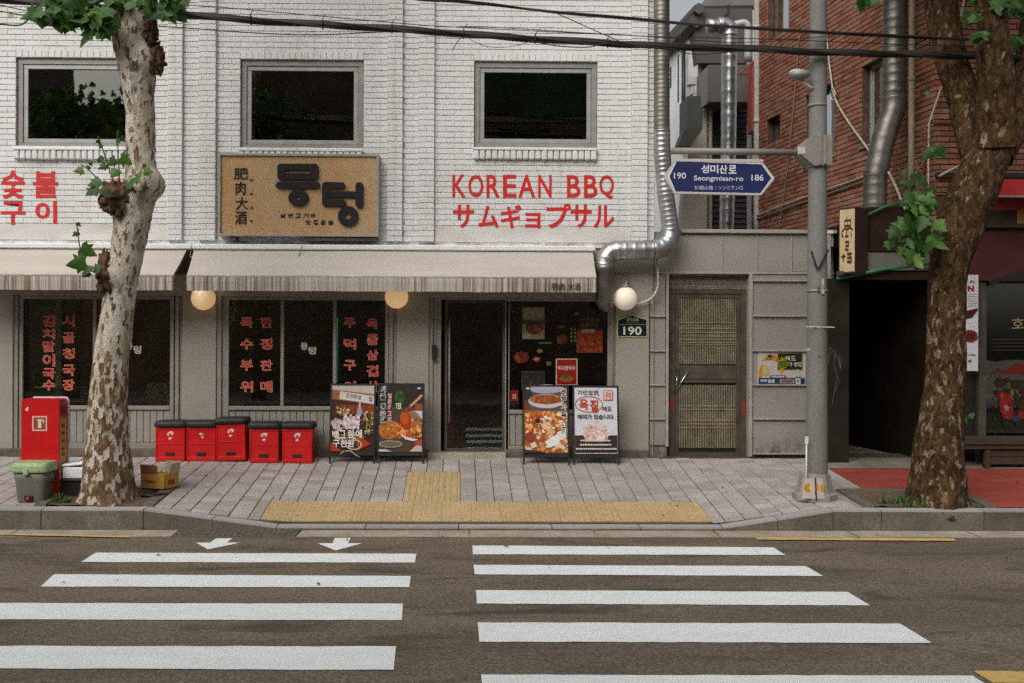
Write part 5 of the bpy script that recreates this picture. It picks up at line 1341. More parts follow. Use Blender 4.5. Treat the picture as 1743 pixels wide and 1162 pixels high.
# poster on the cladding
QY = PY - .003
PO = thing('drinks_poster', (X(1330, QY), QY, Z(654, QY)), 'beer advertisement with green chalkboard on the grey clad wall', 'poster')
r_ = rect(1290, 1371, 599, 654.5, QY); bx('paper', 'signwhite', PO, r_[0], r_[1], QY, QY + .002, r_[2], r_[3], c=0)
p = Print(facade(QY), .0005)
p.rect(1290.5, 1370.5, 599.5, 654, 'b8b0ac'); p.rect(1323, 1366.5, 600.5, 630, '8a6a2c'); p.rect(1324.5, 1364.5, 602, 628.5, '1d3018')
p.poly([(1296, 615), (1304, 607), (1316, 604), (1326, 610), (1325, 617), (1316, 613), (1305, 613)], 'a8641c'); p.ell(1310, 606, 4, 2.6, '4a2c12', jit=.2); p.ell(1318, 611, 4, 2.5, 'c98a2a', jit=.2); p.ell(1300, 611, 3, 2.5, 'b8a02c', jit=.2)
p.poly([(1290.8, 642), (1296, 642), (1298, 630), (1306, 622), (1296, 620), (1291.5, 630)], 'b8861c'); p.ell(1303, 630, 6, 9, 'c9a43a', jit=.1); p.ell(1302, 628, 3.2, 6, 'a8a49c'); p.rect(1297, 1309, 634, 638, 'b8a060'); p.ring(1332, 619, 9, 8, 1, 1, 'a8a02c'); p.ell(1332, 619, 7.5, 6, '5a6018'); p.poly([(1326, 627), (1334, 627), (1331, 636), (1328, 636)], 'c08a1e')
for ch, a in zip('소맥도', (1327, 1336, 1346)): p.text(ch, a, a + 8, 606 if a > 1330 else 607, 613.5, 'c9c8a8' if a > 1330 else 'a8a02c', .02)
for ch, a in zip('가정답', (1342, 1350.5, 1358)): p.text(ch, a, a + 6.5, 616, 623.5, 'c9c8b8', .02)
p.rect(1291, 1369.5, 643, 653.5, '1d3a52'); p.rect(1311, 1337, 638.5, 643.5, '2a4058'); p.rect(1313, 1335, 639.5, 642.5, 'b0acac'); p.rect(1327, 1351, 645.5, 652, 'a89c98'); p.rect(1329, 1349, 646.5, 651, '7a4a48')
for a in (1294, 1300, 1307, 1313): p.rect(a, a + 5, 645.5, 649.5 + (2 if a > 1304 else 0), 'b0b8c0')
p.poly([(1353, 653.5), (1362, 653.5), (1362, 638), (1359.5, 633), (1359, 628.5), (1356, 628.5), (1355.5, 633), (1353, 638)], 'b0b0a0'); p.rect(1353.5, 1361.5, 645, 652, 'c4bfb4'); p.ell(1357.5, 648, 2, 2, '8a4a40'); p.rect(1353.5, 1361.5, 641, 643, '4a6a4a')
p.build('print', PO)

# ================================================================== DUCTS
def smooth_path(pts, n=6):
    pts = [Vector(p) for p in pts]; out = []
    for i in range(len(pts) - 1):
        p0, p1, p2, p3 = pts[max(i - 1, 0)], pts[i], pts[i + 1], pts[min(i + 2, len(pts) - 1)]
        for k in range(n):
            t = k / n
            out.append(.5 * ((2 * p1) + (p2 - p0) * t + (2 * p0 - 5 * p1 + 4 * p2 - p3) * t * t + (3 * p1 - p0 - 3 * p2 + p3) * t ** 3))
    out.append(pts[-1]); return out
def ridges(pitch, amp):
    return lambda d, i: 1.0 + (amp if (d % pitch) < pitch * .22 else 0.0)
def pp(lst, y): return [P(a, b, y) for a, b in lst]
D1 = thing('exhaust_duct', P(1029, 520, -.22), 'shiny spiral exhaust duct bending down the right corner of the white building', 'duct')
m = MB(); m.tube(pp([(1126, -60), (1126.5, 224)], -.14), .094, 18, step=.0125, mod=ridges(.055, .035)); m.build('upper_duct', 'ductd', D1, smooth=True)
m = MB(); m.tube(pp([(1126.5, 222), (1127, 262)], -.14) + smooth_path(pp([(1127.5, 263), (1132, 320), (1139, 372), (1142, 394)], -.14), 8), .098, 18, step=.0125, mod=ridges(.06, .05)); m.build('lower_duct', 'duct', D1, smooth=True)
m = MB(); m.tube(smooth_path([P(1142, 392, -.15), P(1139, 409, -.17), P(1126, 421, -.20), P(1110, 425, -.22)], 6), .118, 20, step=.02, mod=ridges(.085, .05)); m.build('elbow', 'duct', D1, smooth=True)
m = MB(); m.tube(pp([(1112, 425), (1050, 426)], -.22), .116, 20, step=.014, mod=ridges(.11, .03)); m.build('cross_duct', 'duct', D1, smooth=True)
m = MB(); m.tube(smooth_path([P(1052, 426, -.22), P(1040, 430, -.22), P(1032, 440, -.22), P(1029, 452, -.22)], 6), .119, 20, step=.02, mod=ridges(.085, .05)); m.build('elbow', 'duct', D1, smooth=True)
m = MB(); m.tube(pp([(1029, 449), (1029, 462), (1029.5, 463), (1029.5, 516), (1030, 517), (1031, 531)], -.22), [.122, .122, .112, .112, .112, .03], 20); m.build('spout', 'ductd', D1, smooth=True)
m = MB(); m.tube(smooth_path([P(1118, 440, -.1), P(1120, 470, -.06), P(1119, 490, -.05), P(1108, 508, -.04), P(1085, 517, -.03), P(1066, 518, .0)], 5), .014, 8); props(m.build('flexible_conduit', 'pipe', None, smooth=True), 'thin pale conduit curving from the duct to the globe lamp', 'conduit')

# ================================================================== UTILITY POLE, STREET SIGN
PYp = -2.0
pb = P(1390, 845, PYp); zb = pave_z(pb.x, PYp)
UP = thing('utility_pole', (X(1390, PYp, 700), PYp, zb), 'grey utility pole with striped reflective base in front of clad wall', 'pole')
m = MB(); m.tube([P(1389.5, 850, PYp), P(1391, 500, PYp), P(1393, -70, PYp)], [.112, .098, .080], 24, step=.3); m.build('shaft', 'pole', UP, smooth=True)
# base guard: octagonal sleeve, two half shells with reflective panels
def octo(r, z, cx_, n=8): return [Vector((cx_ + r * math.cos(2 * math.pi * (k + .5) / n), PYp + r * .95 * math.sin(2 * math.pi * (k + .5) / n), z)) for k in range(n)]
bxc = X(1387, PYp, 830)
m = MB(); loft(m, [octo(.225, zb - .02, bxc), octo(.225, zb + .045, bxc), octo(.19, zb + .06, bxc), octo(.145, zb + .245, bxc), octo(.12, zb + .25, bxc)]); m.build('base_guard', M('guard_grey', (.27, .25, .21), .6, .2, 8), UP)
yf = PYp - .185
gp = lambda a, b, k: Vector((P(a, b, yf).x, PYp - .172 + (1 - (855 - b) / 45) * -.030 - k, P(a, b, yf).z))
p = Print(gp, .004); p.poly([(1363, 848), (1387, 848), (1386, 814), (1369, 814)], 'b9b0a8'); p.poly([(1390, 848), (1403, 849), (1400, 814), (1389, 814)], 'b4aaa4')
p.poly([(1371, 824), (1380, 823), (1376, 830), (1380, 837), (1372, 837), (1367, 830)], 'b98212'); p.rect(1386, 1392.5, 823, 835, 'c08a10'); p.rect(1395.5, 1402, 825, 837, 'c08a10'); p.rect(1387.3, 1389.6, 813, 852, '3a342c'); p.build('reflector', UP)
m = MB(); sx = X(1374, PYp - .12); m.tube([P(1373, 745, PYp - .11), P(1372, 840, PYp - .12)], .009, 6); m.build('ground_wire_cover', 'signwhite', UP, smooth=True)
m = MB(); m.box(X(1371, PYp - .11), X(1376, PYp - .11), PYp - .125, PYp - .1, Z(754, PYp, 1374), Z(741, PYp, 1374), c=.003); m.build('wire_clip', 'signwhite', UP)
for q, rr, mt_ in ((492 + 3, .101, 'alud'), (283, .097, 'alud'), (180, .092, 'arm')):
    m = MB(); c = P(1391, q, PYp); m.tube([c + Vector((0, 0, -.012)), c + Vector((0, 0, .012))], rr + .004, 20); m.build('strap', mt_, UP, smooth=True)
m = MB(); c = P(1391, 557, PYp); m.tube([c + Vector((-.15, -.1, .003)), c + Vector((.14, -.1, -.001))], .006, 6); m.build('tie_wire', 'wire', UP)
m = MB(); c = P(1391, 460, PYp - .11)
m.tube([P(1381, 427, PYp - .115), P(1390, 456, PYp - .115), P(1393, 458, PYp - .115), P(1410, 425, PYp - .115)], .010, 6); m.build('wire_hook', 'cable', UP)
p = Print(facade(PYp - .105), .002); p.text('1', 1391, 1395, 488, 497, '2f5a48', .03); p.flush('pole_number', UP); p.rect(1398, 1403, 474, 500, 'a8a49c'); p.text('6', 1399, 1402.5, 484, 492, '3a342c'); p.flush('pole_sticker', UP); p.rect(1372, 1379, 593, 596, 'b4b0a8'); p.flush('pole_sticker', UP); p.ell(1394, 606, 2, 2, '2f6a50'); p.build('pole_sticker', UP)
p = Print(lambda a, b, k: P(a, b, PYp - .10) + Vector((0, .0 - k, 0)), .004)
# sign bracket
m = MB()
m.prism([(P(a, b, PYp).x, P(a, b, PYp).z) for a, b in ((1356, 253), (1376, 235), (1409, 233), (1409, 284), (1379, 285), (1356, 266))], PYp - .125, PYp + .115)
for q in (1393, 1401): m.box(X(q, PYp - .13), X(q + 4, PYp - .13), PYp - .14, PYp - .124, Z(283, PYp, 1395), Z(234, PYp, 1395), c=.003)
m.build('sign_clamp', 'arm', UP)
m = MB(); m.box(X(1357, PYp - .13), X(1370, PYp - .13), PYp - .13, PYp - .124, Z(266, PYp, 1365), Z(254, PYp, 1365), c=.002); m.build('clamp_label', 'signgrey', UP)
m = MB(); m.tube([P(1360, 259.5, PYp), P(1142, 256.5, PYp)], .034, 14); m.build('sign_arm', 'arm', UP, smooth=True)
m = MB(); c = P(1362, 128, PYp - .06); m.sphere(P(1361, 127, PYp - .10), .085, 18, 12, (1.25, 1.0, .62)); m.build('flood_lamp', 'alud', UP, smooth=True)
m = MB(); m.sphere(P(1357, 123, PYp - .115), .062, 16, 10, (1.35, .9, .55)); m.build('lamp_hood', 'signgrey', UP, smooth=True)
m = MB(); m.tube([P(1366, 138, PYp - .08), P(1376, 146, PYp - .06), P(1386, 152, PYp - .05)], .018, 8); m.build('lamp_bracket', 'signgrey', UP, smooth=True)
SS = thing('street_name_sign', P(1224, 332, PYp), 'navy hexagonal street-name sign hanging from the pole arm', 'street sign')
hexo = lambda g: [(1148 + g * .6, 329 - g), (1296 - g * .6, 332 - g), (1319 - g * 1.9, 303), (1298 - g * .6, 276 + g), (1150 + g * .6, 271 + g), (1129 + g * 3.2, 300)]
ys = PYp - .02
m = MB(); m.prism([(P(a, b, ys).x, P(a, b, ys).z) for a, b in hexo(0)], ys, ys + .035); m.build('panel', 'signgrey', SS)
p = Print(facade(ys), .001); p.poly(hexo(2.2)[::-1], 'signwhite'); p.poly(hexo(3.2)[::-1], 'navy'); p.flush('sign_face', SS)
for p_ in (): pass
for ch, a in zip('성미산로', (1193.5, 1209, 1224.5, 1240)): p.text(ch, a, a + 13.5, 280 + (a - 1193) * .02, 294.5 + (a - 1193) * .02, 'd2d4d8', .02); p.k -= p.step
p.k += p.step
p.flush('lettering', SS); p.text('Seongmisan-ro', 1181, 1265, 298.5, 309.5, 'd2d4d8', .008, skew=1); p.flush('lettering', SS); p.text('190', 1147, 1167.5, 293.5, 304, 'd2d4d8', .008); p.flush('lettering', SS); p.text('186', 1279, 1299.5, 297, 307.5, 'd2d4d8', .008); p.flush('lettering', SS)
p.text('城嵋山路', 1182, 1214, 315.5, 323, 'a8b0c8', .01); p.rect(1217.8, 1218.4, 316, 323, 'a8b0c8'); p.text('ソンミサンロ', 1223, 1264, 316, 323, 'a8b0c8', .01)
p.build('lettering', SS)
for a in (1166, 1232, 1284):
    m = MB(); m.box(X(a - 4, ys), X(a + 4, ys), ys + .005, ys + .03, Z(275, ys, a), Z(257, ys, a), c=.003); m.build('hanger', 'arm', SS)
m = MB(); m.box(X(1149, ys), X(1298, ys), ys - .004, ys + .04, Z(275.5, ys, 1224), Z(270.5, ys, 1224), c=.003); m.build('top_channel', 'signgrey', SS)

# ================================================================== OVERHEAD CABLES
CY = -2.16
def cable(pts, r, label, y=CY, mat='cable', name='overhead_cable', seg=8, ties=0, grp='overhead cables'):
    path = smooth_path([P(a, b, y + (c[0] if c else 0)) for a, b, *c in pts], 8)
    m = MB()
    if ties:                                         # lashed bundle: several strands in one sleeve
        m.tube(path, r, 10, mod=lambda d, i: 1 + .16 * noise.noise(Vector((d * 2.5, 1, 0))))
        for k in range(3):
            ph = k * 2.1
            m.tube([q + Vector((0, math.cos(ph + i * .21) * r * .9, math.sin(ph + i * .21) * r * .9)) for i, q in enumerate(path)], r * .38, 6)
    else: m.tube(path, r, seg)
    return props(m.build(name, mat, None, smooth=True), label, 'cable', grp)
main = [(-60, -6), (60, 4), (170, 13), (300, 23.5), (427, 34), (549, 41.5), (667, 48.5), (789, 57.5), (911, 66), (1034, 73), (1120, 78), (1285, 83), (1403, 88.7), (1506, 91), (1600, 93.5, .0), (1690, 96.5, .10), (1810, 101, .1)]
cable(main, .031, 'thick black cable bundle sagging across the whole front', ties=1)
def tie(px, py, lb, y=CY):
    m = MB(); c = P(px, py, y); m.tube([c + Vector((.0, math.cos(a) * .045, math.sin(a) * .045)) for a in [k * .6 for k in range(12)]], .006, 5)
    m.tube([c + Vector((0, -.04, .03)), c + Vector((.02, -.05, .07)), c + Vector((.05, -.05, .085))], .004, 5)
    props(m.build('cable_tie', 'cable', None), 'loose wire tie on the thick cable bundle ' + lb, 'cable tie', 'wire ties on the cable bundle')
for q in ((427, 34, 'above the middle window left edge'), (549, 41.5, 'above the middle window centre'), (667, 48.5, 'above the brick pilaster'), (789, 57.5, 'beside a dangling cut wire'), (911, 66, 'above the right window centre'), (1034, 73, 'nearest the spiral duct')): tie(*q)
cable([(640, -14), (714, -1), (770, 2), (855, 10), (935, 19), (1071, 30), (1120, 35), (1194, 42), (1285, 47), (1403, 54), (1506, 59), (1650, 67, .12), (1800, 74, .12)], .013, 'second black cable running above the thick bundle', y=CY - .02)
cable([(750, -3), (850, 7), (935, 21), (1071, 33), (1194, 43.5), (1403, 57), (1650, 69, .12), (1800, 76, .12)], .006, 'thin cable twisted along the second black cable', y=CY - .035)
cable([(-40, -2), (300, 7.5), (488, 22), (667, 38), (742, 44), (900, 52), (1120, 62), (1300, 66), (1500, 74), (1800, 84, .1)], .0042, 'thin wire crossing just above the thick bundle', y=CY + .04)
cable([(200, 40), (310, 47), (420, 55), (535, 59), (667, 54), (760, 60), (870, 57)], .0055, 'thin wire sagging below the thick bundle over the sign', y=CY - .01)
cable([(667, 50), (720, 58), (780, 62), (820, 80 - 18), (900, 64)], .004, 'short loop of wire hanging left of the third window', y=CY - .03)
cable([(790, 60), (825, 78), (870, 79), (911, 67)], .003, 'fine wire loop hanging above the third window', y=CY - .03)
cable([(905, 70), (950, 78), (1000, 80), (1034, 74), (1110, 82)], .0055, 'thin wire slung under the bundle above the right window', y=CY - .03)
cable([(949, 23), (1000, 46), (1053, 69), (1075, 76)], .0045, 'thin diagonal wire linking the two black cables', y=CY - .03)
cable([(780, 45), (840, 46), (1000, 56), (1120, 63), (1260, 72), (1403, 62)], .004, 'thin wire rising across the alley to the pole', y=CY - .05)
cable([(789, 60), (778, 72), (770, 86)], .004, 'cut wire end dangling from the bundle', y=CY - .02)
cable([(1140, 82), (1180, 92), (1235, 89), (1285, 84)], .005, 'wire loop slung below the bundle across the alley', y=CY - .03)
cable([(-50, 4), (0, 8.5), (55, 19), (140, 20)], .005, 'thin wire at the top left beside the leaves', y=CY - .06)
cable([(-50, 16), (0, 19), (44, 25), (64, 8), (80, -8)], .007, 'black wire curling up at the top left corner', y=CY - .08)
cable([(-50, 40), (0, 41), (38, 41), (62, 14), (80, -4)], .008, 'lowest black wire curling up at the top left corner', y=CY - .1)
m = MB(); c = P(18, 27, CY - .09); m.box(c.x - .03, c.x + .03, c.y - .004, c.y + .004, c.z - .02, c.z + .02, c=.003); props(m.build('cable_tag', M('tan_tag', (.45, .33, .17), .6), None), 'small tan tag hanging on the top left wires', 'tag')

# ================================================================== RED BRICK BUILDING
RY = -.38
Cx = X(1590, RY)
sdv = Vector((-.136, 1, 0)).normalized(); sn = Vector((-sdv.y, sdv.x, 0))
RB = thing('red_brick_building', (Cx + 1.5, RY, .4), 'dark red brick building with shaded shop front at the right', 'building')
C0 = Vector((Cx, RY, 0))
def side_hit(px, py):
    d = ray(px, py); t = (C0 - CAM).dot(sn) / d.dot(sn); q = CAM + d * t; return (q - C0).dot(sdv), q.z
SLEN = side_hit(1284, 300)[0]
def side_rect(pL, pR, pyT, pyB):
    a, zt0 = side_hit(pR, pyT); b, zt1 = side_hit(pL, pyT); _, zb0 = side_hit(pR, pyB); return (min(a, b), max(a, b), zb0, zt0)
sw = [side_rect(1305, 1327.5, 191, 238), side_rect(1371, 1420, 140, 263), side_rect(1466, 1506, 92, 236), side_rect(1306, 1342, -60, 46)]
ZR = 8.6
m = MB(); wall_mesh(m, C0 - sn * .02, sdv, sn, 0, SLEN, 2.88, ZR, sw, .22); q_ = MB(); wall_mesh(q_, C0 - sn * .02, sdv, sn, 0, SLEN, .3, 2.88, [], .2); q_.build('passage_wall', M('shade_dark_wall', (.014, .010, .006), .9, .4, 2, spec=.05), RB)  # lower wall split off; near-black colour holds the passage shade
wall_mesh(m, (0, RY + .02, 0), (1, 0, 0), (0, -1, 0), Cx, 12.0, 3.3, ZR, [], .2)
m.build('wall_core', 'rmortar', RB)
m = MB(); far = C0 + sdv * SLEN; m.add([far, far + Vector((8, 0, 0)), far + Vector((8, 0, ZR)), far + Vector((0, 0, ZR)), (Cx, RY + .02, ZR), (12, RY + .02, ZR)], [(1, 0, 3, 2), (4, 5, 2, 3)]); m.build('rear_wall', 'rmortar', RB)
lst = lay_bricks(0, SLEN, 2.9, ZR, sw, gh=.008, gv=.009, zref=.01)
vis = [t for t in lst if t[1] < 1.78 + .39 * (12 + t[0])]
field = MB()
put_bricks(vis, C0, sdv, sn, 'rbrick', RB, 290, field, key=lambda t: (t[0] < .95) * 3 + (t[1] < 3.9) * 3 + (t[1] > 1.78 + .345 * (11.8 + t[0])) * 3 + t[0] * .1, jit=.003)
put_bricks(lay_bricks(Cx + .0, 9.5, 3.6, 6.6, [], gh=.010, gv=.011, zref=.01), (0, RY, 0), (1, 0, 0), (0, -1, 0), 'rbrick', RB, 0, field, jit=.003)
field.build('brick_field', 'rbrick', RB, kind='stuff')
rz = math.atan2(sdv.y, sdv.x)
for i, (a, b, c, d) in enumerate(sw):
    f = lambda v: C0 + sdv * v.x - sn * v.y + Vector((0, 0, v.z))
    m = MB(); t = .045
    for q in ((a, b, c, c + t), (a, b, d - t, d), (a, a + t, c + t, d - t), (b - t, b, c + t, d - t)): m.box(q[0] + .002, q[1] - .002, .12, .18, q[2], q[3], c=.003, xf=f)
    wn = m.build('window', 'bronze' if i != 2 else 'alu', RB)
    m = MB(); m.box(a + t, b - t, .145, .152, c + t, d - t, xf=f); m.build('pane', 'glass', wn)
    m = MB(); m.box(a - .02, b + .02, .30, .32, c - .05, d + .05, xf=f); m.build('dark_backing', 'room', wn)
    if i in (1, 2):
        m = MB(); m.box(a - .02, b + .02, -.03, .12, c - .03, c - .002, c=.004, xf=f); m.build('sill', 'alu', wn)
        m = MB(); m.box(a + t, (a + b) / 2 - .02, .154, .16, c + t + .1, d - t - .1, xf=f); m.build('curtain', M('pale_curtain', (.42, .40, .37), .9, .15, 4), wn)
# right duct
D2 = thing('kitchen_duct', P(1486, 350, -.05), 'galvanised duct running down the red brick wall with an offset bend', 'duct')
m = MB(); m.tube(pp([(1524, -60), (1522, 166)], -.02), .132, 20, step=.02, mod=ridges(.11, .055)); m.build('upper_duct', 'ductd', D2, smooth=True)
m = MB(); m.tube(smooth_path(pp([(1522, 164), (1521, 186), (1506, 230), (1497, 268), (1493, 290), (1490, 300)], -.03), 4), .138, 20, step=.03, mod=ridges(.17, .03)); m.build('offset_bend', 'ductd', D2, smooth=True)
m = MB(); m.tube(pp([(1490, 296), (1488, 372)], -.04), .138, 20, step=.02, mod=ridges(.12, .025)); m.build('lower_duct', 'ductd', D2, smooth=True)
m = MB(); m.tube(pp([(1552.5, -60), (1551, 330)], RY + .12), .036, 12, step=.3); m.tube(pp([(1552, 130), (1552, 138)], RY + .12), .043, 12); props(m.build('drain_pipe', 'tanpipe', None, smooth=True), 'tan drain pipe down the red wall beside the duct', 'pipe')
yfar = (C0 + sdv * (SLEN - .06)).y
m = MB(); m.tube(pp([(1288.5, -60), (1288, 400)], yfar - .06), .05, 12, step=.3)
for q in (46, 206): m.tube(pp([(1288.3, q - 3), (1288.3, q + 3)], yfar - .06), .06, 12)
props(m.build('rain_pipe', 'pipe', None, smooth=True), 'ivory rain pipe at the far end of the red brick wall', 'pipe')
def wallwire(pts, r, label, mat='tanpipe', off=.025, cat='wire'):
    ps = []
    for a, b in pts: s_, z_ = side_hit(a, b); ps.append(C0 + sdv * s_ + sn * off + Vector((0, 0, z_)))
    m = MB(); m.tube(smooth_path(ps, 5), r, 8); return props(m.build('wall_wire', mat, None, smooth=True), label, cat, 'wires on the red brick wall')
wallwire([(1283, 369), (1330, 351), (1380, 333), (1440, 312), (1478, 298)], .013, 'upper of two conduits slanting along the red wall', 'pipe')
wallwire([(1281, 376), (1330, 358), (1380, 341), (1440, 320), (1476, 307)], .013, 'lower of two conduits slanting along the red wall', 'tanpipe')
wallwire([(1408, 20), (1413, 70), (1420, 130), (1428, 170), (1455, 215), (1482, 252), (1500, 285)], .014, 'pale cable looping down the red wall behind the pole', 'wire', .05)
wallwire([(1424, 150), (1420, 160), (1424, 171), (1429, 160), (1425, 150)], .010, 'coiled end of the pale cable on the red wall', 'wire', .06)
wallwire([(1363, 60), (1355, 160), (1346, 260), (1336, 340), (1328, 392)], .010, 'brown vertical wire on the red wall left of the pole', 'tanpipe')
m = MB(); m.tube(smooth_path(pp([(1512, 292), (1525, 318), (1538, 350), (1556, 385)], RY - .05), 4), .014, 8); props(m.build('pale_cable', 'wire', None, smooth=True), 'pale straight cable dropping from the duct to the leaves', 'cable')
m = MB(); m.tube(smooth_path(pp([(1645, -20), (1630, 50), (1608, 130), (1583, 205), (1581, 225), (1580, 330)], RY - .06), 5), .010, 8); props(m.build('tan_cable', 'pipe', None, smooth=True), 'tan cable slanting down to the brick corner by dark tree', 'cable')
m = MB(); m.tube(pp([(1574, 300), (1574.5, 211), (1578, 208.5), (1760, 210)], RY - .03), .014, 8); props(m.build('gas_pipe', M('red_pipe_paint', (.20, .04, .03), .5), None, smooth=True), 'thin red pipe bent along the shaded brick front', 'pipe')
m = MB(); m.tube(smooth_path(pp([(1598, 300), (1620, 288), (1655, 272)], RY - .2), 4), .014, 8); props(m.build('white_conduit', 'wire', None, smooth=True), 'white conduit stub behind the dark tree trunk', 'conduit')

# passage between clad wall and red building
PG = thing('passage_canopy', (X(1500, RY), RY, .4), 'dark covered passage with green-edged canopy left of dark tree', 'canopy')
zz = lambda q, y, px=1500: Z(q, y, px)
x0, x1 = X(1408, RY), X(1447, RY)
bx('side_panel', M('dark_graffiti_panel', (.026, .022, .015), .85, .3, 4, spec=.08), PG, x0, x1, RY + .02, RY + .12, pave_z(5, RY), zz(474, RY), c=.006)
p = Print(facade(RY + .02), .001)
for q in ([(1412, 590), (1410, 618)], [(1412, 592), (1418, 596), (1412, 604)], [(1422, 596), (1419, 622)], [(1421, 600), (1432, 626)], [(1428, 606), (1430, 628), (1432, 606)], [(1420, 622), (1428, 650), (1418, 672)], [(1424, 640), (1416, 690)]): p.stroke(q, .8, '6a6458')
p.build('graffiti', PG)
xr = Cx - .02
bx('lintel', M('dark_brown_fascia', (.030, .018, .012), .8, .3, 4, spec=.1), PG, x1, xr, RY + .03, RY + .16, zz(476, RY), zz(462, RY), c=.006)
m = MB()
R0, R1 = side_hit(1412, 384), side_hit(1532, 342)
W = lambda s_, z_, k: C0 + sdv * s_ + sn * k + Vector((0, 0, z_))
fpts = [P(1418, 476, RY + .02), P(1582, 446, RY + .02)]
a, b = W(R0[0], R0[1], .03), W(R1[0] - .2, R1[1], .03)
c_, d_ = P(1447, 360, RY + .1), P(1590, 352, RY + .1)
bx('fascia', 'dark_brown_fascia', PG, X(1478, RY + .06), xr, RY + .05, RY + .15, zz(428, RY + .06), zz(352, RY + .06), c=.006)
bx('mottled_sheet', M('clouded_plastic_sheet', (.13, .125, .105), .6, .4, 2), PG, X(1447, RY + .06), xr, RY + .07, RY + .1, zz(460, RY + .06), zz(428.5, RY + .06), c=.003)
m = MB(); m.tube([P(1424, 474, RY - .02), P(1500, 459, RY - .02), P(1590, 446, RY - .02)], .022, 8); m.tube([P(1476, 366, RY - .0), P(1505, 352, RY - .0), P(1534, 343, RY + .0)], .014, 8); m.build('green_gutter', M('green_roof_edge', (.035, .165, .085), .5, .3, 6), PG, smooth=True)
m = MB(); m.add([a, b, b + Vector((-.35, -.25, -.12)), a + Vector((-.35, -.25, -.12))], [(0, 1, 2, 3)]); m.add([v + Vector((0, 0, -.03)) for v in (a, b, b + Vector((-.35, -.25, -.12)), a + Vector((-.35, -.25, -.12)))], [(3, 2, 1, 0)])
m.build('roof_sheet', 'green_roof_edge', PG)
bx('post', 'trim', PG, X(1408, RY), X(1421, RY), RY + .13, RY + .2, .4, zz(396, RY), c=.005); bx('post_cap', 'rail', PG, X(1406, RY), X(1424, RY), RY + .12, RY + .21, zz(396, RY), zz(391, RY), c=.003)
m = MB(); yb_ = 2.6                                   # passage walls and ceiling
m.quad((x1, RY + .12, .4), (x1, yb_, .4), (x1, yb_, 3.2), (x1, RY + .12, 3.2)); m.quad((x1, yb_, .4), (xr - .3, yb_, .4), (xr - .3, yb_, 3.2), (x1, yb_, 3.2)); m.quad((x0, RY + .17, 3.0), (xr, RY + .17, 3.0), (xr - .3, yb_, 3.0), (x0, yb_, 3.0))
m.build('passage_lining', M('shade_dark_wall', (.014, .010, .006), .9, .4, 2, spec=.05), PG)  # lining takes the same painted-in shade as the lower side wall
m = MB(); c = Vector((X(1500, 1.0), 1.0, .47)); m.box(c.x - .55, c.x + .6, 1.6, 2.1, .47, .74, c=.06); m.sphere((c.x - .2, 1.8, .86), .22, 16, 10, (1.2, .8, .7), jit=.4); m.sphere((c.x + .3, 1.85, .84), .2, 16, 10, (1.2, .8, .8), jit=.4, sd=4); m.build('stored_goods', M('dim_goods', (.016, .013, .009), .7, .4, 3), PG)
# vertical wooden sign
WS = thing('wooden_box_sign', P(1455, 465, RY - .12), 'narrow wooden box sign with Korean calligraphy beside the pole', 'sign')
o = P(1450, 465, RY - .12); hS = Z(352, RY - .12, 1450) - o.z; an = R(50); e1 = Vector((math.cos(an), -math.sin(an), 0)); fn = Vector((-math.sin(an), -math.cos(an), 0))
wS, tS = .205, .30
cn = P(1455.5, 465, RY - .2)                            # near vertical edge between both faces
f = lambda a, b, k: cn + e1 * (a - 1) * wS + fn * k + Vector((0, 0, b * hS))
m = MB(); q0 = [cn - e1 * wS, cn, cn - fn * tS, cn - e1 * wS - fn * tS]
m.add(q0 + [v + Vector((0, 0, hS)) for v in q0], [(0, 1, 5, 4), (1, 2, 6, 5), (2, 3, 7, 6), (3, 0, 4, 7), (4, 5, 6, 7), (3, 2, 1, 0)]); m.build('case', M('dark_brown_case', (.040, .018, .012), .6, .2, 8), WS)
p = Print(f, .002); p.rect(.06, .97, .03, .97, M('pale_wood_face', (.62, .47, .27), .6, .15, 5))
k_ = '4a3220'
for pts in ([(.35, .80), (.7, .80), (.7, .72), (.35, .72), (.35, .80)], [(.5, .84), (.52, .70)], [(.72, .82), (.72, .68)], [(.2, .64), (.4, .69), (.52, .66), (.65, .69), (.85, .66)], [(.2, .62), (.28, .56), (.2, .58)], [(.5, .63), (.42, .56), (.6, .57)], [(.75, .62), (.8, .56)], [(.42, .48), (.62, .48), (.62, .42), (.44, .42)], [(.42, .37), (.6, .36)], [(.2, .26), (.42, .27)], [(.3, .30), (.3, .20)], [(.55, .30), (.8, .30)], [(.56, .24), (.8, .24), (.8, .18), (.56, .18)], [(.68, .30), (.68, .26)]): p.stroke(pts, .035, k_)
p.build('calligraphy', WS)
m = MB(); m.tube([P(1426, 465, RY + .05), P(1426, 800, RY + .05)], .0, 4) if False else m.box(X(1424, RY), X(1430, RY), RY - .1, RY + .02, Z(470, RY, 1427), Z(462, RY, 1427), c=.003); m.build('bracket', 'bronze', WS)

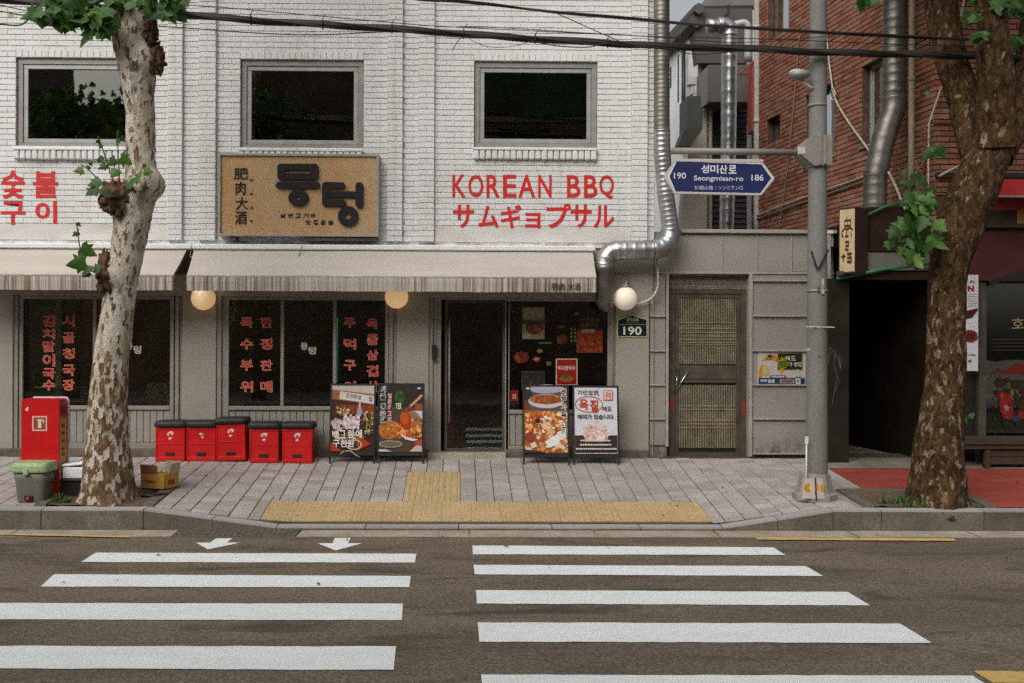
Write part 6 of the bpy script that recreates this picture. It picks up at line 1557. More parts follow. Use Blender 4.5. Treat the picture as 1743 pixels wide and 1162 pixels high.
# shaded shop front of the red building
SF = thing('dark_shop_front', (X(1700, RY), RY, .4), 'black glazed shop front with red flower graphics behind dark tree', 'shop front')
bx('fascia_wall', M('dark_red_fascia', (.075, .014, .012), .6, .25, 3), SF, Cx, 9.5, RY - .02, RY + .15, Z(478, RY, 1700), Z(392, RY, 1700), c=.004)
bx('light_box', M('brown_sign_box', (.055, .036, .018), .5, .3, 3), SF, X(1668, RY), 9.5, RY - .10, RY + .1, Z(389, RY, 1700), Z(357, RY, 1700), c=.006)
bx('gold_panel', M('gold_sign_panel', (.42, .24, .04), .4, .35, 3), SF, X(1722, RY), 9.5, RY - .112, RY - .101, Z(382, RY, 1720), Z(360, RY, 1720), c=.002)
bx('shop_wall', 'black', SF, Cx, 9.5, RY + .10, RY + .2, .35, Z(480, RY, 1700), c=.004)
bx('post', 'bronze', SF, X(1668, RY), X(1681, RY), RY + .02, RY + .099, .38, Z(480, RY, 1674), c=.004)
bx('glass', 'glass', SF, X(1682, RY), 9.4, RY + .05, RY + .06, Z(737, RY, 1710), Z(482, RY, 1710), c=0)
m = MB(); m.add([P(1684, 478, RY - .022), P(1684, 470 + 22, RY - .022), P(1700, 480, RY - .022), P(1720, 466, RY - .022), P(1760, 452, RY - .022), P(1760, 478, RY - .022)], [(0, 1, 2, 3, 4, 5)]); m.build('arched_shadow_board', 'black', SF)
p = Print(facade(RY + .05), .002)
p.text('화', 1722, 1752, 541, 563, 'a08a5c', .0)
for q in (577, 583, 589, 595): p.rect(1687, 1760, q, q + 1, '4a4232')
p.poly([(1676 + 8, 638), (1700, 628), (1715, 630), (1730, 618), (1760, 622), (1760, 645), (1735, 634), (1715, 638), (1700, 633)], '6a1c0c'); p.blobs(1690, 1758, 640, 730, 60, ['2c1f10', '241a10', '33240f', '1c2410', '3a1a10'], 4, 9)
p.ell(1712, 690, 11, 24, '7a1c1c', rot=-.25, jit=.1); p.blobs(1702, 1723, 668, 712, 26, ['8f2626', '6a1414', 'a03a34'], 2, 5); p.ell(1713, 694, 4, 5, '8a7a70', jit=.3); p.ell(1722, 668, 3, 6, '5a6a34'); p.ell(1727, 712, 7, 5, '2f3a4a', jit=.3); p.ell(1738, 705, 5, 9, '7a2020', jit=.2); p.ell(1745, 690, 10, 14, '3a2412', jit=.2)
p.build('window_graphics', SF)
RA = thing('red_awning', (X(1760, RY), RY, Z(340, RY, 1700)), 'bright red awning at the right edge behind the dark tree', 'awning')
m = MB(); a0 = [P(1688, 304, RY - .05), P(1900, 306, RY - .05), P(1920, 332, RY - .5), P(1684, 331, RY - .5)]; m.add(a0 + [v + Vector((0, 0, -.012)) for v in a0], [(0, 3, 2, 1), (4, 5, 6, 7), (3, 7, 6, 2)]); m.build('canopy', M('red_awning_cloth', (.50, .03, .03), .6, .15, 6), RA)
m = MB(); m.tube([P(1684, 334, RY - .5), P(1920, 336, RY - .5)], .012, 8); m.build('front_bar', 'alu', RA, smooth=True)
m = MB(); m.box(X(1686, RY - .3), 9.5, RY - .30, RY - .29, Z(357, RY - .3, 1700), Z(335, RY - .3, 1700)); m.build('inner_valance', M('deep_red_cloth', (.20, .015, .015), .7, .2, 4), RA)
bx('wall_bracket', 'black', RA, X(1590, RY), 9.5, RY - .06, RY - .002, Z(304, RY, 1700), Z(295, RY, 1700), c=.004)
WBn = thing('vertical_banner', (X(1655, RY - .05), RY - .05, Z(632, RY, 1655)), 'narrow white printed banner partly behind the dark tree trunk', 'banner')
bx('cloth', 'signwhite', WBn, X(1640, RY - .05), X(1665, RY - .05), RY - .05, RY - .044, Z(631, RY, 1655), Z(468, RY, 1655), c=0)
p = Print(facade(RY - .05), .001); p.text('.30', 1648, 1659, 477, 482, '2c2826', .02); p.flush('lettering', WBn); p.text('N', 1647, 1658, 486, 496, 'a81814', .06); p.flush('lettering', WBn)
for q in range(500, 522, 4): p.rect(1647, 1663, q, q + .8, '8a8680'); p.flush('print_line', WBn)
p.poly([(1640, 544), (1655, 540), (1664, 528), (1664, 524), (1640, 530)], '4a1c16'); p.flush('print', WBn); p.ell(1652, 572, 12, 11, '7a3424', jit=.1); p.ell(1652, 572, 8, 7, '5a1c14', jit=.1); p.flush('print', WBn); p.rect(1648, 1660, 603, 604.5, '6a6660'); p.flush('print_line', WBn); p.rect(1648, 1653, 612, 616, '6a6660'); p.build('print', WBn)
BN = thing('wooden_bench', (X(1700, RY - .25), RY - .25, pave_z(6.4, RY - .25)), 'dark wooden bench under the dark shop window at right', 'bench')
zb_ = pave_z(6.4, -.7); yB = RY - .28
bw = M('dark_bench_wood', (.055, .038, .022), .6, .25, 6)
zb_ = pave_z(6.4, yB)
for i, (c0, d0) in enumerate(((yB, yB + .12), (yB + .13, yB + .25))): bx('seat_plank', bw, BN, X(1630, yB), 9.3, c0, d0, Z(757, yB, 1700) + .002 * i, Z(745, yB, 1700) + .002 * i, c=.006)
bx('front_board', bw, BN, X(1640, yB), 9.3, yB + .02, yB + .04, Z(765, yB, 1700), Z(758, yB, 1700), c=.004)
for q in ((767, 778), (779, 791)): bx('skirt_board', bw, BN, X(1680, yB), 9.3, yB + .05, yB + .075, Z(q[1], yB, 1700), Z(q[0], yB, 1700), c=.004)
for q in (1634, 1681): bx('leg', bw, BN, X(q, yB), X(q + 8, yB), yB + .03, yB + .1, zb_, Z(758, yB, 1700), c=.004)

# ================================================================== HOUSES UP THE ALLEY
def quadbox(name, mat, parent, pts_front, y0, y1):
    """front outline given in photo pixels at depth y0, carried straight back to y1"""
    m = MB(); m.prism([(P(a, b, y0).x, P(a, b, y0).z) for a, b in pts_front], y0, y1); return m.build(name, mat, parent)
HA = thing('alley_house', (X(1170, 7), 7, .3), 'white rendered house with dark roof edge up the alley', 'house')
wh = M('white_render', (.72, .755, .78), .8, .1, 2); dk = M('charcoal_cladding', (.075, .068, .058), .6, .2, 2); ro = M('dark_roof_edge', (.085, .075, .065), .7, .2, 4)
a = [P(1110, 480, 12.2), P(1193, 480, 8.75), P(1186, 40, 8.75), P(1110, 112, 12.2)]
m = MB(); m.add(a + [v + Vector((.25, .5, 0)) for v in a], [(0, 1, 2, 3), (7, 6, 5, 4), (1, 5, 6, 2), (3, 2, 6, 7)]); m.build('white_wall', wh, HA)
m = MB(); m.tube([P(1105, 112, 12.2), P(1145, 76, 10.2), P(1186, 34, 8.6)], .16, 6); m.tube([P(1105, 100, 12.2), P(1145, 62, 10.2), P(1190, 14, 8.5)], .12, 6); m.build('roof_edge', ro, HA)
m = MB(); m.add([P(1190, 12, 8.9), P(1235, -50, 8.9), P(1330, -50, 8.9), P(1300, 14, 8.9)], [(0, 1, 2, 3)]); m.add([P(1190, 12, 9.4), P(1235, -50, 11.4), P(1330, -50, 11.4), P(1300, 14, 9.4)], [(3, 2, 1, 0)]); m.build('roof_slope', M('roof_slate', (.16, .145, .125), .8, .2, 2), HA)
m = MB(); m.tube([P(1188, 14, 8.8), P(1300, 12, 8.8)], .05, 6); m.build('eaves_rail', 'black', HA)
quadbox('upper_storey', dk, HA, [(1186, 107), (1281, 107), (1281, 14), (1182, 14)], 8.7, 11)
quadbox('overhanging_bay', M('charcoal_bay', (.105, .095, .080), .6, .15, 2), HA, [(1206, 173), (1280, 173), (1280, 110), (1206, 110)], 8.0, 10.5)
quadbox('bay_side', M('bay_side_panel', (.17, .155, .135), .6, .15, 3), HA, [(1191, 185), (1206, 174), (1206, 110), (1191, 126)], 8.05, 8.3)
quadbox('lower_wall', M('dark_tiled_wall', (.050, .046, .040), .7, .25, 3), HA, [(1197, 480), (1285, 480), (1285, 173), (1197, 173)], 8.9, 11)
def _cl(m):
    for q in range(180, 400, 9): m.box(X(1212, 8.88), X(1276, 8.88), 8.87, 8.89, Z(q + 1.2, 8.88, 1240), Z(q, 8.88, 1240))
part('shutter_slats', M('dark_slat', (.085, .078, .066), .6, .2, 6), HA, _cl)
quadbox('balcony_box', M('blue_grey_box', (.075, .080, .080), .55, .15, 3), HA, [(1170, 219), (1196, 219), (1193, 163), (1170, 163)], 7.2, 7.9)
quadbox('balcony_foot', dk, HA, [(1154, 248), (1176, 248), (1196, 219), (1166, 219)], 7.15, 7.6)
quadbox('beige_wall', M('beige_render', (.42, .375, .32), .85, .12, 2), HA, [(1150, 480), (1202, 480), (1202, 205), (1170, 245)], 8.3, 8.6)
for q in ((1142, 148, 1145, 112), (1155, 172, 1159, 92)):
    m = MB(); yq = 8.75 + (1187 - q[0]) / 77 * 3.4 - .16; m.box(P(q[0], 100, yq).x, P(q[2], 100, yq).x, yq, yq + .1, P(q[0], q[1], yq).z, P(q[0], q[3], yq).z); m.build('slit_window', 'black', HA)
m = MB(); m.tube([P(1163.5, 240, 9.3), P(1163.5, 85, 9.3)], .045, 8); m.build('black_downpipe', 'black', HA, smooth=True)
m = MB(); m.box(X(1168, 8.6), X(1182, 8.6), 8.5, 8.7, Z(146, 8.6, 1175), Z(131, 8.6, 1175), c=.01); m.box(X(1173, 8.6), X(1179, 8.6), 8.52, 8.69, Z(162, 8.6, 1175), Z(147, 8.6, 1175), c=.01); m.build('meter_box', 'pipe', HA)
for px_, mt_, r_ in ((1200, 'pipe', .05), (1209, M('yellow_hose', (.36, .33, .20), .7, .2, 30), .04), (1275, 'alu', .05)):
    m = MB(); m.tube(pp([(px_, 185 if px_ < 1230 else 60), (px_, 400)], 8.4), r_, 10, step=.05, mod=ridges(.25, .08)); m.build('wall_pipe', mt_, HA, smooth=True)
m = MB(); m.box(X(1273, 7.6), X(1284, 7.6), 7.4, 7.7, Z(228, 7.6, 1278), Z(106, 7.6, 1278), c=.02); m.build('red_shutter_box', M('faded_red_box', (.38, .075, .055), .6, .15, 3), HA)
m = MB(); m.tube([P(1255, 126, 7.3), P(1274, 113, 7.4), P(1282, 106, 7.4)], .015, 6); m.tube([P(1255, 126, 7.3), P(1273, 126, 7.4)], .015, 6); m.build('red_bracket', 'faded_red_box', HA)
D3 = thing('alley_duct', P(1240, 400, 6.4), 'tall vertical galvanised duct with elbow cowl up the alley', 'duct')
m = MB(); m.tube(pp([(1236, 420), (1240, 230), (1241.5, 60)], 6.4), [.125, .14, .145], 18, step=.035, mod=ridges(.22, .04)); m.build('stack', 'duct', D3, smooth=True)
m = MB(); m.tube(smooth_path(pp([(1241.5, 62), (1241, 50), (1234, 44), (1222, 43)], 6.4), 5), .15, 18, step=.04, mod=ridges(.14, .05)); m.build('elbow', 'duct', D3, smooth=True)
m = MB(); m.tube(pp([(1224, 43), (1204, 44.5)], 6.4), [.11, .14], 16); m.build('cowl', 'duct', D3, smooth=True)
m = MB(); m.tube(smooth_path(pp([(1251, 42), (1264, 39), (1271, 42), (1273, 56), (1273, 104)], 6.9), 4), .07, 12); m.build('branch_pipe', 'signgrey', D3, smooth=True)
m = MB(); m.tube(pp([(1217, 42), (1240, 22), (1240, 8)], 8.5), .03, 6); m.build('stay', 'black', D3)

# ================================================================== STREET SIDE BEHIND THE CAMERA (seen in the window reflections)
OB = thing('opposite_building', (0, -18.0, .3), 'brick building across the street, mirrored in the upper windows', 'building')
ob = M('brown_brick_far', (.24, .165, .115), .8, .35, 1.2)
m = MB(); hl = [(x, x + 1.5, z, z + 1.4) for x in (-8.6, -5.6, -2.2, 1.2, 4.6, 8) for z in (3.8, 7.0)]
wall_mesh(m, (0, -18, 0), (1, 0, 0), (0, 1, 0), -10.0, 12, .2, 10.6, hl, .2); m.build('wall', ob, OB)
bx('green_cladding', M('dark_green_sheet', (.08, .14, .07), .7, .4, 1.2), OB, -.6, 5.2, -17.99, -17.93, 8.8, 10.55, c=.01)
for q in (6.0, 8.6): bx('string_course', M('far_stone', (.34, .31, .26), .8, .2, 2), OB, -9.9, 11.9, -17.97, -17.9, q, q + .16, c=.01)
m = MB(); wall_mesh(m, (0, -18.05, 0), (1, 0, 0), (0, 1, 0), -11.6, -10.0, .2, 9.0, [], .2); m.build('low_wing', ob, OB)
OC = thing('render_house_opposite', (-16, -18, .3), 'grey rendered house across the road, mirrored in the left upper window', 'house')
oh = [(x, x + 1.1, z, z + 1.5) for x in (-13.4, -15.6, -18) for z in (4.4, 7.4)]
m = MB(); wall_mesh(m, (0, -17.9, 0), (1, 0, 0), (0, 1, 0), -24, -11.6, .2, 11.2, oh, .2); m.build('wall', M('grey_render_far', (.20, .185, .15), .8, .3, 1.2), OC)
for h in oh: bx('window', M('pale_far_blind', (.45, .46, .40), .6, .1), OC, h[0], h[1], -18.1, -18.05, h[2], h[3], c=0)
for h in hl: bx('window', M('dark_far_glass', (.03, .035, .035), .15, .1), OB, h[0], h[1], -18.2, -18.15, h[2], h[3], c=0)
m = MB(); m.quad((-10, -18, 10.6), (12, -18, 10.6), (12, -25, 10.6), (-10, -25, 10.6)); m.build('roof', 'conc', OB)
structure('far_pavement', 'paver', lambda m: m.box(-40, 40, -18.0, FAR_Y, .2, .40, c=.01))

# ================================================================== TREES
LEAF = [(0, 0), (.26, -.06), (.52, .10), (.37, .24), (.54, .52), (.28, .50), (.22, .66), (0, 1.0), (-.22, .66), (-.28, .50), (-.54, .52), (-.37, .24), (-.52, .10), (-.26, -.06)]
def leaf_geo(curl=.0):
    vs = [(0, .38, .0)] + [(x, y, .38 * abs(x) - .35 * x * x - curl * (y - .3) ** 2 + (.04 if i % 2 else 0)) for i, (x, y) in enumerate(LEAF)]
    n = len(LEAF); return vs, [(0, i + 1, (i + 1) % n + 1) for i in range(n)]
LM = []
for c in (.1, .35, .6):
    v, f = leaf_geo(c); me = bpy.data.meshes.new('leaf'); me.from_pydata(v, [], f); me.materials.append(MATS['leaf']); me.polygons.foreach_set('use_smooth', [True] * len(me.polygons)); LM.append(me)
def leaf_at(parent, p, size, facing=None, droop=None):
    """a single leaf: hangs from p, tip pointing down-ish, face towards the street"""
    roll = random.uniform(-1.1, 1.1); dr = random.uniform(-2.6, -1.2) if droop is None else droop
    yaw = random.uniform(-.9, .9)
    M3 = Matrix.Rotation(yaw, 3, 'Z') @ Matrix.Rotation(roll, 3, 'Y') @ Matrix.Rotation(dr, 3, 'X')
    inst('leaf', random.choice(LM), parent, p, M3.to_euler(), (size, size, size))
def fbm(p, o=4):
    s_, a_, t_ = 0.0, 1.0, 0.0
    for _ in range(o): s_ += a_ * noise.noise(p); t_ += a_; p = p * 2.07 + Vector((3.1, 1.7, 0.3)); a_ *= .62
    return s_ / t_
def trunk_mesh(m, path, radii, seg=96, amp=.05, fr=3.0, sd=0.0, lumps=(), flare=None, step=.016, cover=None, raise_=.006, fs=9.0):
    """bark plates are modelled: flake = 1 where the old plate still stands, 0 where it has peeled"""
    pts = smooth_path(path, 10); rr = []
    for i in range(len(radii) - 1): rr += [radii[i] * (1 - k / 10) + radii[i + 1] * (k / 10) for k in range(10)]
    rr.append(radii[-1])
    P2, R2 = [], []
    for i in range(len(pts) - 1):
        k = max(1, int((pts[i + 1] - pts[i]).length / step))
        for j in range(k): P2.append(pts[i].lerp(pts[i + 1], j / k)); R2.append(rr[i] * (1 - j / k) + rr[i + 1] * j / k)
    P2.append(pts[-1]); R2.append(rr[-1])
    n = len(P2); vs = []; fl = []; up = Vector((1, 0, 0))
    for i, p in enumerate(P2):
        t = (P2[min(i + 1, n - 1)] - P2[max(i - 1, 0)]).normalized(); a = (up - t * up.dot(t)).normalized(); b = t.cross(a); up = a
        cv = cover(p.z) if cover else 0.0
        for k in range(seg):
            an = 2 * math.pi * k / seg; d = a * math.cos(an) + b * math.sin(an); q = p + d * R2[i]
            g = 1 + amp * noise.noise(q * fr + Vector((sd, 0, 0)))
            if flare and i < n * .3:
                h = max(0, 1 - (p.z - P2[0].z) / flare); g += h * h * (.14 + .14 * math.sin(an * 5 + sd) + .06 * math.sin(an * 11))
            w3 = Vector((q.x * fs, q.y * fs, q.z * fs * .45)) + Vector((sd, sd, 0))
            f_ = fbm(w3) + cv
            f_ = min(1.0, max(0.0, f_ / .10 + .5)); f_ = f_ * f_ * (3 - 2 * f_)
            r_ = R2[i] * g + (f_ - .5) * raise_ + .004 * noise.noise(q * 42)
            q = p + d * r_
            for (c, r, hgt) in lumps:
                dd = (q - c).length
                if dd < r: w_ = (1 - (dd / r) ** 2) ** 2; q = q + d * hgt * w_
            vs.append(q); fl.append(f_)
    o = len(m.v)
    m.add(vs, [(i * seg + k, i * seg + (k + 1) % seg, (i + 1) * seg + (k + 1) % seg, (i + 1) * seg + k) for i in range(n - 1) for k in range(seg)] + [tuple((n - 1) * seg + k for k in range(seg))])
    return fl
def set_flake(o, fl):
    at = o.data.attributes.new('flake', 'FLOAT', 'POINT'); at.data.foreach_set('value', fl)
def canopy(parent, centre, rx, ry, rz, n, zmin, name='foliage', size=.16):
    m = MB(); v0, f0 = leaf_geo(.3)
    cl = []
    for _ in range(60):
        while True:
            q = Vector((random.uniform(-1, 1), random.uniform(-1, 1), random.uniform(-1, 1)))
            if .25 < q.length < 1: break
        cl.append(Vector((q.x * rx, q.y * ry, q.z * rz)) + centre)
    for _ in range(n):
        c = random.choice(cl) + Vector((random.gauss(0, .32), random.gauss(0, .32), random.gauss(0, .24)))
        if c.z < zmin: continue
        s_ = random.uniform(.7, 1.2) * size
        M3 = Matrix.Rotation(random.uniform(0, 6.28), 3, 'Z') @ Matrix.Rotation(random.uniform(-1, 1), 3, 'Y') @ Matrix.Rotation(random.uniform(-2.3, -.4), 3, 'X')
        m.add([c + M3 @ (Vector(v) * s_) for v in v0], f0)
    return m.build(name, 'leaf', parent, kind='stuff')
def shoot(parent, a, pts, y, leaves, size, r=.006):
    ps = [P(px, py, y + dy) for px, py, dy in pts]; m = MB(); m.tube(smooth_path(ps, 5), [r] * (5 * (len(ps) - 1) + 1) , 6); sh = m.build('shoot', 'stem', parent, smooth=True)
    for px, py, dy, s_, dr, rl in leaves:
        M3 = Matrix.Rotation(random.uniform(-.5, .5), 3, 'Z') @ Matrix.Rotation(rl, 3, 'Y') @ Matrix.Rotation(dr, 3, 'X')
        inst('leaf', random.choice(LM), sh, P(px, py, y + dy), M3.to_euler(), (s_, s_, s_))
    return sh
# ---- pale tree, left
TYl = -2.1; px2 = lambda w_, y: w_ / (F_PX / (y + 12.14)) / 2
lt = [(185, 864, 104, 0), (184, 848, 94, 0), (183.5, 800, 85, 0), (183, 760, 79, 0), (183.5, 700, 71, 0), (188, 640, 66, 0), (191, 600, 63, 0), (198, 550, 60, 0), (204, 500, 58, -.01), (208, 470, 59, -.02), (217, 430, 60, -.03), (224, 380, 65, -.05), (232, 340, 67, -.06), (240, 300, 57, -.08), (239, 260, 52, -.09), (239, 200, 52, -.11), (237, 160, 56, -.13), (233, 110, 70, -.15), (228, 60, 78, -.2), (225, 0, 82, -.24), (222, -60, 84, -.26)]
TL = thing('plane_tree', P(187, 855, TYl), 'pale flaky-barked plane tree with burls at the left kerb', 'tree')
m = MB()
Lp = [P(a, b, TYl + d) for a, b, w_, d in lt]; Lr = [px2(w_, TYl) * (.97 if b > 780 else .91) for _, b, w_, _ in lt]
flk = trunk_mesh(m, Lp, Lr, 112, .06, 3.2, 1.0, cover=lambda z: (-.02 + .10 * max(0, 1 - (z - .2) / 1.4) if z < 1.6 else -.14 + .05 * max(0, (z - 4.2))), raise_=.006, fs=21.0, lumps=[(P(262, 315, TYl - .1), .20, .10), (P(262, 100, TYl - .3), .22, .08), (P(195, 462, TYl - .1), .2, .04), (P(205, 345, TYl - .15), .22, .05)], flare=.28)
tr = m.build('trunk', 'barkL', TL, smooth=True); set_flake(tr, flk)
for px_, py_, rx_, sc_, dy in ((199, 337, .150, (1.0, .75, 1.1), -.20), (181, 464, .115, (.8, .75, 1.75), -.12), (226, 322, .055, (1, .8, .9), -.2), (263, 98, .105, (.8, .75, 1.5), -.24), (254, 52, .10, (.8, .7, 1.4), -.3)):
    m = MB(); m.sphere(P(px_, py_, TYl + dy), rx_, 40, 28, sc_, jit=.55, fr=3.6, sd=px_)
    m.v = [tuple(Vector(v) + Vector((noise.noise(Vector(v) * 34), noise.noise(Vector(v) * 34 + Vector((9, 0, 0))), noise.noise(Vector(v) * 34 + Vector((0, 9, 0))))) * .020) for v in m.v]
    m.build('burl', 'burl', tr, smooth=True)
for pts, w0, w1 in (([(222, -40), (150, -150), (60, -260)], .22, .08), ([(222, -40), (300, -200), (380, -330)], .2, .07), ([(222, -40), (235, -250), (260, -420)], .24, .06)):
    m = MB(); ps = smooth_path([P(a, b, TYl - .25 + i * .2) for i, (a, b) in enumerate(pts)], 6); m.tube(ps, [w0 + (w1 - w0) * i / (len(ps) - 1) for i in range(len(ps))], 12); m.build('limb', 'barkL', TL, smooth=True)
m = MB(); ps = smooth_path([P(205, -30, TYl - .3), P(160, 6, TYl - .35), P(110, 22, TYl - .4), P(60, 20, TYl - .4)], 5); m.tube(ps, [.03 - .02 * i / len(ps) for i in range(len(ps))], 8)
crownL = m.build('crown', 'stem', TL, smooth=True)
random.seed(21)
for (a, b, n, sx, sy) in ((120, 22, 20, 30, 12), (165, 25, 22, 22, 14), (85, 22, 8, 18, 9), (282, 16, 14, 18, 9), (240, 2, 12, 40, 6), (140, 0, 18, 60, 8), (300, -4, 10, 18, 6), (180, 45, 9, 16, 6), (110, 30, 16, 34, 10), (155, 38, 16, 22, 10), (215, 8, 14, 30, 8), (295, 20, 8, 12, 8)):
    for _ in range(int(n * 1.25)):
        leaf_at(crownL, P(a + random.gauss(0, sx * .55), b + random.gauss(0, sy * .55) - 8, TYl - .38 + random.uniform(-.22, .2)), random.choice((.08, .10, .13, .15, .17, .19)))
for a, b, s_ in ((72, 22, .20), (98, 28, .20), (120, 34, .18), (150, 42, .24), (172, 40, .23), (182, 45, .2), (298, 18, .2), (278, 14, .19), (60, 15, .18), (310, 0, .12)): leaf_at(crownL, P(a, b, TYl - .48), s_, droop=random.uniform(-2.0, -1.5))
canopy(TL, Vector((Lp[-1].x + .3, TYl - .2, 7.6)), 2.3, 2.0, 1.7, 480, 6.3)
random.seed(5)
D_ = -1.7
shoot(TL, 0, [(200, 325, -.2), (185, 285, -.22), (172, 245, -.22), (167, 232, -.22)], TYl, [(172, 246, -.24, .05, -1.2, .4), (180, 280, -.24, .09, -1.9, .8), (166, 238, -.24, .05, -1.0, -.6), (168, 268, -.24, .08, D_, -.9)], 1)
shoot(TL, 0, [(204, 322, -.22), (202, 280, -.24), (200, 236, -.24), (201, 222, -.24)], TYl, [(200, 236, -.26, .07, -1.4, .3), (205, 233, -.26, .07, -1.2, -.8), (201, 224, -.25, .045, -.8, 0), (196, 270, -.26, .12, -1.6, 1.0), (205, 268, -.28, .14, -1.3, -1.2), (199, 288, -.28, .12, -1.9, .4)], 1)
shoot(TL, 0, [(198, 326, -.22), (168, 305, -.25), (148, 286, -.26), (138, 280, -.26)], TYl, [(142, 288, -.28, .10, -1.8, 1.3), (150, 282, -.28, .06, -1.0, .5), (170, 305, -.28, .14, -2.1, .8), (165, 318, -.3, .15, -2.2, .6), (152, 276, -.26, .05, -1.0, -.5)], 1)
shoot(TL, 0, [(206, 322, -.22), (225, 308, -.3), (240, 290, -.3), (247, 278, -.3)], TYl, [(245, 290, -.32, .10, -1.5, -1.4), (232, 298, -.32, .15, -2.0, -.9), (222, 305, -.32, .16, -2.2, -.5), (247, 280, -.3, .05, -.9, .3), (186, 322, -.32, .17, -2.4, .1)], 1)
shoot(TL, 0, [(174, 470, -.2), (146, 452, -.24), (136, 420, -.25), (132, 392, -.25), (130, 378, -.25)], TYl, [(134, 394, -.27, .07, -1.0, 1.3), (130, 396, -.27, .06, -1.2, .9), (138, 422, -.27, .17, -1.2, -1.1), (146, 446, -.27, .19, -1.5, 1.35), (152, 452, -.28, .12, -2.0, .1), (162, 455, -.28, .11, -2.0, -.9), (150, 462, -.28, .10, -2.3, .5), (131, 380, -.26, .05, -.8, -.7)], 1)

# ---- dark tree, right
TYr = -2.15
rt_ = [(1593, 872, 112, 0), (1593, 852, 102, 0), (1595, 820, 94, 0), (1598, 760, 85, 0), (1604, 700, 75, 0), (1610, 620, 67, 0), (1611, 540, 65, 0), (1612, 480, 64, -.02), (1619, 440, 68, -.04), (1634, 390, 76, -.07), (1650, 344, 84, -.10), (1668, 300, 80, -.13), (1687, 258, 72, -.15), (1694, 225, 66, -.18)]
TR = thing('plane_tree', P(1594, 860, TYr), 'dark mottled plane tree leaning right over red paving', 'tree')
m = MB(); Rp = [P(a, b, TYr + d) for a, b, w_, d in rt_]; Rr = [px2(w_, TYr) * (.97 if b > 780 else .92) for _, b, w_, _ in rt_]
flk = trunk_mesh(m, Rp, Rr, 112, .07, 3.0, 4.0, cover=lambda z: .13 + .13 * min(1, max(0, (z - 1.2) / 2.0)), raise_=.009, fs=17.0, lumps=[(P(1575, 400, TYr - .1), .24, .11), (P(1568, 372, TYr), .2, .06)], flare=.3)
tr = m.build('trunk', 'barkR', TR, smooth=True); set_flake(tr, flk)
for pts in (([(1676, 290, 64, -.06), (1657, 225, 58, .08), (1638, 160, 54, .20), (1616, 90, 52, .30), (1600, 0, 52, .36), (1592, -90, 50, .4)]),
            ([(1691, 250, 66, -.18), (1695, 180, 58, -.26), (1694, 120, 54, -.34), (1690, 60, 46, -.38), (1688, 0, 42, -.4), (1684, -100, 40, -.42)]),
            ([(1690, 265, 62, -.14), (1725, 205, 56, -.02), (1752, 130, 54, .1), (1768, 40, 56, .2), (1790, -80, 50, .3)])):
    m = MB(); flk = trunk_mesh(m, [P(a, b, TYr + d) for a, b, w_, d in pts], [px2(w_, TYr) for a, b, w_, d in pts], 72, .09, 4.0, pts[0][0] * .01, cover=lambda z: .26, raise_=.010, fs=14.0); set_flake(m.build('limb', 'barkR', TR, smooth=True), flk)
for px_, py_, rx_, sc_, dy in ((1556, 395, .10, (.8, .7, 1.3), -.05), (1692, 135, .13, (.95, .7, 1.2), -.30), (1560, 440, .06, (.7, .7, 1.6), -.08)):
    m = MB(); m.sphere(P(px_, py_, TYr + dy), rx_, 36, 26, sc_, jit=.5, fr=3.4, sd=px_)
    m.v = [tuple(Vector(v) + Vector((noise.noise(Vector(v) * 30), noise.noise(Vector(v) * 30 + Vector((9, 0, 0))), noise.noise(Vector(v) * 30 + Vector((0, 9, 0))))) * .022) for v in m.v]
    m.build('burl', 'burl' if px_ < 1600 else 'barkR', tr, smooth=True)
random.seed(33)
m = MB(); m.tube(smooth_path(pp([(1556, 400), (1550, 350), (1556, 300), (1582, 262), (1585, 240)], TYr - .2), 5), .008, 6); m.tube(smooth_path(pp([(1556, 410), (1540, 400), (1525, 415)], TYr - .2), 5), .008, 6); m.tube(smooth_path(pp([(1560, 330), (1545, 310), (1538, 300)], TYr - .2), 5), .006, 6)
crownR = m.build('crown', 'stem', TR, smooth=True)
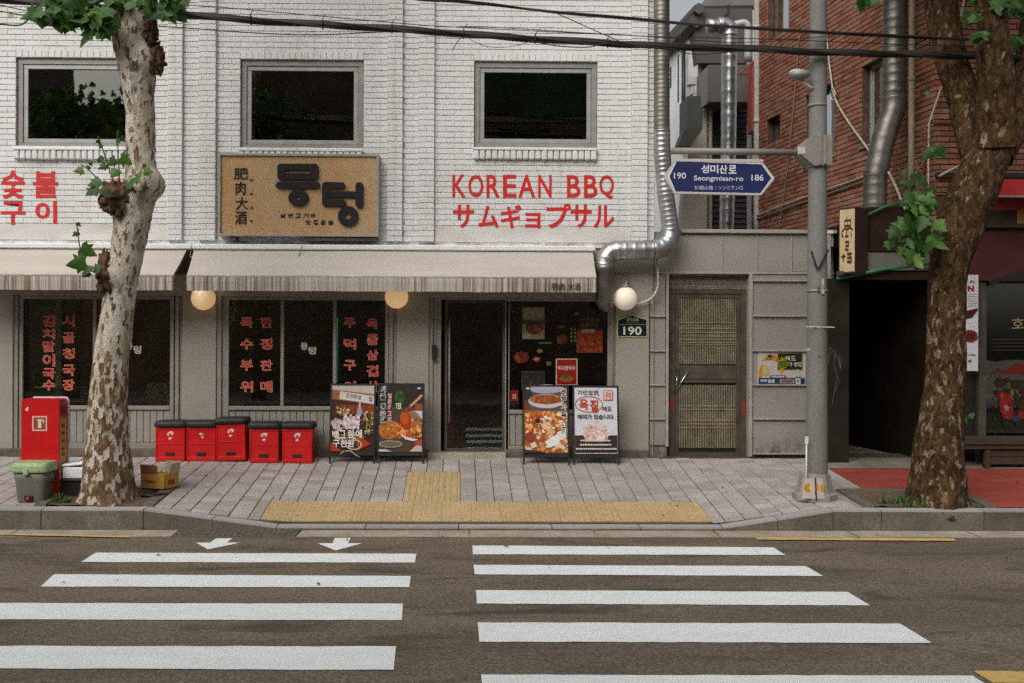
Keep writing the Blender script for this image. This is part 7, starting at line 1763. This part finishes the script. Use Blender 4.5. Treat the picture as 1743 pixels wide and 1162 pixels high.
for a, b, s_ in ((1584, 250, .05), (1588, 258, .11), (1600, 262, .12), (1585, 268, .12), (1560, 305, .15), (1545, 315, .13), (1575, 318, .1), (1590, 312, .09), (1540, 300, .06), (1563, 335, .2), (1580, 345, .19), (1552, 350, .2), (1572, 355, .2), (1585, 330, .14), (1545, 385, .23), (1560, 388, .2), (1530, 398, .17), (1534, 405, .17), (1512, 420, .11), (1573, 402, .21), (1585, 408, .22), (1563, 415, .2), (1548, 430, .19), (1558, 440, .19), (1570, 440, .16), (1552, 448, .15), (1580, 425, .17), (1538, 428, .12), (1556, 365, .18), (1570, 378, .2), (1592, 385, .16), (1546, 338, .13)):
    leaf_at(crownR, P(a + random.uniform(-3, 3), b - 10, TYr - .28 + random.uniform(-.12, .1)), s_, droop=random.uniform(-2.3, -1.3))
    leaf_at(crownR, P(a + random.uniform(-14, 14), b + random.uniform(-22, 6), TYr - .24 + random.uniform(-.14, .1)), s_ * random.uniform(.4, .75))
    m = MB(); q0 = P(a, b - 10, TYr - .27); m.tube([q0, q0.lerp(P(1560, b - 30, TYr - .2), .5) + Vector((0, 0, .03)), P(1560, b - 34, TYr - .2)], .0035, 5); m.build('twig', 'stem', crownR)
for (a, b, n, sx, sy) in ((1478, 2, 7, 14, 8), (1690, 6, 18, 34, 10), (1660, 30, 4, 8, 6), (1664, 62, 3, 5, 5), (1735, 20, 8, 12, 20), (1738, 70, 3, 4, 5)):
    for _ in range(n): leaf_at(crownR, P(a + random.gauss(0, sx * .5), b + random.gauss(0, sy * .5) - 6, TYr - .45 + random.uniform(-.15, .15)), random.uniform(.10, .18))
for a, b in ((1649, 710), (1653, 708), (1646, 715), (1579, 160), (1630, 165)): leaf_at(crownR, P(a, b - 4, TYr - .12), .06)
canopy(TR, Vector((Rp[-1].x + .1, TYr - .2, 7.9)), 2.7, 2.2, 2.0, 3600, 5.75)

# ---- street trees across the road, seen only as reflections in the upper windows
for xx, lb in ((-10.0, 'leafy tree across the road, mirrored in the left upper window'), (-5.2, 'leafy tree across the road, mirrored in the middle upper window')):
    t = thing('street_tree', (xx, -13.6, .4), lb, 'tree', 'trees on the far pavement')
    m = MB(); m.tube([Vector((xx, -13.6, .38)), Vector((xx + .1, -13.6, 3)), Vector((xx - .1, -13.5, 5.6))], [.2, .16, .1], 12); m.build('trunk', 'barkR', t, smooth=True)
    canopy(t, Vector((xx, -13.6, 7.2)), 1.5, 1.4, 1.3, 600, 5.2, 'crown', .24)
